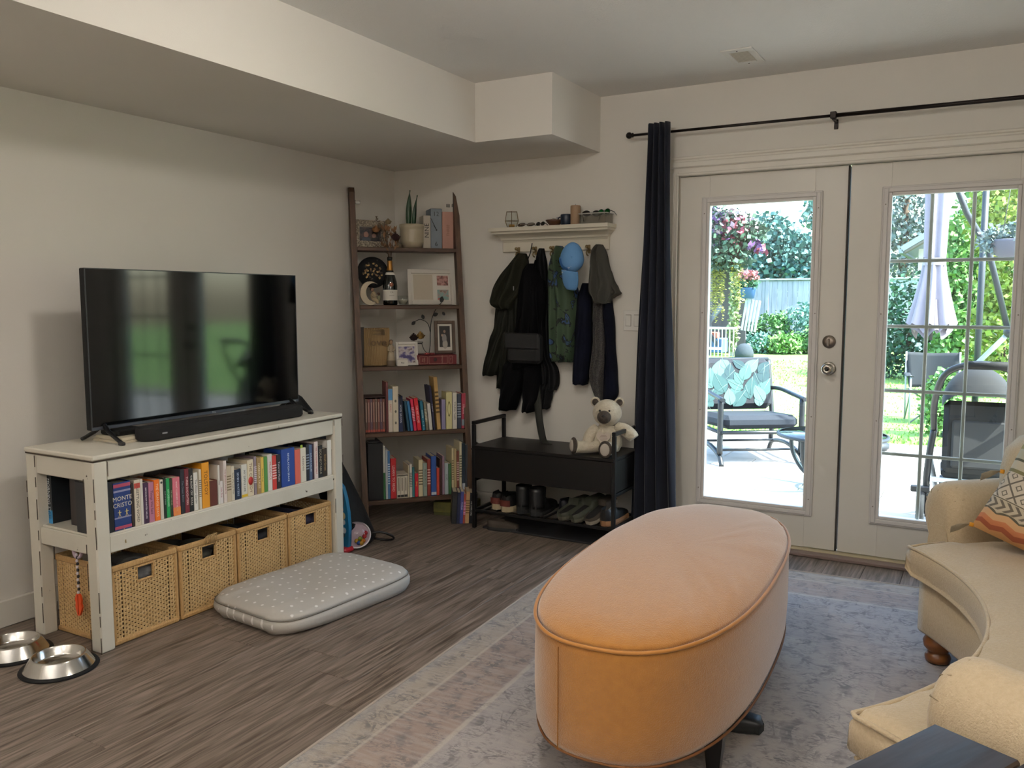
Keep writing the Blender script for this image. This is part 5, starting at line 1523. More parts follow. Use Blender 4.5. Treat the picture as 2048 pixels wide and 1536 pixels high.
bpy.data.objects['orange_bobble'].location = (0, 0, -.129)
lc = obj('shoe_lace', G().tube(cr([(1.84, -.38, .07), (1.855, -.4, .1), (1.85, -.41, .13), (1.86, -.4, .11), (1.87, -.39, .065)], 5), .002, 6), M_blk)
tag(lc, 'black lace loop standing up from the small dark shoe', 'lace')
tag(obj('shoe_tray', G().box(.95, 1.78, -.43, -.12, 0, .012, .004), plain('#17171a', .6)), 'black shoe tray on the floor under the rack', 'tray')

# ------------------------------------------------------------------ teddy bear
M_fur = mat('cream_fur', '#cfc6b3', .95, col2='#bdb29c', vs=40, bump=.9, bs=110, sheen=.5)
M_mz = mat('brown_fur', '#4a4038', .95, col2='#3a322c', vs=50, bump=.8, bs=120)
M_pad = mat('pale_pad', '#b0a79c', .9)
by = thing('teddy_bear', 'cream teddy bear with a brown muzzle sitting on the bench', 'teddy bear', (1.69, -.27, .5062), rot=(0, 0, radians(18)))
by.scale = (1.1, 1.1, 1.1)
bod = G()
bod.lathe([(.03, 0), (.062, .008), (.078, .04), (.076, .075), (.062, .11), (.047, .135), (.038, .15)], 24, sy=.85)
obj('body', bod, M_fur, by)
obj('head', G().ell((.0, -.012, .208), (.075, .066, .07), 24, 16), M_fur, by)
mz = obj('muzzle', G().ell((-.01, -.074, .193), (.036, .03, .034), 18, 12), M_mz, by)
obj('nose', G().ell((-.012, -.105, .203), (.009, .007, .007), 12, 8), plain('#1d1714', .5), by)
for sx in (-1, 1):
    obj('eye', G().ell((-.008 + sx * .024, -.072, .225), (.006, .005, .006), 12, 8), plain('#15100e', .2), by)
    e = obj('ear', G().ell((sx * .062, .0, .262), (.026, .014, .026), 16, 10), M_fur, by)
    obj('ear_lining', G().ell((sx * .062, -.009, .262), (.018, .008, .018), 14, 8), M_mz, e)
obj('arm', G().tube(cr([(-.05, -.005, .13), (-.08, -.02, .1), (-.093, -.035, .065), (-.09, -.045, .04)], 5), [.026 + .006 * sin(k / 15 * pi) for k in range(16)], 12), M_fur, by)
obj('arm', G().tube(cr([(.05, -.005, .135), (.09, -.02, .125), (.125, -.03, .1), (.14, -.035, .083)], 5), [.027 + .006 * sin(k / 15 * pi) for k in range(16)], 12), M_fur, by)
def bleg(p):
    q = cr(p, 5)
    return G().tube(q, [.032] * (len(q) - 3) + [.036, .034, .022], 14)
for p, c in (([(-.035, -.02, .034), (-.09, -.05, .034), (-.14, -.075, .036), (-.155, -.082, .038)], (-.163, -.086, .044)), ([(.03, -.03, .034), (.02, -.09, .034), (.012, -.14, .036), (.008, -.155, .038)], (.006, -.165, .042))):
    lg = obj('leg', bleg(p), M_fur, by)
    dr = (Vector(p[-1]) - Vector(p[0])).normalized()
    rq = dr.to_track_quat('Z', 'Y').to_matrix()
    obj('foot_ring', G().ell(c, (.036, .044, .016), 18, 10, rq), M_mz, lg)
    obj('foot_pad', G().ell(tuple(Vector(c) + dr * .006), (.027, .034, .014), 18, 10, rq), M_pad, lg)
ht = [(0, -.036), (-.018, -.02), (-.034, .0), (-.036, .018), (-.026, .03), (-.012, .03), (0, .018), (.012, .03), (.026, .03), (.036, .018), (.034, 0), (.018, -.02)]
hb = obj('heart_patch', G(Matrix.Translation((-.012, -.07, .085)) @ Matrix.Rotation(radians(-14), 4, 'X')).prism(ht, -.006, .012, 'y'), mat('heart_cream', '#bdb0a2', .9), by)
wl_ = G(Matrix.Translation((-.012, -.0768, .085)) @ Matrix.Rotation(radians(-14), 4, 'X'))
for k in range(6):
    wl_.box(-.022 + .004 * abs(k - 2), .022 - .004 * abs(k - 2), -.0004, .0004, .014 - k * .007, .0155 - k * .007)
obj('stitched_lines', wl_, plain('#7d6a64'), hb)['kind'] = 'stuff'

# ------------------------------------------------------------------ rug
M_rug = bpy.data.materials.new('faded_rug')
M_rug.use_nodes = True
n, L, b = nodes_of(M_rug)
b.inputs['Roughness'].default_value = .85
b.inputs['Sheen Weight'].default_value = .25
tc = n.new('ShaderNodeTexCoord')
def N(t, **k):
    q = n.new(t)
    for a, v in k.items():
        if a.startswith('i_'): q.inputs[a[2:]].default_value = v
        else: setattr(q, a, v)
    return q
def math_(op, a, b_=None):
    q = N('ShaderNodeMath', operation=op)
    for i, v in enumerate((a, b_)):
        if v is None: continue
        if isinstance(v, (int, float)): q.inputs[i].default_value = v
        else: L.new(v, q.inputs[i])
    return q.outputs[0]
def mixc(f, a, c):
    q = N('ShaderNodeMix', data_type='RGBA')
    L.new(f, q.inputs['Factor'])
    for s_, v in ((6, a), (7, c)):
        if isinstance(v, str): q.inputs[s_].default_value = lin(v)
        else: L.new(v, q.inputs[s_])
    return q.outputs[2]
def step(v, e, w=.02):
    q = N('ShaderNodeMapRange', interpolation_type='SMOOTHSTEP')
    q.inputs['From Min'].default_value = e - w
    q.inputs['From Max'].default_value = e + w
    L.new(v, q.inputs['Value'])
    return q.outputs[0]
def noise(scale, det=3, stretch=(1, 1, 1), dist=0):
    mp = N('ShaderNodeMapping')
    mp.inputs['Scale'].default_value = stretch
    L.new(tc.outputs['Object'], mp.inputs['Vector'])
    q = N('ShaderNodeTexNoise')
    q.inputs['Scale'].default_value = scale
    q.inputs['Detail'].default_value = det
    q.inputs['Distortion'].default_value = dist
    L.new(mp.outputs[0], q.inputs['Vector'])
    return q.outputs['Fac']
sep = N('ShaderNodeSeparateXYZ')
L.new(tc.outputs['Object'], sep.inputs[0])
ax = math_('ABSOLUTE', sep.outputs[0])
ay = math_('ABSOLUTE', sep.outputs[1])
ex = math_('SUBTRACT', 1.22, ax)          # distance to the long edge
ey = math_('SUBTRACT', 1.63, ay)
ed = math_('MINIMUM', ex, ey)
wob = math_('MULTIPLY', math_('SUBTRACT', noise(7, 2), .5), .06)
edw = math_('ADD', ed, wob)
field = mixc(noise(3, 4), '#837e80', '#a19a97')
# stepped medallion
stx = math_('SNAP', ax, .06)
dia = math_('ADD', math_('DIVIDE', stx, .78), math_('DIVIDE', ay, 1.2))
field = mixc(step(dia, .98, .015), mixc(noise(5, 4), '#9d9088', '#7f7878'), field)
field = mixc(step(dia, .62, .015), mixc(noise(6, 4), '#a79b8d', '#8b8686'), field)
border = mixc(noise(4, 4), '#948275', '#826f68')
col = mixc(step(edw, .34, .02), border, field)
col = mixc(step(ed, .13, .02), mixc(noise(6, 3), '#9a8e80', '#887c70'), col)
# floral scrolls: contour lines of distorted noise
scr_ = noise(4.2, 2, (1, 1, 1), 2.6)
ln = math_('ABSOLUTE', math_('SUBTRACT', scr_, .5))
lnm = math_('SUBTRACT', 1, step(ln, .026, .012))
blot = math_('MAXIMUM', step(noise(9, 2, (1, 1, 1), 1.5), .62, .03), math_('MULTIPLY', step(noise(60, 5, (1, 2.2, 1), .8), .53, .07), .9))
mot = math_('MAXIMUM', lnm, blot)
wear = step(noise(11, 5, (1.6, 1, 1)), .5, .14)
mot = math_('MULTIPLY', math_('MULTIPLY', mot, wear), .8)
col = mixc(mot, col, '#474449')
lines = math_('SUBTRACT', 1, step(math_('ABSOLUTE', math_('SUBTRACT', ed, .35)), .009, .004))
lines2 = math_('SUBTRACT', 1, step(math_('ABSOLUTE', math_('SUBTRACT', ed, .13)), .006, .004))
col = mixc(math_('MULTIPLY', math_('MAXIMUM', lines, lines2), .35), col, '#c2b6a6')
fade = math_('MULTIPLY', step(noise(30, 5, (.35, 2.2, 1)), .55, .16), .4)
col = mixc(fade, col, '#a39b94')
L.new(col, b.inputs['Base Color'])
bmp = N('ShaderNodeBump')
bmp.inputs['Strength'].default_value = .25
bmp.inputs['Distance'].default_value = .004
L.new(noise(300, 2), bmp.inputs['Height'])
L.new(bmp.outputs[0], b.inputs['Normal'])
rug = thing('area_rug', 'faded oriental rug in beige, grey and mauve under the ottoman', 'rug', (2.99, -1.97, 0), radians(2.6))
def rugf(u, v):
    x, y = (u - .5) * 2.44, (v - .5) * 3.26
    w = .0055 + .004 * max(0, sin(x * 3 + y * 4.2)) * max(0, 1 - abs(x - .45) * 2.5) * max(0, 1 - abs(y - .55))
    return (x, y, w)
obj('pile', G().sheet(rugf, 40, 60, .0052), M_rug, rug)
hem = G()
for (x0, x1, y0, y1) in ((-1.225, -1.215, -1.63, 1.63), (1.215, 1.225, -1.63, 1.63), (-1.215, 1.215, 1.625, 1.634), (-1.215, 1.215, -1.634, -1.625)):
    hem.box(x0, x1, y0, y1, .0005, .0085, .002)
obj('hem', hem, mat('rug_hem', '#a2988c', .9), rug)

# ------------------------------------------------------------------ ottoman
OC, OA, OBw, OE = (2.645, -1.876), .837, .338, 2.53
ot = thing('ottoman', 'large oval rust-orange velvet ottoman on dark legs', 'ottoman', (OC[0], OC[1], 0), radians(2.98))
def sup(s, z, n=72, ins=0):
    out = []
    for k in range(n):
        a = 2 * pi * k / n
        c, q = cos(a), sin(a)
        x = (OBw * s - ins) * (abs(c) ** (2 / OE)) * (1 if c >= 0 else -1)
        y = (OA * s - ins) * (abs(q) ** (2 / OE)) * (1 if q >= 0 else -1)
        out.append((x, y, z))
    return out
M_vel = mat('rust_velvet', '#a5702f', .8, col2='#96632a', vs=45, bump=.35, bs=260, sheen=.8, spec=.2, contrast=.8)
nn_, LL_, bb_ = nodes_of(M_vel)
bb_.inputs['Sheen Roughness'].default_value = .5
bb_.inputs['Sheen Tint'].default_value = (1, .93, .88, 1)
obj('side', G().loft([sup(1, .135, ins=.03), sup(1, .14, ins=.012), sup(1, .16, ins=.003), sup(1.004, .25), sup(1.004, .35), sup(1, .43), sup(1, .455, ins=.004)]), M_vel, ot)
rings = []
for s, z in ((.992, .456), (.97, .470), (.92, .484), (.82, .495), (.65, .503), (.45, .507), (.25, .509), (.05, .51)):
    r_ = []
    for k, (x, y, zz) in enumerate(sup(s, z)):
        wr = .0045 * sin(y * 62 + 6 * sin(x * 9)) * max(0, (x / OBw)) * (s > .4) * (s < .98)
        wr += .002 * sin(x * 21 + y * 13) * (s < .95)
        r_.append((x, y, zz + wr))
    rings.append(r_)
obj('cushion_top', G().loft(rings), M_vel, ot)
obj('piping', G().tube(sup(1.002, .4575, 96) + [sup(1.002, .4575, 96)[0]], .0055, 8, cap=False), mat('rust_piping', '#a8702f', .7, sheen=.5), ot)
obj('piping', G().tube(sup(.985, .137, 96) + [sup(.985, .137, 96)[0]], .004, 8, cap=False), mat('dark_piping', '#6a421c', .8), ot)
obj('seam', G().box(-.0012, .0012, -OA - .0045, -OA - .001, .15, .44), mat('seam_thread', '#86571f', .85), ot, (-.1, .008, 0))
for sx in (-1, 1):
    for sy in (-1, 1):
        lx, ly = sx * .25, sy * .49
        obj('leg', G().loft([[(lx + a * .018, ly + c * .018, .0075) for a, c in ((-1, -1), (1, -1), (1, 1), (-1, 1))], [(lx + a * .03, ly + c * .03, .14) for a, c in ((-1, -1), (1, -1), (1, 1), (-1, 1))]], smooth=False), mat('black_leg', '#0d0b0b', .35), ot)
sh_ = shoe('slip_on_shoe', 'black slip-on shoe lying on the rug under the ottoman', (2.76, -2.1, .008), radians(-80), .24, .095, S_blk, S_rub, S_in, .06, .055, .45)

# ------------------------------------------------------------------ curved sofa
M_sofa = mat('beige_chenille', '#b39f80', .9, col2='#c6b496', vs=110, stretch=(1, 1, 1), bump=.4, bs=260, sheen=.3, contrast=.8)
so = thing('curved_sofa', 'beige curved sofa with rolled arms and wooden bun feet', 'sofa', (2.41, -1.95, 0))
def pol(r, a, z):
    return (r * cos(radians(a)), r * sin(radians(a)), z)
def ext(r):
    t = min(1, max(0, (r - 1.345) / .03))
    return (-39.5 + 7.5 * t, 39.5 - 1.0 * t)
def cush():
    rings = []
    na = 44
    for r, zt, zb in ((1.186, .345, .338), (1.18, .375, .333), (1.179, .41, .33), (1.184, .432, .328), (1.2, .442, .326), (1.25, .449, .325), (1.33, .453, .325), (1.345, .453, .325), (1.36, .454, .325), (1.375, .454, .325), (1.5, .452, .325), (1.68, .446, .325)):
        a0, a1 = ext(r)
        top = []
        bot = []
        for k in range(na + 1):
            u = k / na
            a = a0 + (a1 - a0) * u
            e = min(u, 1 - u) * (a1 - a0)
            f = min(1, e / .9)
            dz = (1 - sqrt(max(0, 1 - (1 - f) ** 2)))
            bl = .004 * sin(a * .9) * sin(r * 30)
            top.append(pol(r + .004 * dz * (r < 1.22), a, zt - .014 * dz * (zt > .42) + bl * f))
            bot.append(pol(r, a, zb + .02 * dz))
        rings.append(top + bot[::-1])
    return G().strip(rings, na + 1)
obj('seat_cushion', cush(), M_sofa, so)
def edge(z, r0, n=40):
    return [pol(r0, -39.2 + 78.4 * k / n, z) for k in range(n + 1)]
e_ = [pol(1.345, -39.45, .438), pol(1.25, -39.5, .436), pol(1.2, -39.45, .432)] + edge(.434, 1.187) + [pol(1.2, 39.45, .432), pol(1.25, 39.5, .436), pol(1.345, 39.45, .438)]
obj('cushion_piping', G().tube(e_, .0065, 8), M_sofa, so)
e2 = [pol(1.2, -39.2 + 78.4 * k / 40, .333) for k in range(41)]
obj('cushion_piping', G().tube(e2, .005, 8), M_sofa, so)
rings = []
for r, dz in ((1.215, .012), (1.222, 0), (1.3, 0), (1.85, 0)):
    a0, a1 = (-37.5, 37.5)
    A = [a0 + (a1 - a0) * k / 40 for k in range(41)]
    rings.append([pol(r, a, .33) for a in A] + [pol(r, a, .115 + dz) for a in A[::-1]])
obj('base', G().strip(rings, 41), M_sofa, so)
rings = []
for r, z0, z1 in ((1.58, .46, .72), (1.6, .43, .8), (1.66, .4, .845), (1.74, .33, .855), (1.84, .2, .83), (1.88, .12, .78)):
    A = [-34 + 74 * k / 40 for k in range(41)]
    rings.append([pol(r, a, z1) for a in A] + [pol(r, a, z0) for a in A[::-1]])
obj('back', G().strip(rings, 41), M_sofa, so)
def arm(ang, r0, out):
    """rolled arm running outward along the radius; out = +1/-1 tells which side is the outside"""
    M = Matrix.Rotation(radians(ang), 4, 'Z')
    prof = [(-.088, .13), (-.09, .25), (-.09, .4), (-.09, .5)]
    for k in range(15):
        a = radians(170 - 225 * k / 14)
        prof.append((.018 + .108 * cos(a), .548 + .108 * sin(a)))
    prof += [(.07, .44), (.068, .3), (.068, .13)]
    def sec(r, s, zs):
        return [(r, out * (t * s), .13 + (z - .13) * zs) for t, z in prof]
    g = G(M)
    rr = [(r0, .5, .86), (r0 + .004, .66, .92), (r0 + .014, .8, .96), (r0 + .03, .91, .985), (r0 + .06, .98, .998), (r0 + .1, 1, 1), (r0 + .3, 1, 1), (r0 + .5, 1, 1)]
    g.loft([sec(*q) for q in rr])
    ro = obj('arm', g, M_sofa, so)
    p = G(M)
    pp_ = [(-.055, .13), (.055, .13), (.055, .42), (.045, .465), (.02, .49), (-.02, .49), (-.045, .465), (-.055, .42)]
    p.loft([[(r0 - .004 + .006 * (1 - s), out * (.0 + t * s), z) for t, z in pp_] for s in (.96, 1)] + [[(r0 + .03, out * t, z) for t, z in pp_]], smooth=False)
    obj('arm_front_panel', p, M_sofa, ro)
    for k in range(5):
        a = radians(20 + 32 * k) if out > 0 else radians(160 - 32 * k)
        f = lambda q: (out * .018 + q * cos(a), .548 + q * sin(a))
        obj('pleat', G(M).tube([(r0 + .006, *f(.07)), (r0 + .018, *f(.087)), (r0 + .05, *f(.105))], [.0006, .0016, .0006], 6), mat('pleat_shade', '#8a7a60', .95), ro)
arm(42.5, 1.375, 1)
arm(-35.8, 1.385, -1)
for a, r in ((35.5, 1.275), (-33, 1.275), (34, 1.78), (-34, 1.78)):
    x, y, z = pol(r, a, 0)
    obj('bun_foot', G().lathe([(.03, .0085 if r < 1.5 else .0), (.042, .012), (.046, .028), (.04, .042), (.033, .046), (.036, .052), (.05, .066), (.054, .088), (.046, .106), (.04, .118)], 24, (x, y, 0)), mat('foot_wood', '#5a3518', .35, col2='#7a4a22', vs=14, stretch=(1, 1, 4)), so)
# cushion with ethnic bands
M_pil = bpy.data.materials.new('banded_cushion')
M_pil.use_nodes = True
n, L, b = nodes_of(M_pil)
b.inputs['Roughness'].default_value = .9
tc = n.new('ShaderNodeTexCoord')
sep = N('ShaderNodeSeparateXYZ')
L.new(tc.outputs['Object'], sep.inputs[0])
z_ = math_('ADD', sep.outputs[2], .23)
tri = math_('ABSOLUTE', math_('SUBTRACT', math_('FRACT', math_('MULTIPLY', sep.outputs[0], 12)), .5))
cr_ = N('ShaderNodeValToRGB')
cr_.color_ramp.interpolation = 'CONSTANT'
E_ = cr_.color_ramp.elements
bands = [(.0, '#b98a58'), (.06, '#8d4a2e'), (.1, '#b5714a'), (.14, '#c29a70'), (.19, '#4b4636'), (.2, '#b3a792'), (.29, '#55503f'), (.3, '#bdb3a2'), (.52, '#6f6a48'), (.55, '#b3ab97'), (.62, '#4b4b3a'), (.64, '#a9a48f'), (.72, '#8c8657'), (.76, '#b9b2a2')]
E_[0].position = 0; E_[0].color = lin(bands[0][1])
E_[1].position = bands[1][0]; E_[1].color = lin(bands[1][1])
for p_, c_ in bands[2:]:
    q = E_.new(p_); q.color = lin(c_)
zz_ = math_('ADD', math_('DIVIDE', z_, .46), math_('MULTIPLY', math_('MULTIPLY', tri, .05), math_('SUBTRACT', 1, step(z_, .09, .01))))
L.new(zz_, cr_.inputs[0])
# diamonds in the wide band, herringbone ticks below it
u_ = math_('MULTIPLY', math_('ADD', sep.outputs[0], sep.outputs[2]), 14)
v_ = math_('MULTIPLY', math_('SUBTRACT', sep.outputs[0], sep.outputs[2]), 14)
fu = math_('ABSOLUTE', math_('SUBTRACT', math_('FRACT', u_), .5))
fv = math_('ABSOLUTE', math_('SUBTRACT', math_('FRACT', v_), .5))
mx_ = math_('MAXIMUM', fu, fv)
dl = math_('MAXIMUM', step(mx_, .44, .01), math_('SUBTRACT', 1, step(math_('ABSOLUTE', math_('SUBTRACT', mx_, .15)), .035, .01)))
inb = math_('MULTIPLY', step(z_, .14, .001), math_('SUBTRACT', 1, step(z_, .238, .001)))
tick = step(math_('FRACT', math_('ADD', math_('MULTIPLY', sep.outputs[0], 34), math_('MULTIPLY', math_('ABSOLUTE', math_('SUBTRACT', z_, .113)), 40))), .55, .05)
inb2 = math_('MULTIPLY', step(z_, .094, .001), math_('SUBTRACT', 1, step(z_, .132, .001)))
msk = math_('MAXIMUM', math_('MULTIPLY', dl, inb), math_('MULTIPLY', tick, inb2))
L.new(mixc(math_('MULTIPLY', msk, .85), cr_.outputs[0], '#3d3830'), b.inputs['Base Color'])
pw = thing('throw_pillow', 'cream throw pillow with diamond and zigzag bands and tassels on the sofa', 'pillow', (3.835, -1.19, .66), rot=(radians(-20), radians(20), radians(-20)))
def pil(sg):
    def fn(u, v):
        x, z = (u - .5) * .46, (v - .5) * .46
        e = max(0, (1 - (2 * u - 1) ** 4)) * max(0, (1 - (2 * v - 1) ** 4))
        k = 1 - .05 * (1 - abs(2 * u - 1)) * abs(2 * v - 1) ** 2
        k2 = 1 - .05 * (1 - abs(2 * v - 1)) * abs(2 * u - 1) ** 2
        return (x * k2, sg * .085 * e ** .6, z * k)
    return fn
g = G()
g.grid(pil(-1), 22, 22)
g.grid(pil(1), 22, 22)
obj('cover', g, M_pil, pw)
for cxx, czz in ((-.23, .0), (-.225, -.225)):
    ts = obj('tassel', G().tube([(cxx, 0, czz), (cxx - .012, -.005, czz - .004)], .008, 8), plain('#c98a1e', .8), pw)
    sg = G()
    for k in range(8):
        sg.tube([(cxx - .012, -.005, czz - .004), (cxx - .035, -.01 + .004 * (k - 4), czz - .02 - .003 * k), (cxx - .055, -.012 + .004 * (k - 4), czz - .045 - .003 * k)], .0015, 5)
    obj('fringe', sg, plain('#9a8d76', .9), ts)['kind'] = 'stuff'

# ------------------------------------------------------------------ side table in the near corner
M_tab = mat('dark_plank_wood', '#15100e', .38, col2='#2a1d17', vs=4, stretch=(8, .8, 1), bump=.12, bs=9, bstretch=(6, .7, 1), spec=.5, dist=.8)
tb_ = thing('side_table', 'dark stained plank side table beside the near sofa arm', 'table', (3.504, -3.06, 0), radians(-27.2))
for k in range(3):
    obj('top_plank', G().box(.002 + k * .152, .15 + k * .152, -.62, 0, .585, .62, .004), M_tab, tb_)
obj('end_board', G().box(.458, .5, -.62, 0, .585, .62, .004), M_tab, tb_)
for (x, y) in ((.03, -.03), (.47, -.03), (.03, -.59), (.47, -.59)):
    obj('leg', G().box(x - .025, x + .025, y - .025, y + .025, 0, .584, .004), M_tab, tb_)
ap = G()
obj('apron', G().box(.055, .445, -.045, -.025, .5, .584), M_tab, tb_)
obj('apron', G().box(.055, .445, -.595, -.575, .5, .584), M_tab, tb_)

# ------------------------------------------------------------------ dog bed and bowls
M_bed = mat('dotted_cotton', '#aaa59d', .9, bump=.15, bs=60)
n, L, b = nodes_of(M_bed)
tc = n.new('ShaderNodeTexCoord')
vo = n.new('ShaderNodeTexVoronoi')
vo.voronoi_dimensions = '2D'
vo.inputs['Scale'].default_value = 17
vo.inputs['Randomness'].default_value = .35
L.new(tc.outputs['Object'], vo.inputs['Vector'])
dm = math_('SUBTRACT', 1, step(vo.outputs['Distance'], .11, .02))
nz_ = noise(4, 3)
L.new(mixc(dm, mixc(nz_, '#aaa59d', '#b5b1aa'), '#dcdad6'), b.inputs['Base Color'])
bd = thing('dog_bed', 'flat grey dog bed cushion with small white marks in front of the baskets', 'dog bed', (.925, -1.85, 0), radians(-6.8))
def bedring(s, z, n=80):
    out = []
    for k in range(n):
        a = 2 * pi * k / n
        c, q = cos(a), sin(a)
        e = 5.5
        x = .285 * s * abs(c) ** (2 / e) * (1 if c >= 0 else -1)
        y = .405 * s * abs(q) ** (2 / e) * (1 if q >= 0 else -1)
        w = .006 * sin(a * 9 + 1) * (z > .02) + .004 * sin(a * 23)
        wr = (.005 * sin(x * 60 + 8 * sin(y * 6)) * max(0, -y / .4) * (s < .97)) + .004 * sin(y * 17 + x * 11) * (s < .9)
        out.append((x * (1 + w * .3), y * (1 + w * .3), z + wr + .008 * (y / .4) * (z > .03)))
    return out
bot_ = [bedring(s, z) for s, z in ((.9, .001), (.965, .008), (.995, .03), (1.0, .05), (.985, .072))]
obj('side_band', G().loft(bot_), M_bed, bd)
top_ = [bedring(s, z) for s, z in ((.985, .0725), (.95, .088), (.88, .098), (.75, .105), (.6, .108), (.42, .107), (.24, .106), (.08, .106))]
obj('top_panel', G().loft(top_), M_bed, bd)
sr_ = bedring(.988, .0735)
obj('seam', G().tube(sr_ + [sr_[0]], .0022, 6, cap=False), plain('#6b645b', .9), bd)
def bowl(label, x, y):
    t = thing('dog_bowl', label, 'bowl', (x, y, 0), 0, 'steel dog bowls on the floor')
    obj('rubber_ring', G().lathe([(.11, 0), (.134, 0), (.137, .004), (.134, .009), (.118, .011)], 48, cap=False), M_blackmatte, t)
    obj('body', G().lathe([(.124, .008), (.12, .012), (.096, .05), (.093, .054), (.089, .055), (.086, .052), (.08, .024), (.074, .016), (.04, .013), (.001, .0125)], 56, cap=False), M_steel, t)
bowl('stainless steel dog bowl against the baseboard', .31, -2.875)
bowl('stainless steel dog bowl beside the tv stand leg', .588, -2.868)

# ------------------------------------------------------------------ black bag, play panel and popper ball beyond the tv stand
bg_ = thing('instrument_bag', 'tall black padded bag leaning in the gap beside the tv stand', 'bag', (.475, -1.055, 0))
rings = []
for z, cx, cy, rx, ry in ((0.002, .0, .02, .09, .12), (.03, .0, .02, .105, .135), (.2, -.06, .0, .1, .125), (.4, -.13, -.04, .09, .11), (.6, -.2, -.085, .075, .09), (.75, -.26, -.12, .065, .075), (.83, -.295, -.15, .055, .06), (.86, -.315, -.16, .03, .035)):
    rings.append([(cx + rx * cos(2 * pi * k / 24), cy + ry * sin(2 * pi * k / 24), z) for k in range(24)])
obj('body', G().loft(rings), mat('black_nylon', '#060607', .75, bump=.2, bs=200), bg_)
obj('carry_loop', G().tube(cr([(.09, .02, .06), (.15, .06, .07), (.2, .1, .045), (.19, .12, .02), (.14, .11, .012), (.09, .08, .02)], 5), .007, 8), M_black, bg_)
pn = thing('play_panel', 'bright blue toy panel with cartoon stickers beside the tv stand leg', 'toy', (.52, -1.2, 0))
pts = [(-.05, 0), (.05, 0), (.058, .06), (.06, .14), (.055, .22), (.04, .3), (.02, .36), (-.02, .395), (-.05, .4)]
obj('panel', G().prism(pts, -.012, .012, 'y'), plain('#1d6c96', .4), pn)
for (x, z, r, c) in ((.02, .2, .018, '#c9b58a'), (.012, .235, .013, '#b5894c'), (.025, .165, .012, '#c7c9cc'), (.028, .12, .014, '#cfd2d6'), (.022, .095, .012, '#3f4a55')):
    obj('sticker', G().ell((x, -.0125, z), (r, .001, r * 1.2), 14, 8), plain(c), pn)
obj('foot', G().box(-.055, .065, -.05, .03, 0, .03, .01), plain('#a8202c', .4), pn)
pb = thing('popper_ball', 'white and clear toy ball filled with coloured beads', 'toy', (.565, -1.13, .0765), rot=Vector((.5, -.62, .6)).to_track_quat('Z', 'Y').to_euler())
pb.scale = (1.22, 1.22, 1.22)
obj('shell', G().lathe([(.001, -.062), (.03, -.054), (.05, -.036), (.061, -.008), (.062, .002), (.058, .002), (.055, -.01), (.04, -.036), (.001, -.05)], 32, cap=False), plain('#cfcacb', .3), pb)
obj('rim', G().lathe([(.0625, -.002), (.065, .002), (.0625, .006), (.059, .004)], 32, cap=False), plain('#d8d3d6', .3), pb)
obj('dome', G().lathe([(.0605, .004), (.055, .028), (.036, .05), (.015, .06), (.001, .062)], 32, cap=False), glass_mat('dome_plastic', '#e9e2e6', .04, 2), pb)
obj('inner_disc', G().lathe([(.058, -.004), (.03, -.006), (.001, -.006)], 28, cap=False), plain('#c3b6bc', .5), pb)
for k, (x, y, z, c) in enumerate(((.0, -.03, .006, '#c9a12e'), (.016, -.022, .012, '#7f9a2c'), (.035, -.012, .012, '#b03030'), (.03, -.03, .006, '#c77f22'), (.01, -.04, .006, '#1f4f94'), (.04, .005, .01, '#a82c34'), (.022, -.042, .008, '#c29b2e'))):
    obj('bead', G().ell((x, y, z), (.0105, .0105, .0105), 12, 8), plain(c, .25), pb)

# ------------------------------------------------------------------ the garden
GZ = -.12
patio = struct('patio', G().box(-7, 12, .15, 4.85, GZ - .15, GZ - .035), plain('#8d8a86', .9))
M_pav = mat('pale_paver', '#a9a39b', .85, col2='#8f8b85', vs=5, rnd=.06, bump=.2, bs=60)
pm = mesh_of('paver', G().box(0, .595, 0, .395, -.035, 0, .006), M_pav)
for j in range(12):
    for i in range(11):
        obj('paver', pm, None, patio, (-.4 + i * .6 + (j % 2) * .3, .16 + j * .391, GZ))
lawn = struct('lawn', G().grid(lambda u, v: (-40 + 80 * u, 4.85 + 35 * v, GZ + .03 * sin(u * 40) * sin(v * 17)), 60, 30), mat('lawn_green', '#4d7a35', .95, col2='#7d9a4a', vs=1.3, bump=.8, bs=40, contrast=.8))
gr = G()
rg = random.Random(21)
for k in range(14000):
    y = 4.9 + 12 * rg.random() ** 1.6
    x = 3.5 - (y + 4.7) * rg.uniform(-.02, .6)
    a = rg.uniform(0, 6.28)
    h = rg.uniform(.02, .05)
    w = .006 + y * .0008
    dx, dy = cos(a) * w, sin(a) * w
    gr.add([(x - dx, y - dy, GZ), (x + dx, y + dy, GZ), (x + rg.uniform(-.02, .02), y + rg.uniform(-.02, .02), GZ + h)], [(0, 1, 2)], False)
tag(obj('grass', gr, mat('grass_blade', '#5f8f3c', .9, col2='#8fae55', vs=3), fix=False), 'short green grass of the garden lawn', 'grass', kind='stuff')

# fence
fn_ = thing('garden_fence', 'weathered grey board fence at the end of the lawn', 'fence', (0, 21.5, GZ))
M_fen = mat('weathered_board', '#7f8894', .9, col2='#98a0aa', vs=4, stretch=(5, 5, .6), rnd=.08)
fm = mesh_of('fence_board', G().box(0, .146, -.01, .01, .05, 2.08, .004), M_fen)
for k in range(120):
    obj('board', fm, None, fn_, (-10 + k * .15, .004 * (k % 2), 0))
obj('cap_rail', G().box(-10, 8, -.06, .05, 2.09, 2.14, .01), M_fen, fn_)
obj('rail', G().box(-10, 8, .016, .05, .4, .5), M_fen, fn_)
obj('rail', G().box(-10, 8, .016, .05, 1.6, 1.7), M_fen, fn_)
for k in range(8):
    obj('post', G().box(-9.6 + k * 2.4, -9.5 + k * 2.4, -.03, .06, 0, 2.16, .006), M_fen, fn_)

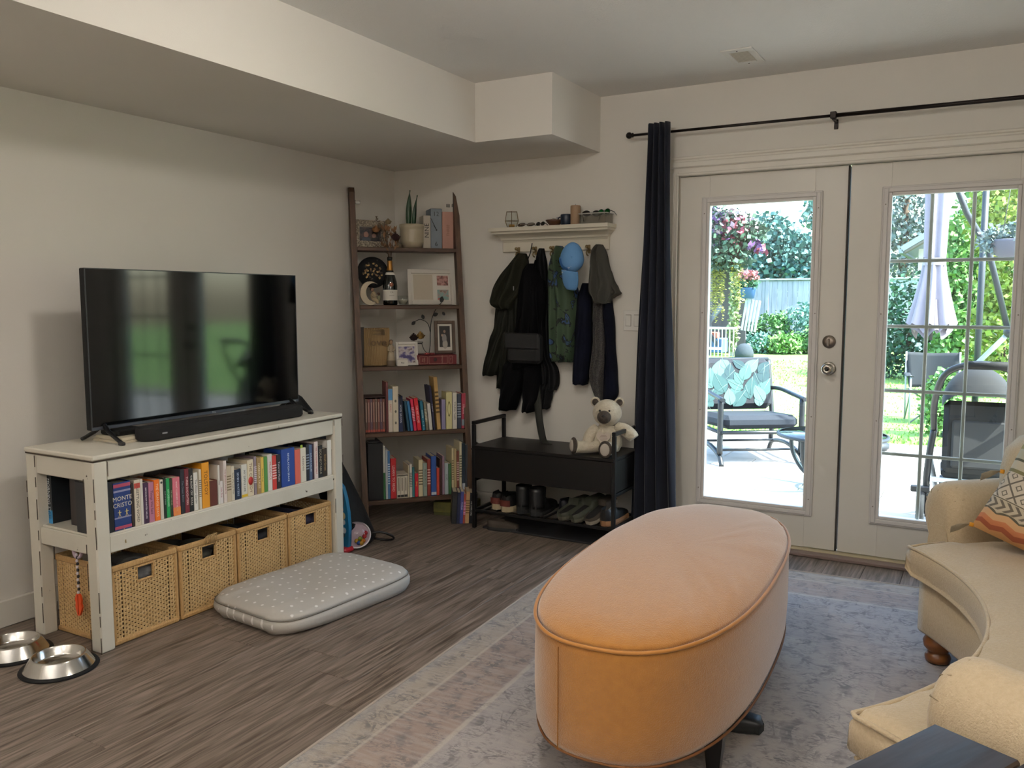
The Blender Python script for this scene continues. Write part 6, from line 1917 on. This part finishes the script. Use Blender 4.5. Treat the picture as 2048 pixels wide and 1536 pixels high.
# foliage
def foliage(blobs, n, size, seed, droop=0, flat=1):
    """leaf blades scattered through ellipsoid shells; blobs are (centre, radii)"""
    rr = random.Random(seed)
    g = G()
    vol = [b[1][0] * b[1][1] * b[1][2] for b in blobs]
    for (c, r), v in zip(blobs, vol):
        for k in range(max(20, int(n * v ** .67 / sum(q ** .67 for q in vol)))):
            u = rr.uniform(-1, 1)
            t = rr.uniform(0, 6.283)
            q = sqrt(1 - u * u)
            s = rr.uniform(.55, 1.04)
            p = Vector((c[0] + r[0] * s * q * cos(t), c[1] + r[1] * s * q * sin(t), c[2] + r[2] * s * u))
            d = Vector((rr.uniform(-1, 1), rr.uniform(-1, 1), rr.uniform(-1, .8) - droop)).normalized()
            e = d.cross(Vector((rr.uniform(-1, 1), rr.uniform(-1, 1), rr.uniform(-1, 1)))).normalized()
            l = size * rr.uniform(.6, 1.3)
            w = l * .38 * flat
            g.add([p, p + d * l * .5 + e * w, p + d * l, p + d * l * .5 - e * w], [(0, 1, 2, 3)], False)
    return g
def leafmat(name, a, b_, s=3):
    if name in _mats: return _mats[name]
    m = mat(name, a, .7, col2=b_, vs=s, contrast=.6)
    for e in [q for q in m.node_tree.nodes if q.type == 'VALTORGB'][0].color_ramp.elements:
        e.color = [c * .55 for c in e.color[:3]] + [1]
    return m
def plant(name, label, cat, loc, blobs, n, size, m, seed, stem=None, group=None, droop=0, flat=1):
    t = thing(name, label, cat, loc, 0, group)
    obj('foliage', foliage(blobs, n, size, seed, droop, flat), m, t, fix=False)
    if stem:
        obj('trunk' if stem > .03 else 'stem', G().tube([(0, 0, 0), (.02, 0, blobs[0][0][2])], [stem, stem * .6], 8), plain('#4a3b2d', .9), t)
    return t
LM1 = leafmat('leaf_bluegreen', '#3f7a78', '#6fa39a')  # cyan haze over the far trees is put into this colour and the next
LM2 = leafmat('leaf_cyan', '#5b9a90', '#8fc4b4')
LM3 = leafmat('leaf_green', '#3f7a3f', '#6fae5c')
LM4 = leafmat('leaf_lime', '#7f9f3a', '#b3c05a')
LM5 = leafmat('leaf_deep', '#2f6250', '#4f8a68')
LM6 = leafmat('leaf_grey', '#6a8480', '#8ea39c')
LM7 = leafmat('leaf_cedar', '#5c9a4a', '#92c46c')
plant('broad_tree', 'big blue-green rounded tree rising behind the fence', 'tree', (-2.7, 24, GZ), [((0, 0, 2.9), (1.25, 1, 1.2)), ((-.7, 0, 2.5), (.8, .8, .8)), ((.8, 0, 2.6), (.8, .8, .9)), ((-.2, 0, 3.7), (.7, .7, .7)), ((.9, -.2, 3.2), (.5, .5, .5))], 5200, .2, LM1, 1, .12)
plant('tall_tree', 'tall pale tree whose crown shows beside the sky', 'tree', (-1.2, 26, GZ), [((0, 0, 4.9), (.9, .8, 1.3)), ((-.5, 0, 4.4), (.6, .6, .6)), ((.4, 0, 6), (.8, .8, .8))], 1700, .2, LM2, 2, .14)
plant('thin_tree', 'thin dark-branched tree left of the broad tree', 'tree', (-5.4, 25, GZ), [((0, 0, 3.4), (1.2, 1, 1.2)), ((.5, 0, 2.6), (1, .8, .9))], 2200, .2, LM5, 3, .1)
plant('conifer', 'grey-green conifer standing beyond the neighbouring roof', 'tree', (.8, 28.3, GZ), [((0, 0, 5.1), (1.3, 1.2, 1.5)), ((.3, 0, 3.3), (1.5, 1.2, 1.2)), ((-.3, 0, 6), (.8, .8, 1.2))], 4000, .18, LM6, 4, .2)
for k, (x, y, rx, rz, lm, lb) in enumerate(((-2.6, 20.4, .55, .5, LM5, 'dark spiky shrub at the foot of the fence beside the stone stump'), (-1.9, 20.2, .6, .65, LM3, 'mid-green leafy shrub in the middle of the fence bed'), (-1.1, 20.3, .6, .8, LM2, 'tall pale fern-like shrub leaning on the fence'), (-2.2, 19.6, .5, .3, LM2, 'low pale ground cover in front of the fence shrubs'), (-1.4, 19.5, .55, .32, LM7, 'low bright green clump at the edge of the lawn'), (-.6, 19.8, .5, .45, LM3, 'rounded green shrub at the far end of the fence bed'))):
    plant('border_shrub', lb, 'shrub', (x, y, GZ), [((0, 0, rz * .8), (rx, .45, rz)), ((rx * .4, -.1, rz * 1.2), (rx * .5, .4, rz * .6))], 1300, .13, lm, 30 + k, .02, 'shrubs along the fence', flat=.7)
plant('dark_hedge', 'dark blue-green hedge behind the folded umbrella', 'hedge', (2.2, 13.4, GZ), [((0, 0, .95), (.95, .6, 1.1)), ((-.6, 0, .7), (.8, .6, .8)), ((.7, .1, 1.1), (.6, .6, 1.1))], 5200, .1, LM5, 41, .06)
plant('cedar', 'bright green cedar with feathery sprays beside the hedge', 'tree', (3.0, 12.2, GZ), [((0, 0, .6), (.42, .4, .8)), ((0, 0, 1.5), (.36, .36, .9)), ((.02, 0, 2.4), (.26, .26, .7)), ((.5, .3, 1.0), (.45, .4, 1.1)), ((.45, .3, 2.2), (.35, .35, .8))], 6500, .11, LM7, 42, .05, droop=.4)
plant('gold_shrub', 'tall yellow-green shrub glowing in the sun by the umbrella mast', 'shrub', (3.75, 10.4, GZ), [((0, 0, .8), (.5, .45, .9)), ((.1, 0, 1.9), (.5, .45, .8)), ((-.15, 0, 2.8), (.45, .4, .7))], 5200, .1, LM4, 43, .05)
plant('green_backdrop', 'broad green tree filling the space above the gold shrub', 'tree', (4.1, 14, GZ), [((0, 0, 3.0), (1.3, 1, 1.6)), ((-.8, 0, 2.2), (.9, .8, 1.1))], 4600, .15, LM3, 44, .1)
plant('low_herb', 'leafy white-flowered herb beside the folding camp chair', 'plant', (3.12, 5.6, GZ), [((0, 0, .35), (.2, .18, .3)), ((.05, 0, .6), (.15, .15, .15))], 900, .07, LM7, 45, .012)

# neighbouring house with a gable, seen over the hedge
nh = thing('neighbour_house', 'neighbouring house with a grey gable roof beyond the hedge', 'house', (2.4, 23, GZ))
obj('wall', G().box(-.75, 3, 0, 4, 0, 3.0), plain('#b5aea6', .9), nh)
rf_ = obj('roof', G().prism([(-1.15, 2.9), (.6, 4.0), (2.4, 5.0), (2.4, 5.2), (.6, 4.2), (-1.2, 3.05)], -.5, 4.2, 'y'), plain('#7f8c92', .8), nh)
obj('gutter', G().box(-1.25, -1.12, -.5, 4.2, 2.85, 2.98, .02), plain('#6f7c84', .6), rf_)
obj('soffit_board', G().prism([(-1.1, 2.86), (.6, 3.9), (.6, 3.97), (-1.1, 2.93)], -.48, 0, 'y'), plain('#5f5a55', .8), nh)
nb = thing('far_house', 'pale house with a low roof just above the fence', 'house', (-.2, 33, GZ))
obj('wall', G().box(-.9, 3.5, 0, 4, 0, 3.3), plain('#c9beb6', .9), nb)
obj('roof', G().prism([(-1.4, 3.2), (1.3, 4.3), (4, 3.2), (4, 3.35), (1.3, 4.5), (-1.5, 3.35)], -.5, 4.5, 'y'), plain('#9a8f90', .8), nb)

# garden shed with climbing vines, white gate
sh = thing('garden_shed', 'dark open garden shed with pale posts and a white beam', 'shed', (-2.9, 18.6, GZ))
obj('back_wall', G().box(-1.6, .5, .6, .7, 0, 2.9), mat('shed_board', '#3a3a40', .9, col2='#4c4a4e', vs=4, stretch=(6, 1, .5)), sh)
obj('side_wall', G().box(-1.6, -1.5, -.4, .6, 0, 2.9), _mats['shed_board'], sh)
for x in (-1.55, .38, -.25):
    obj('post', G().box(x, x + (.16 if x > 0 else .1), -.6, -.45, 0, 2.75, .01), plain('#b5b0a8' if x > 0 else '#55525a', .9), sh)
obj('beam', G().box(-1.6, .6, -.62, -.45, 2.35, 2.62, .01), plain('#bfc3c4', .8), sh)
obj('roof', G().box(-1.8, .75, -.8, .9, 2.8, 2.92, .02), plain('#6a6a70', .9), sh)
br_ = G(Matrix.Translation((-.35, -.5, .75)) @ Matrix.Rotation(radians(38), 4, 'Y'))
obj('brace', br_.box(-.07, .07, -.04, .04, -.65, .75), plain('#6a6a78', .8), sh)
obj('brace', G(Matrix.Translation((-.35, -.44, .75)) @ Matrix.Rotation(radians(-38), 4, 'Y')).box(-.05, .05, -.02, .02, -.6, .6), plain('#4f4f5a', .8), sh)
obj('bench_box', G().box(-.6, .1, -.2, .3, .05, .45, .02), plain('#4a6a9a', .8), sh)
obj('red_crate', G().box(-.35, -.05, -.25, 0, .45, .62, .02), plain('#a05a50', .8), sh)
gt = thing('white_gate', 'low white barred gate standing in front of the shed', 'gate', (-2.72, 17.6, GZ))
for k in range(9):
    obj('bar', G().box(-.4 + k * .1, -.375 + k * .1, -.012, .012, .0, .76, .004), plain('#cfd2d2', .6), gt)
obj('top_rail', G().box(-.43, .5, -.025, .025, .73, .79, .008), plain('#cfd2d2', .6), gt)
obj('low_rail', G().box(-.33, .1, -.02, .02, .18, .25, .006), plain('#cfd2d2', .6), gt)
plant('post_vine', 'pale climbing vine covering the shed post', 'vine', (-2.4, 17.95, GZ), [((0, 0, .9), (.12, .12, .8)), ((.05, 0, 1.9), (.16, .12, .6)), ((-.12, 0, 2.5), (.35, .12, .22))], 1500, .1, leafmat('leaf_pale', '#9ab07a', '#c5d09c'), 50, .02)
tr = thing('slat_stand', 'slatted wooden plant stand beside the shed post', 'stand', (-2.0, 17.5, GZ))
for k in range(5):
    obj('slat', G(Matrix.Rotation(radians(8), 4, 'Y')).box(-.2 + k * .085, -.145 + k * .085, -.02, .02, .7, 1.52, .006), plain('#9aa2ac', .8), tr)
obj('stump', G().lathe([(.24, 0), (.25, .12), (.2, .28), (.1, .36), (.001, .38)], 9, (.0, .05, 0)), mat('stump_bark', '#2f3840', .95, bump=.8, bs=14), tr)
fp = thing('geranium_pot', 'blue pot of pink geraniums on the slatted stand', 'flower pot', (-1.93, 17.48, 1.42))
obj('pot', G().lathe([(.11, 0), (.16, .02), (.2, .26), (.21, .28), (.18, .28), (.001, .24)], 18), plain('#2f4f8a', .6), fp)
obj('foliage', foliage([((0, 0, .42), (.26, .24, .22))], 450, .09, 60), LM5, fp, fix=False)
obj('blooms', foliage([((0, 0, .58), (.3, .26, .14))], 260, .08, 61, flat=2), leafmat('bloom_pink', '#c9666f', '#d99aa0'), fp, fix=False)

# hanging baskets
hb_ = thing('hanging_basket', 'hanging basket of purple and white flowers with trailing yellow vines', 'hanging basket', (1.87, 1.55, 1.74))
obj('basket', G().lathe([(.03, -.12), (.1, -.09), (.145, 0), (.15, .02), (.001, .01)], 20), mat('coir', '#3a302c', .95, bump=.8, bs=40), hb_)
obj('foliage', foliage([((0, -.06, -.04), (.19, .16, .12)), ((0, 0, .13), (.2, .2, .15)), ((-.1, 0, .22), (.12, .12, .1)), ((.14, 0, .1), (.12, .12, .12))], 2300, .04, 70), leafmat('leaf_basket', '#2f5a4a', '#5f8a6a', 12), hb_, fix=False)
obj('purple_flowers', foliage([((-.08, 0, .15), (.16, .2, .15)), ((.2, -.05, .02), (.07, .08, .05))], 320, .03, 71, flat=2.2), leafmat('bloom_purple', '#6a5aa8', '#9a6aa0', 14), hb_, fix=False)
obj('pale_flowers', foliage([((.02, 0, .16), (.2, .2, .16))], 260, .03, 72, flat=2.2), leafmat('bloom_white', '#d5d0dc', '#c99aa8', 14), hb_, fix=False)
obj('red_flowers', foliage([((.06, -.1, .14), (.1, .1, .12)), ((.24, -.03, -.01), (.05, .06, .04))], 120, .03, 73, flat=2.2), leafmat('bloom_red', '#9a3f55', '#b0556a', 14), hb_, fix=False)
tv_ = G()
rv = random.Random(8)
for k in range(30):
    x = rv.choice((-.13, -.1, -.07, -.04, .05, .08, .1)) + rv.uniform(-.02, .02)
    y = rv.uniform(-.12, .05)
    L_ = rv.uniform(.3, .56) if x < 0 else rv.uniform(.2, .42)
    for j in range(int(L_ / .012)):
        z = -.02 - j * .012
        a = rv.uniform(0, 6.28)
        c = Vector((x + rv.uniform(-.012, .012), y + rv.uniform(-.012, .012), z))
        d = Vector((cos(a), sin(a), -.5)) * .02
        e = Vector((-sin(a), cos(a), .2)) * .011
        tv_.add([c, c + d * .5 + e, c + d, c + d * .5 - e], [(0, 1, 2, 3)], False)
obj('trailing_vine', tv_, leafmat('leaf_vine', '#9fae3a', '#c6cf63', 10), hb_, fix=False)
for k in range(3):
    a = 2.1 * k + .4
    obj('chain', G().tube([(.13 * cos(a), .13 * sin(a), .02), (0, 0, .75)], .0025, 5), plain('#4a4640', .5), hb_)
obj('shepherd_hook', G().tube(cr([(-.3, 0, -1.86), (-.3, 0, 0), (-.3, 0, .8), (-.2, 0, .92), (-.05, 0, .9), (0, 0, .76)], 5), .008, 8), M_black, hb_)
hc = thing('hanging_basket', 'grey hanging basket of silvery leaves by the gold shrub', 'hanging basket', (3.68, 3.0, 1.82))
obj('basket', G().lathe([(.03, -.14), (.11, -.1), (.15, 0), (.155, .02), (.001, .01)], 20), mat('grey_felt', '#5c5c66', .95), hc)
obj('foliage', foliage([((0, 0, .06), (.18, .16, .1)), ((-.14, 0, .0), (.1, .1, .1))], 900, .035, 75), LM6, hc, fix=False)
for k in range(3):
    a = 2.1 * k
    obj('chain', G().tube([(.14 * cos(a), .14 * sin(a), .02), (0, 0, .7)], .0025, 5), plain('#4a4640', .5), hc)

obj('shepherd_hook', G().tube(cr([(.3, 0, -1.94), (.3, 0, 0), (.3, 0, .75), (.2, 0, .88), (.05, 0, .86), (0, 0, .71)], 5), .008, 8), M_black, hc)

# ------------------------------------------------------------------ patio lounge chair
M_pf = mat('patio_metal', '#0b1016', .45, col2='#141c24', vs=20)
lc_ = thing('lounge_chair', 'dark metal rocking lounge chair with a leaf-patterned back cushion', 'chair', (1.62, 3.3, GZ), radians(34))
lc_.scale = (1.15, 1.06, 1.0)
def bar(nm, pts, r=.016, m=None):
    return obj(nm, G().tube(cr(pts, 4) if len(pts) > 2 else pts, r, 8), m or M_pf, lc_)
HWc = .33
for s in (-1, 1):
    x = s * HWc
    bar('back_post', [(x, .38, .12), (x, .36, .3), (x, .42, .6), (x, .5, .9)], .022)
    bar('front_post', [(x, -.3, .1), (x, -.3, .35), (x, -.3, .6)], .024)
    bar('arm_rest', [(x, .46, .62), (x, .2, .64), (x, -.1, .62), (x, -.36, .6)], .02)
    bar('base_rocker', [(x, .42, .0), (x, .34, .1), (x, .1, .14), (x, -.1, .13), (x, -.3, .08), (x, -.36, .0)], .02)
    bar('seat_rail', [(x, .38, .28), (x, -.32, .3)], .018)
bar('cross_bar', [(-HWc, -.2, .12), (HWc, -.2, .12)], .012)
bar('cross_bar', [(-HWc, .3, .12), (HWc, .3, .12)], .012)
bar('top_rail', [(-HWc, .5, .9), (HWc, .5, .9)], .022)
bar('front_rail', [(-HWc, -.32, .3), (HWc, -.32, .3)], .018)
obj('seat_cushion', G(Matrix.Translation((0, .02, .37)) @ Matrix.Rotation(radians(-4), 4, 'X')).box(-.3, .3, -.34, .32, -.065, .06, .04), mat('navy_cushion', '#111a26', .85, bump=.2, bs=60), lc_)
M_leafy = bpy.data.materials.new('leaf_print')
M_leafy.use_nodes = True
n, L, b = nodes_of(M_leafy)
b.inputs['Roughness'].default_value = .8
b.inputs['Base Color'].default_value = lin('#070d18')
bkM = Matrix.Translation((0, .36, .42)) @ Matrix.Rotation(radians(-12), 4, 'X')
bc_ = obj('back_cushion', G(bkM).box(-.31, .31, -.09, .06, .0, .5, .05), M_leafy, lc_)
rl = random.Random(14)
for k in range(26):
    x, z = -.25 + .5 * ((k * 5) % 13) / 12 + rl.uniform(-.03, .03), .07 + .38 * ((k * 7) % 26) / 25
    a = rl.uniform(.5, 2.6)
    l = rl.uniform(.13, .22)
    g = G(bkM)
    d = Vector((cos(a), 0, sin(a)))
    e = Vector((-sin(a), 0, cos(a)))
    c = Vector((x, -.0915 - k * .0002, z)) - d * l * .5
    P = []
    for j in range(9):
        t = j / 8
        P.append(c + d * l * t + e * l * .3 * sin(pi * t ** .8))
    for j in range(7, 0, -1):
        t = j / 8
        P.append(c + d * l * t - e * l * .3 * sin(pi * t ** .8))
    P = [Vector((max(-.29, min(.29, p.x)), p.y, max(.02, min(.48, p.z)))) for p in P]
    g.add(P, [tuple(range(len(P)))], False)
    lf = obj('printed_leaf', g, plain(('#1f4344', '#335653', '#17363c', '#476661')[k % 4], .8), bc_, fix=False)
    v = G(bkM)
    v.tube([c + Vector((0, -.0006, 0)), c + d * l + Vector((0, -.0006, 0))], .0018, 5)
    obj('vein', v, plain('#5f7b74', .8), lf)
# round glass table
rt_ = thing('patio_table', 'round glass patio table with curved dark legs', 'table', (2.52, 2.3, GZ))
obj('glass_top', G().lathe([(.001, .43), (.4, .43), (.405, .436), (.4, .442), (.001, .442)], 40, cap=False), glass_mat('table_glass', '#c5d5d8', .03, 3), rt_)
obj('rim', G().lathe([(.4, .415), (.42, .42), (.42, .44), (.4, .444)], 40, cap=False), M_pf, rt_)
for k in range(4):
    a = pi / 4 + k * pi / 2 + .35
    obj('leg', G().tube(cr([(.38 * cos(a), .38 * sin(a), .43), (.36 * cos(a), .36 * sin(a), .25), (.24 * cos(a), .24 * sin(a), .1), (.1 * cos(a), .1 * sin(a), .09), (.2 * cos(a), .2 * sin(a), .0)], 5), .018, 8), M_pf, rt_)
obj('ring', G().tube([(.17 * cos(2 * pi * k / 20), .17 * sin(2 * pi * k / 20), .11) for k in range(21)], .012, 8, cap=False), M_pf, rt_)

# folded cantilever umbrella
um = thing('garden_umbrella', 'folded pale grey cantilever umbrella on a dark slanted mast', 'umbrella', (3.06, 4.6, GZ))
def cano(r0, r1, z0, z1, folds, seed):
    rr = random.Random(seed)
    rings = []
    for j in range(13):
        v = j / 12
        z = z0 + (z1 - z0) * v
        r = r0 + (r1 - r0) * v ** 1.3
        rings.append([(r * (1 + .22 * cos(folds * 2 * pi * k / 64 + .3 * v)) * cos(2 * pi * k / 64), r * (1 + .22 * cos(folds * 2 * pi * k / 64 + .3 * v)) * sin(2 * pi * k / 64), z + .05 * v * cos(folds * 2 * pi * k / 64)) for k in range(64)])
    return G().loft(rings, cap=False)
M_can = mat('umbrella_cloth', '#7f7a84', .9, col2='#8b868f', vs=5)
obj('canopy_upper', cano(.1, .085, 2.9, 1.86, 7, 1), M_can, um)
obj('canopy_lower', cano(.085, .19, 1.86, 1.22, 8, 2), M_can, um)
obj('canopy_flap', cano(.1, .16, 1.5, 1.16, 5, 4), mat('umbrella_lining', '#6b656d', .9), um)
obj('tie_strap', G().lathe([(.1, 1.83), (.105, 1.86), (.1, 1.9)], 24, cap=False), plain('#8d8790', .8), um)
obj('inner_pole', G().tube([(0, 0, 1.1), (0, 0, 3.0)], .02, 8), M_pf, um)
obj('mast', G().tube([(.4, 1.25, 0), (.4, 1.25, 2.9)], .035, 10), mat('umbrella_metal', '#151f27', .5), um)
obj('boom', G().tube([(.02, .1, 2.95), (.25, .35, 2.35), (.45, .4, 2.0), (.66, .4, 1.2)], .03, 8), _mats['umbrella_metal'], um)
obj('boom_hinge', G().ell((.68, .4, 1.18), (.06, .06, .06), 14, 10), _mats['umbrella_metal'], um)
obj('strut', G().tube([(.68, .4, 1.18), (.38, .45, .82)], .025, 8), plain('#8d989c', .5), um)
obj('crank', G().tube([(.4, 1.2, .75), (.4, .9, .78), (.38, .45, .82)], .03, 8), _mats['umbrella_metal'], um)
obj('base', G().box(.1, .7, .95, 1.55, 0, .06, .02), plain('#2f3a44', .7), um)
pw_ = thing('patio_weight', 'black round umbrella weight lying at the edge of the patio', 'weight', (2.55, 4.4, GZ))
obj('disc', G().lathe([(.16, 0), (.2, .02), (.2, .06), (.16, .085), (.05, .09), (.001, .09)], 28), plain('#1d242b', .6), pw_)
obj('hub', G().lathe([(.04, .088), (.04, .11), (.001, .112)], 14), plain('#3d464e', .6), pw_)

# camp chair
cc = thing('camp_chair', 'dark fabric folding camp chair standing on the lawn', 'chair', (3.02, 6.65, GZ), radians(10))
M_cf = mat('camp_fabric', '#141a20', .85, col2='#1c242c', vs=8)
obj('back_panel', G().sheet(lambda u, v: ((u - .5) * (.52 + .1 * v), .22 + .05 * sin(pi * u) + .05 * v, .42 + .42 * v + .03 * abs(u - .5) * v), 10, 10, .006), M_cf, cc)
obj('seat_panel', G().sheet(lambda u, v: ((u - .5) * .5, -.24 + .46 * v, .44 - .05 * sin(pi * u) - .03 * v), 10, 8, .006), M_cf, cc)
for s in (-1, 1):
    obj('back_pole', G().tube([(s * .29, .25, 0), (s * .3, .27, .86)], .011, 8), plain('#8f979c', .4), cc)
    obj('front_pole', G().tube([(s * .29, -.25, 0), (s * .29, -.24, .6)], .011, 8), plain('#8f979c', .4), cc)
    obj('arm_rest', G().sheet(lambda u, v, s=s: (s * .29 + (u - .5) * .07, -.27 + .5 * v, .6 - .02 * sin(pi * v)), 3, 8, .008), M_cf, cc)
    obj('cross_pole', G().tube([(s * .29, -.25, .03), (-s * .27, .24, .4)], .009, 8), plain('#3d464e', .4), cc)
    obj('cross_pole', G().tube([(s * .29, .25, .03), (s * .29, -.25, .4)], .009, 8), plain('#6d767c', .4), cc)

# stroller standing outside the gridded door
sr2 = thing('stroller', 'dark pushchair with a curved handlebar parked outside the gridded door', 'stroller', (3.52, 1.35, GZ), radians(3))
M_st = mat('stroller_frame', '#0c0e12', .4)
M_sf = mat('stroller_fabric', '#090b0e', .85, col2='#0d1013', vs=10)
obj('handlebar', G().tube(cr([(-.24, .0, .66), (-.245, -.12, .85), (-.2, -.22, 1.03), (-.08, -.25, 1.1), (.08, -.25, 1.1), (.2, -.22, 1.03), (.245, -.12, .85), (.24, 0, .66)], 6), .02, 10), M_st, sr2)
obj('grip', G().tube([(-.075, -.25, 1.1), (.2, -.255, 1.1)], .026, 10), M_blackmatte, sr2)
for s in (-1, 1):
    obj('side_tube', G().tube(cr([(s * .24, 0, .66), (s * .26, -.02, .5), (s * .27, -.02, .3), (s * .25, -.05, .1)], 4), .022, 10), M_st, sr2)
    obj('front_tube', G().tube([(s * .26, -.02, .5), (s * .2, .5, .14)], .018, 8), plain('#9aa0a6', .4), sr2)
    w = obj('rear_wheel', G(Matrix.Translation((s * .3, -.05, .135)) @ Matrix.Rotation(radians(90), 4, 'Y')).lathe([(.08, -.02), (.125, -.025), (.135, -.012), (.135, .012), (.125, .025), (.08, .02)], 28), mat('tyre', '#0f1216', .8), sr2)
    obj('hub', G(Matrix.Translation((s * .3, -.05, .135)) @ Matrix.Rotation(radians(90), 4, 'Y')).lathe([(.001, -.022), (.08, -.016), (.08, .016), (.001, .022)], 20), plain('#6a7078', .5), w)
    w2 = obj('front_wheel', G(Matrix.Translation((s * .16, .52, .1)) @ Matrix.Rotation(radians(90), 4, 'Y')).lathe([(.05, -.016), (.09, -.02), (.1, -.01), (.1, .01), (.09, .02), (.05, .016)], 24), _mats['tyre'], sr2)
obj('axle', G().tube([(-.3, -.05, .135), (.3, -.05, .135)], .014, 8), M_st, sr2)
obj('hood', G().loft([[(.2 * cos(a), y, .82 + h * sin(a)) for a in [pi * k / 16 for k in range(17)]] for y, h in ((-.1, .1), (-.05, .2), (.05, .25), (.2, .24), (.32, .16))], cap=False, closed=False), M_sf, sr2, fix=False)
obj('seat_back', G(Matrix.Translation((0, -.06, .4)) @ Matrix.Rotation(radians(-10), 4, 'X')).box(-.19, .19, -.03, .03, 0, .46, .03), mat('stroller_grey', '#131315', .85, col2='#19191b', vs=6), sr2)
obj('back_pocket', G(Matrix.Translation((0, -.095, .44)) @ Matrix.Rotation(radians(-10), 4, 'X')).box(-.14, .16, -.012, .012, 0, .3, .012), mat('pocket_grey', '#1d1d1f', .8), sr2)
obj('seat', G().box(-.19, .19, -.05, .32, .36, .42, .02), M_sf, sr2)
obj('foot_rest', G().box(-.15, .15, .3, .36, .2, .4, .015), M_sf, sr2)
obj('basket', G().loft([[(-.2, -.08, .3), (.2, -.08, .3), (.19, .38, .3), (-.19, .38, .3)], [(-.16, -.02, .13), (.16, -.02, .13), (.15, .33, .13), (-.15, .33, .13)]], smooth=False), mat('basket_mesh', '#10141b', .85), sr2)
obj('crossbar', G().box(-.25, .25, -.05, -.02, .33, .36, .005), plain('#c3c9d2', .4), sr2)
obj('blue_bag', G().box(.04, .2, -.06, .1, .16, .3, .03), plain('#2a66a8', .7), sr2)
obj('pedal', G().box(-.36, -.25, -.08, -.04, .26, .3, .006), M_st, sr2)
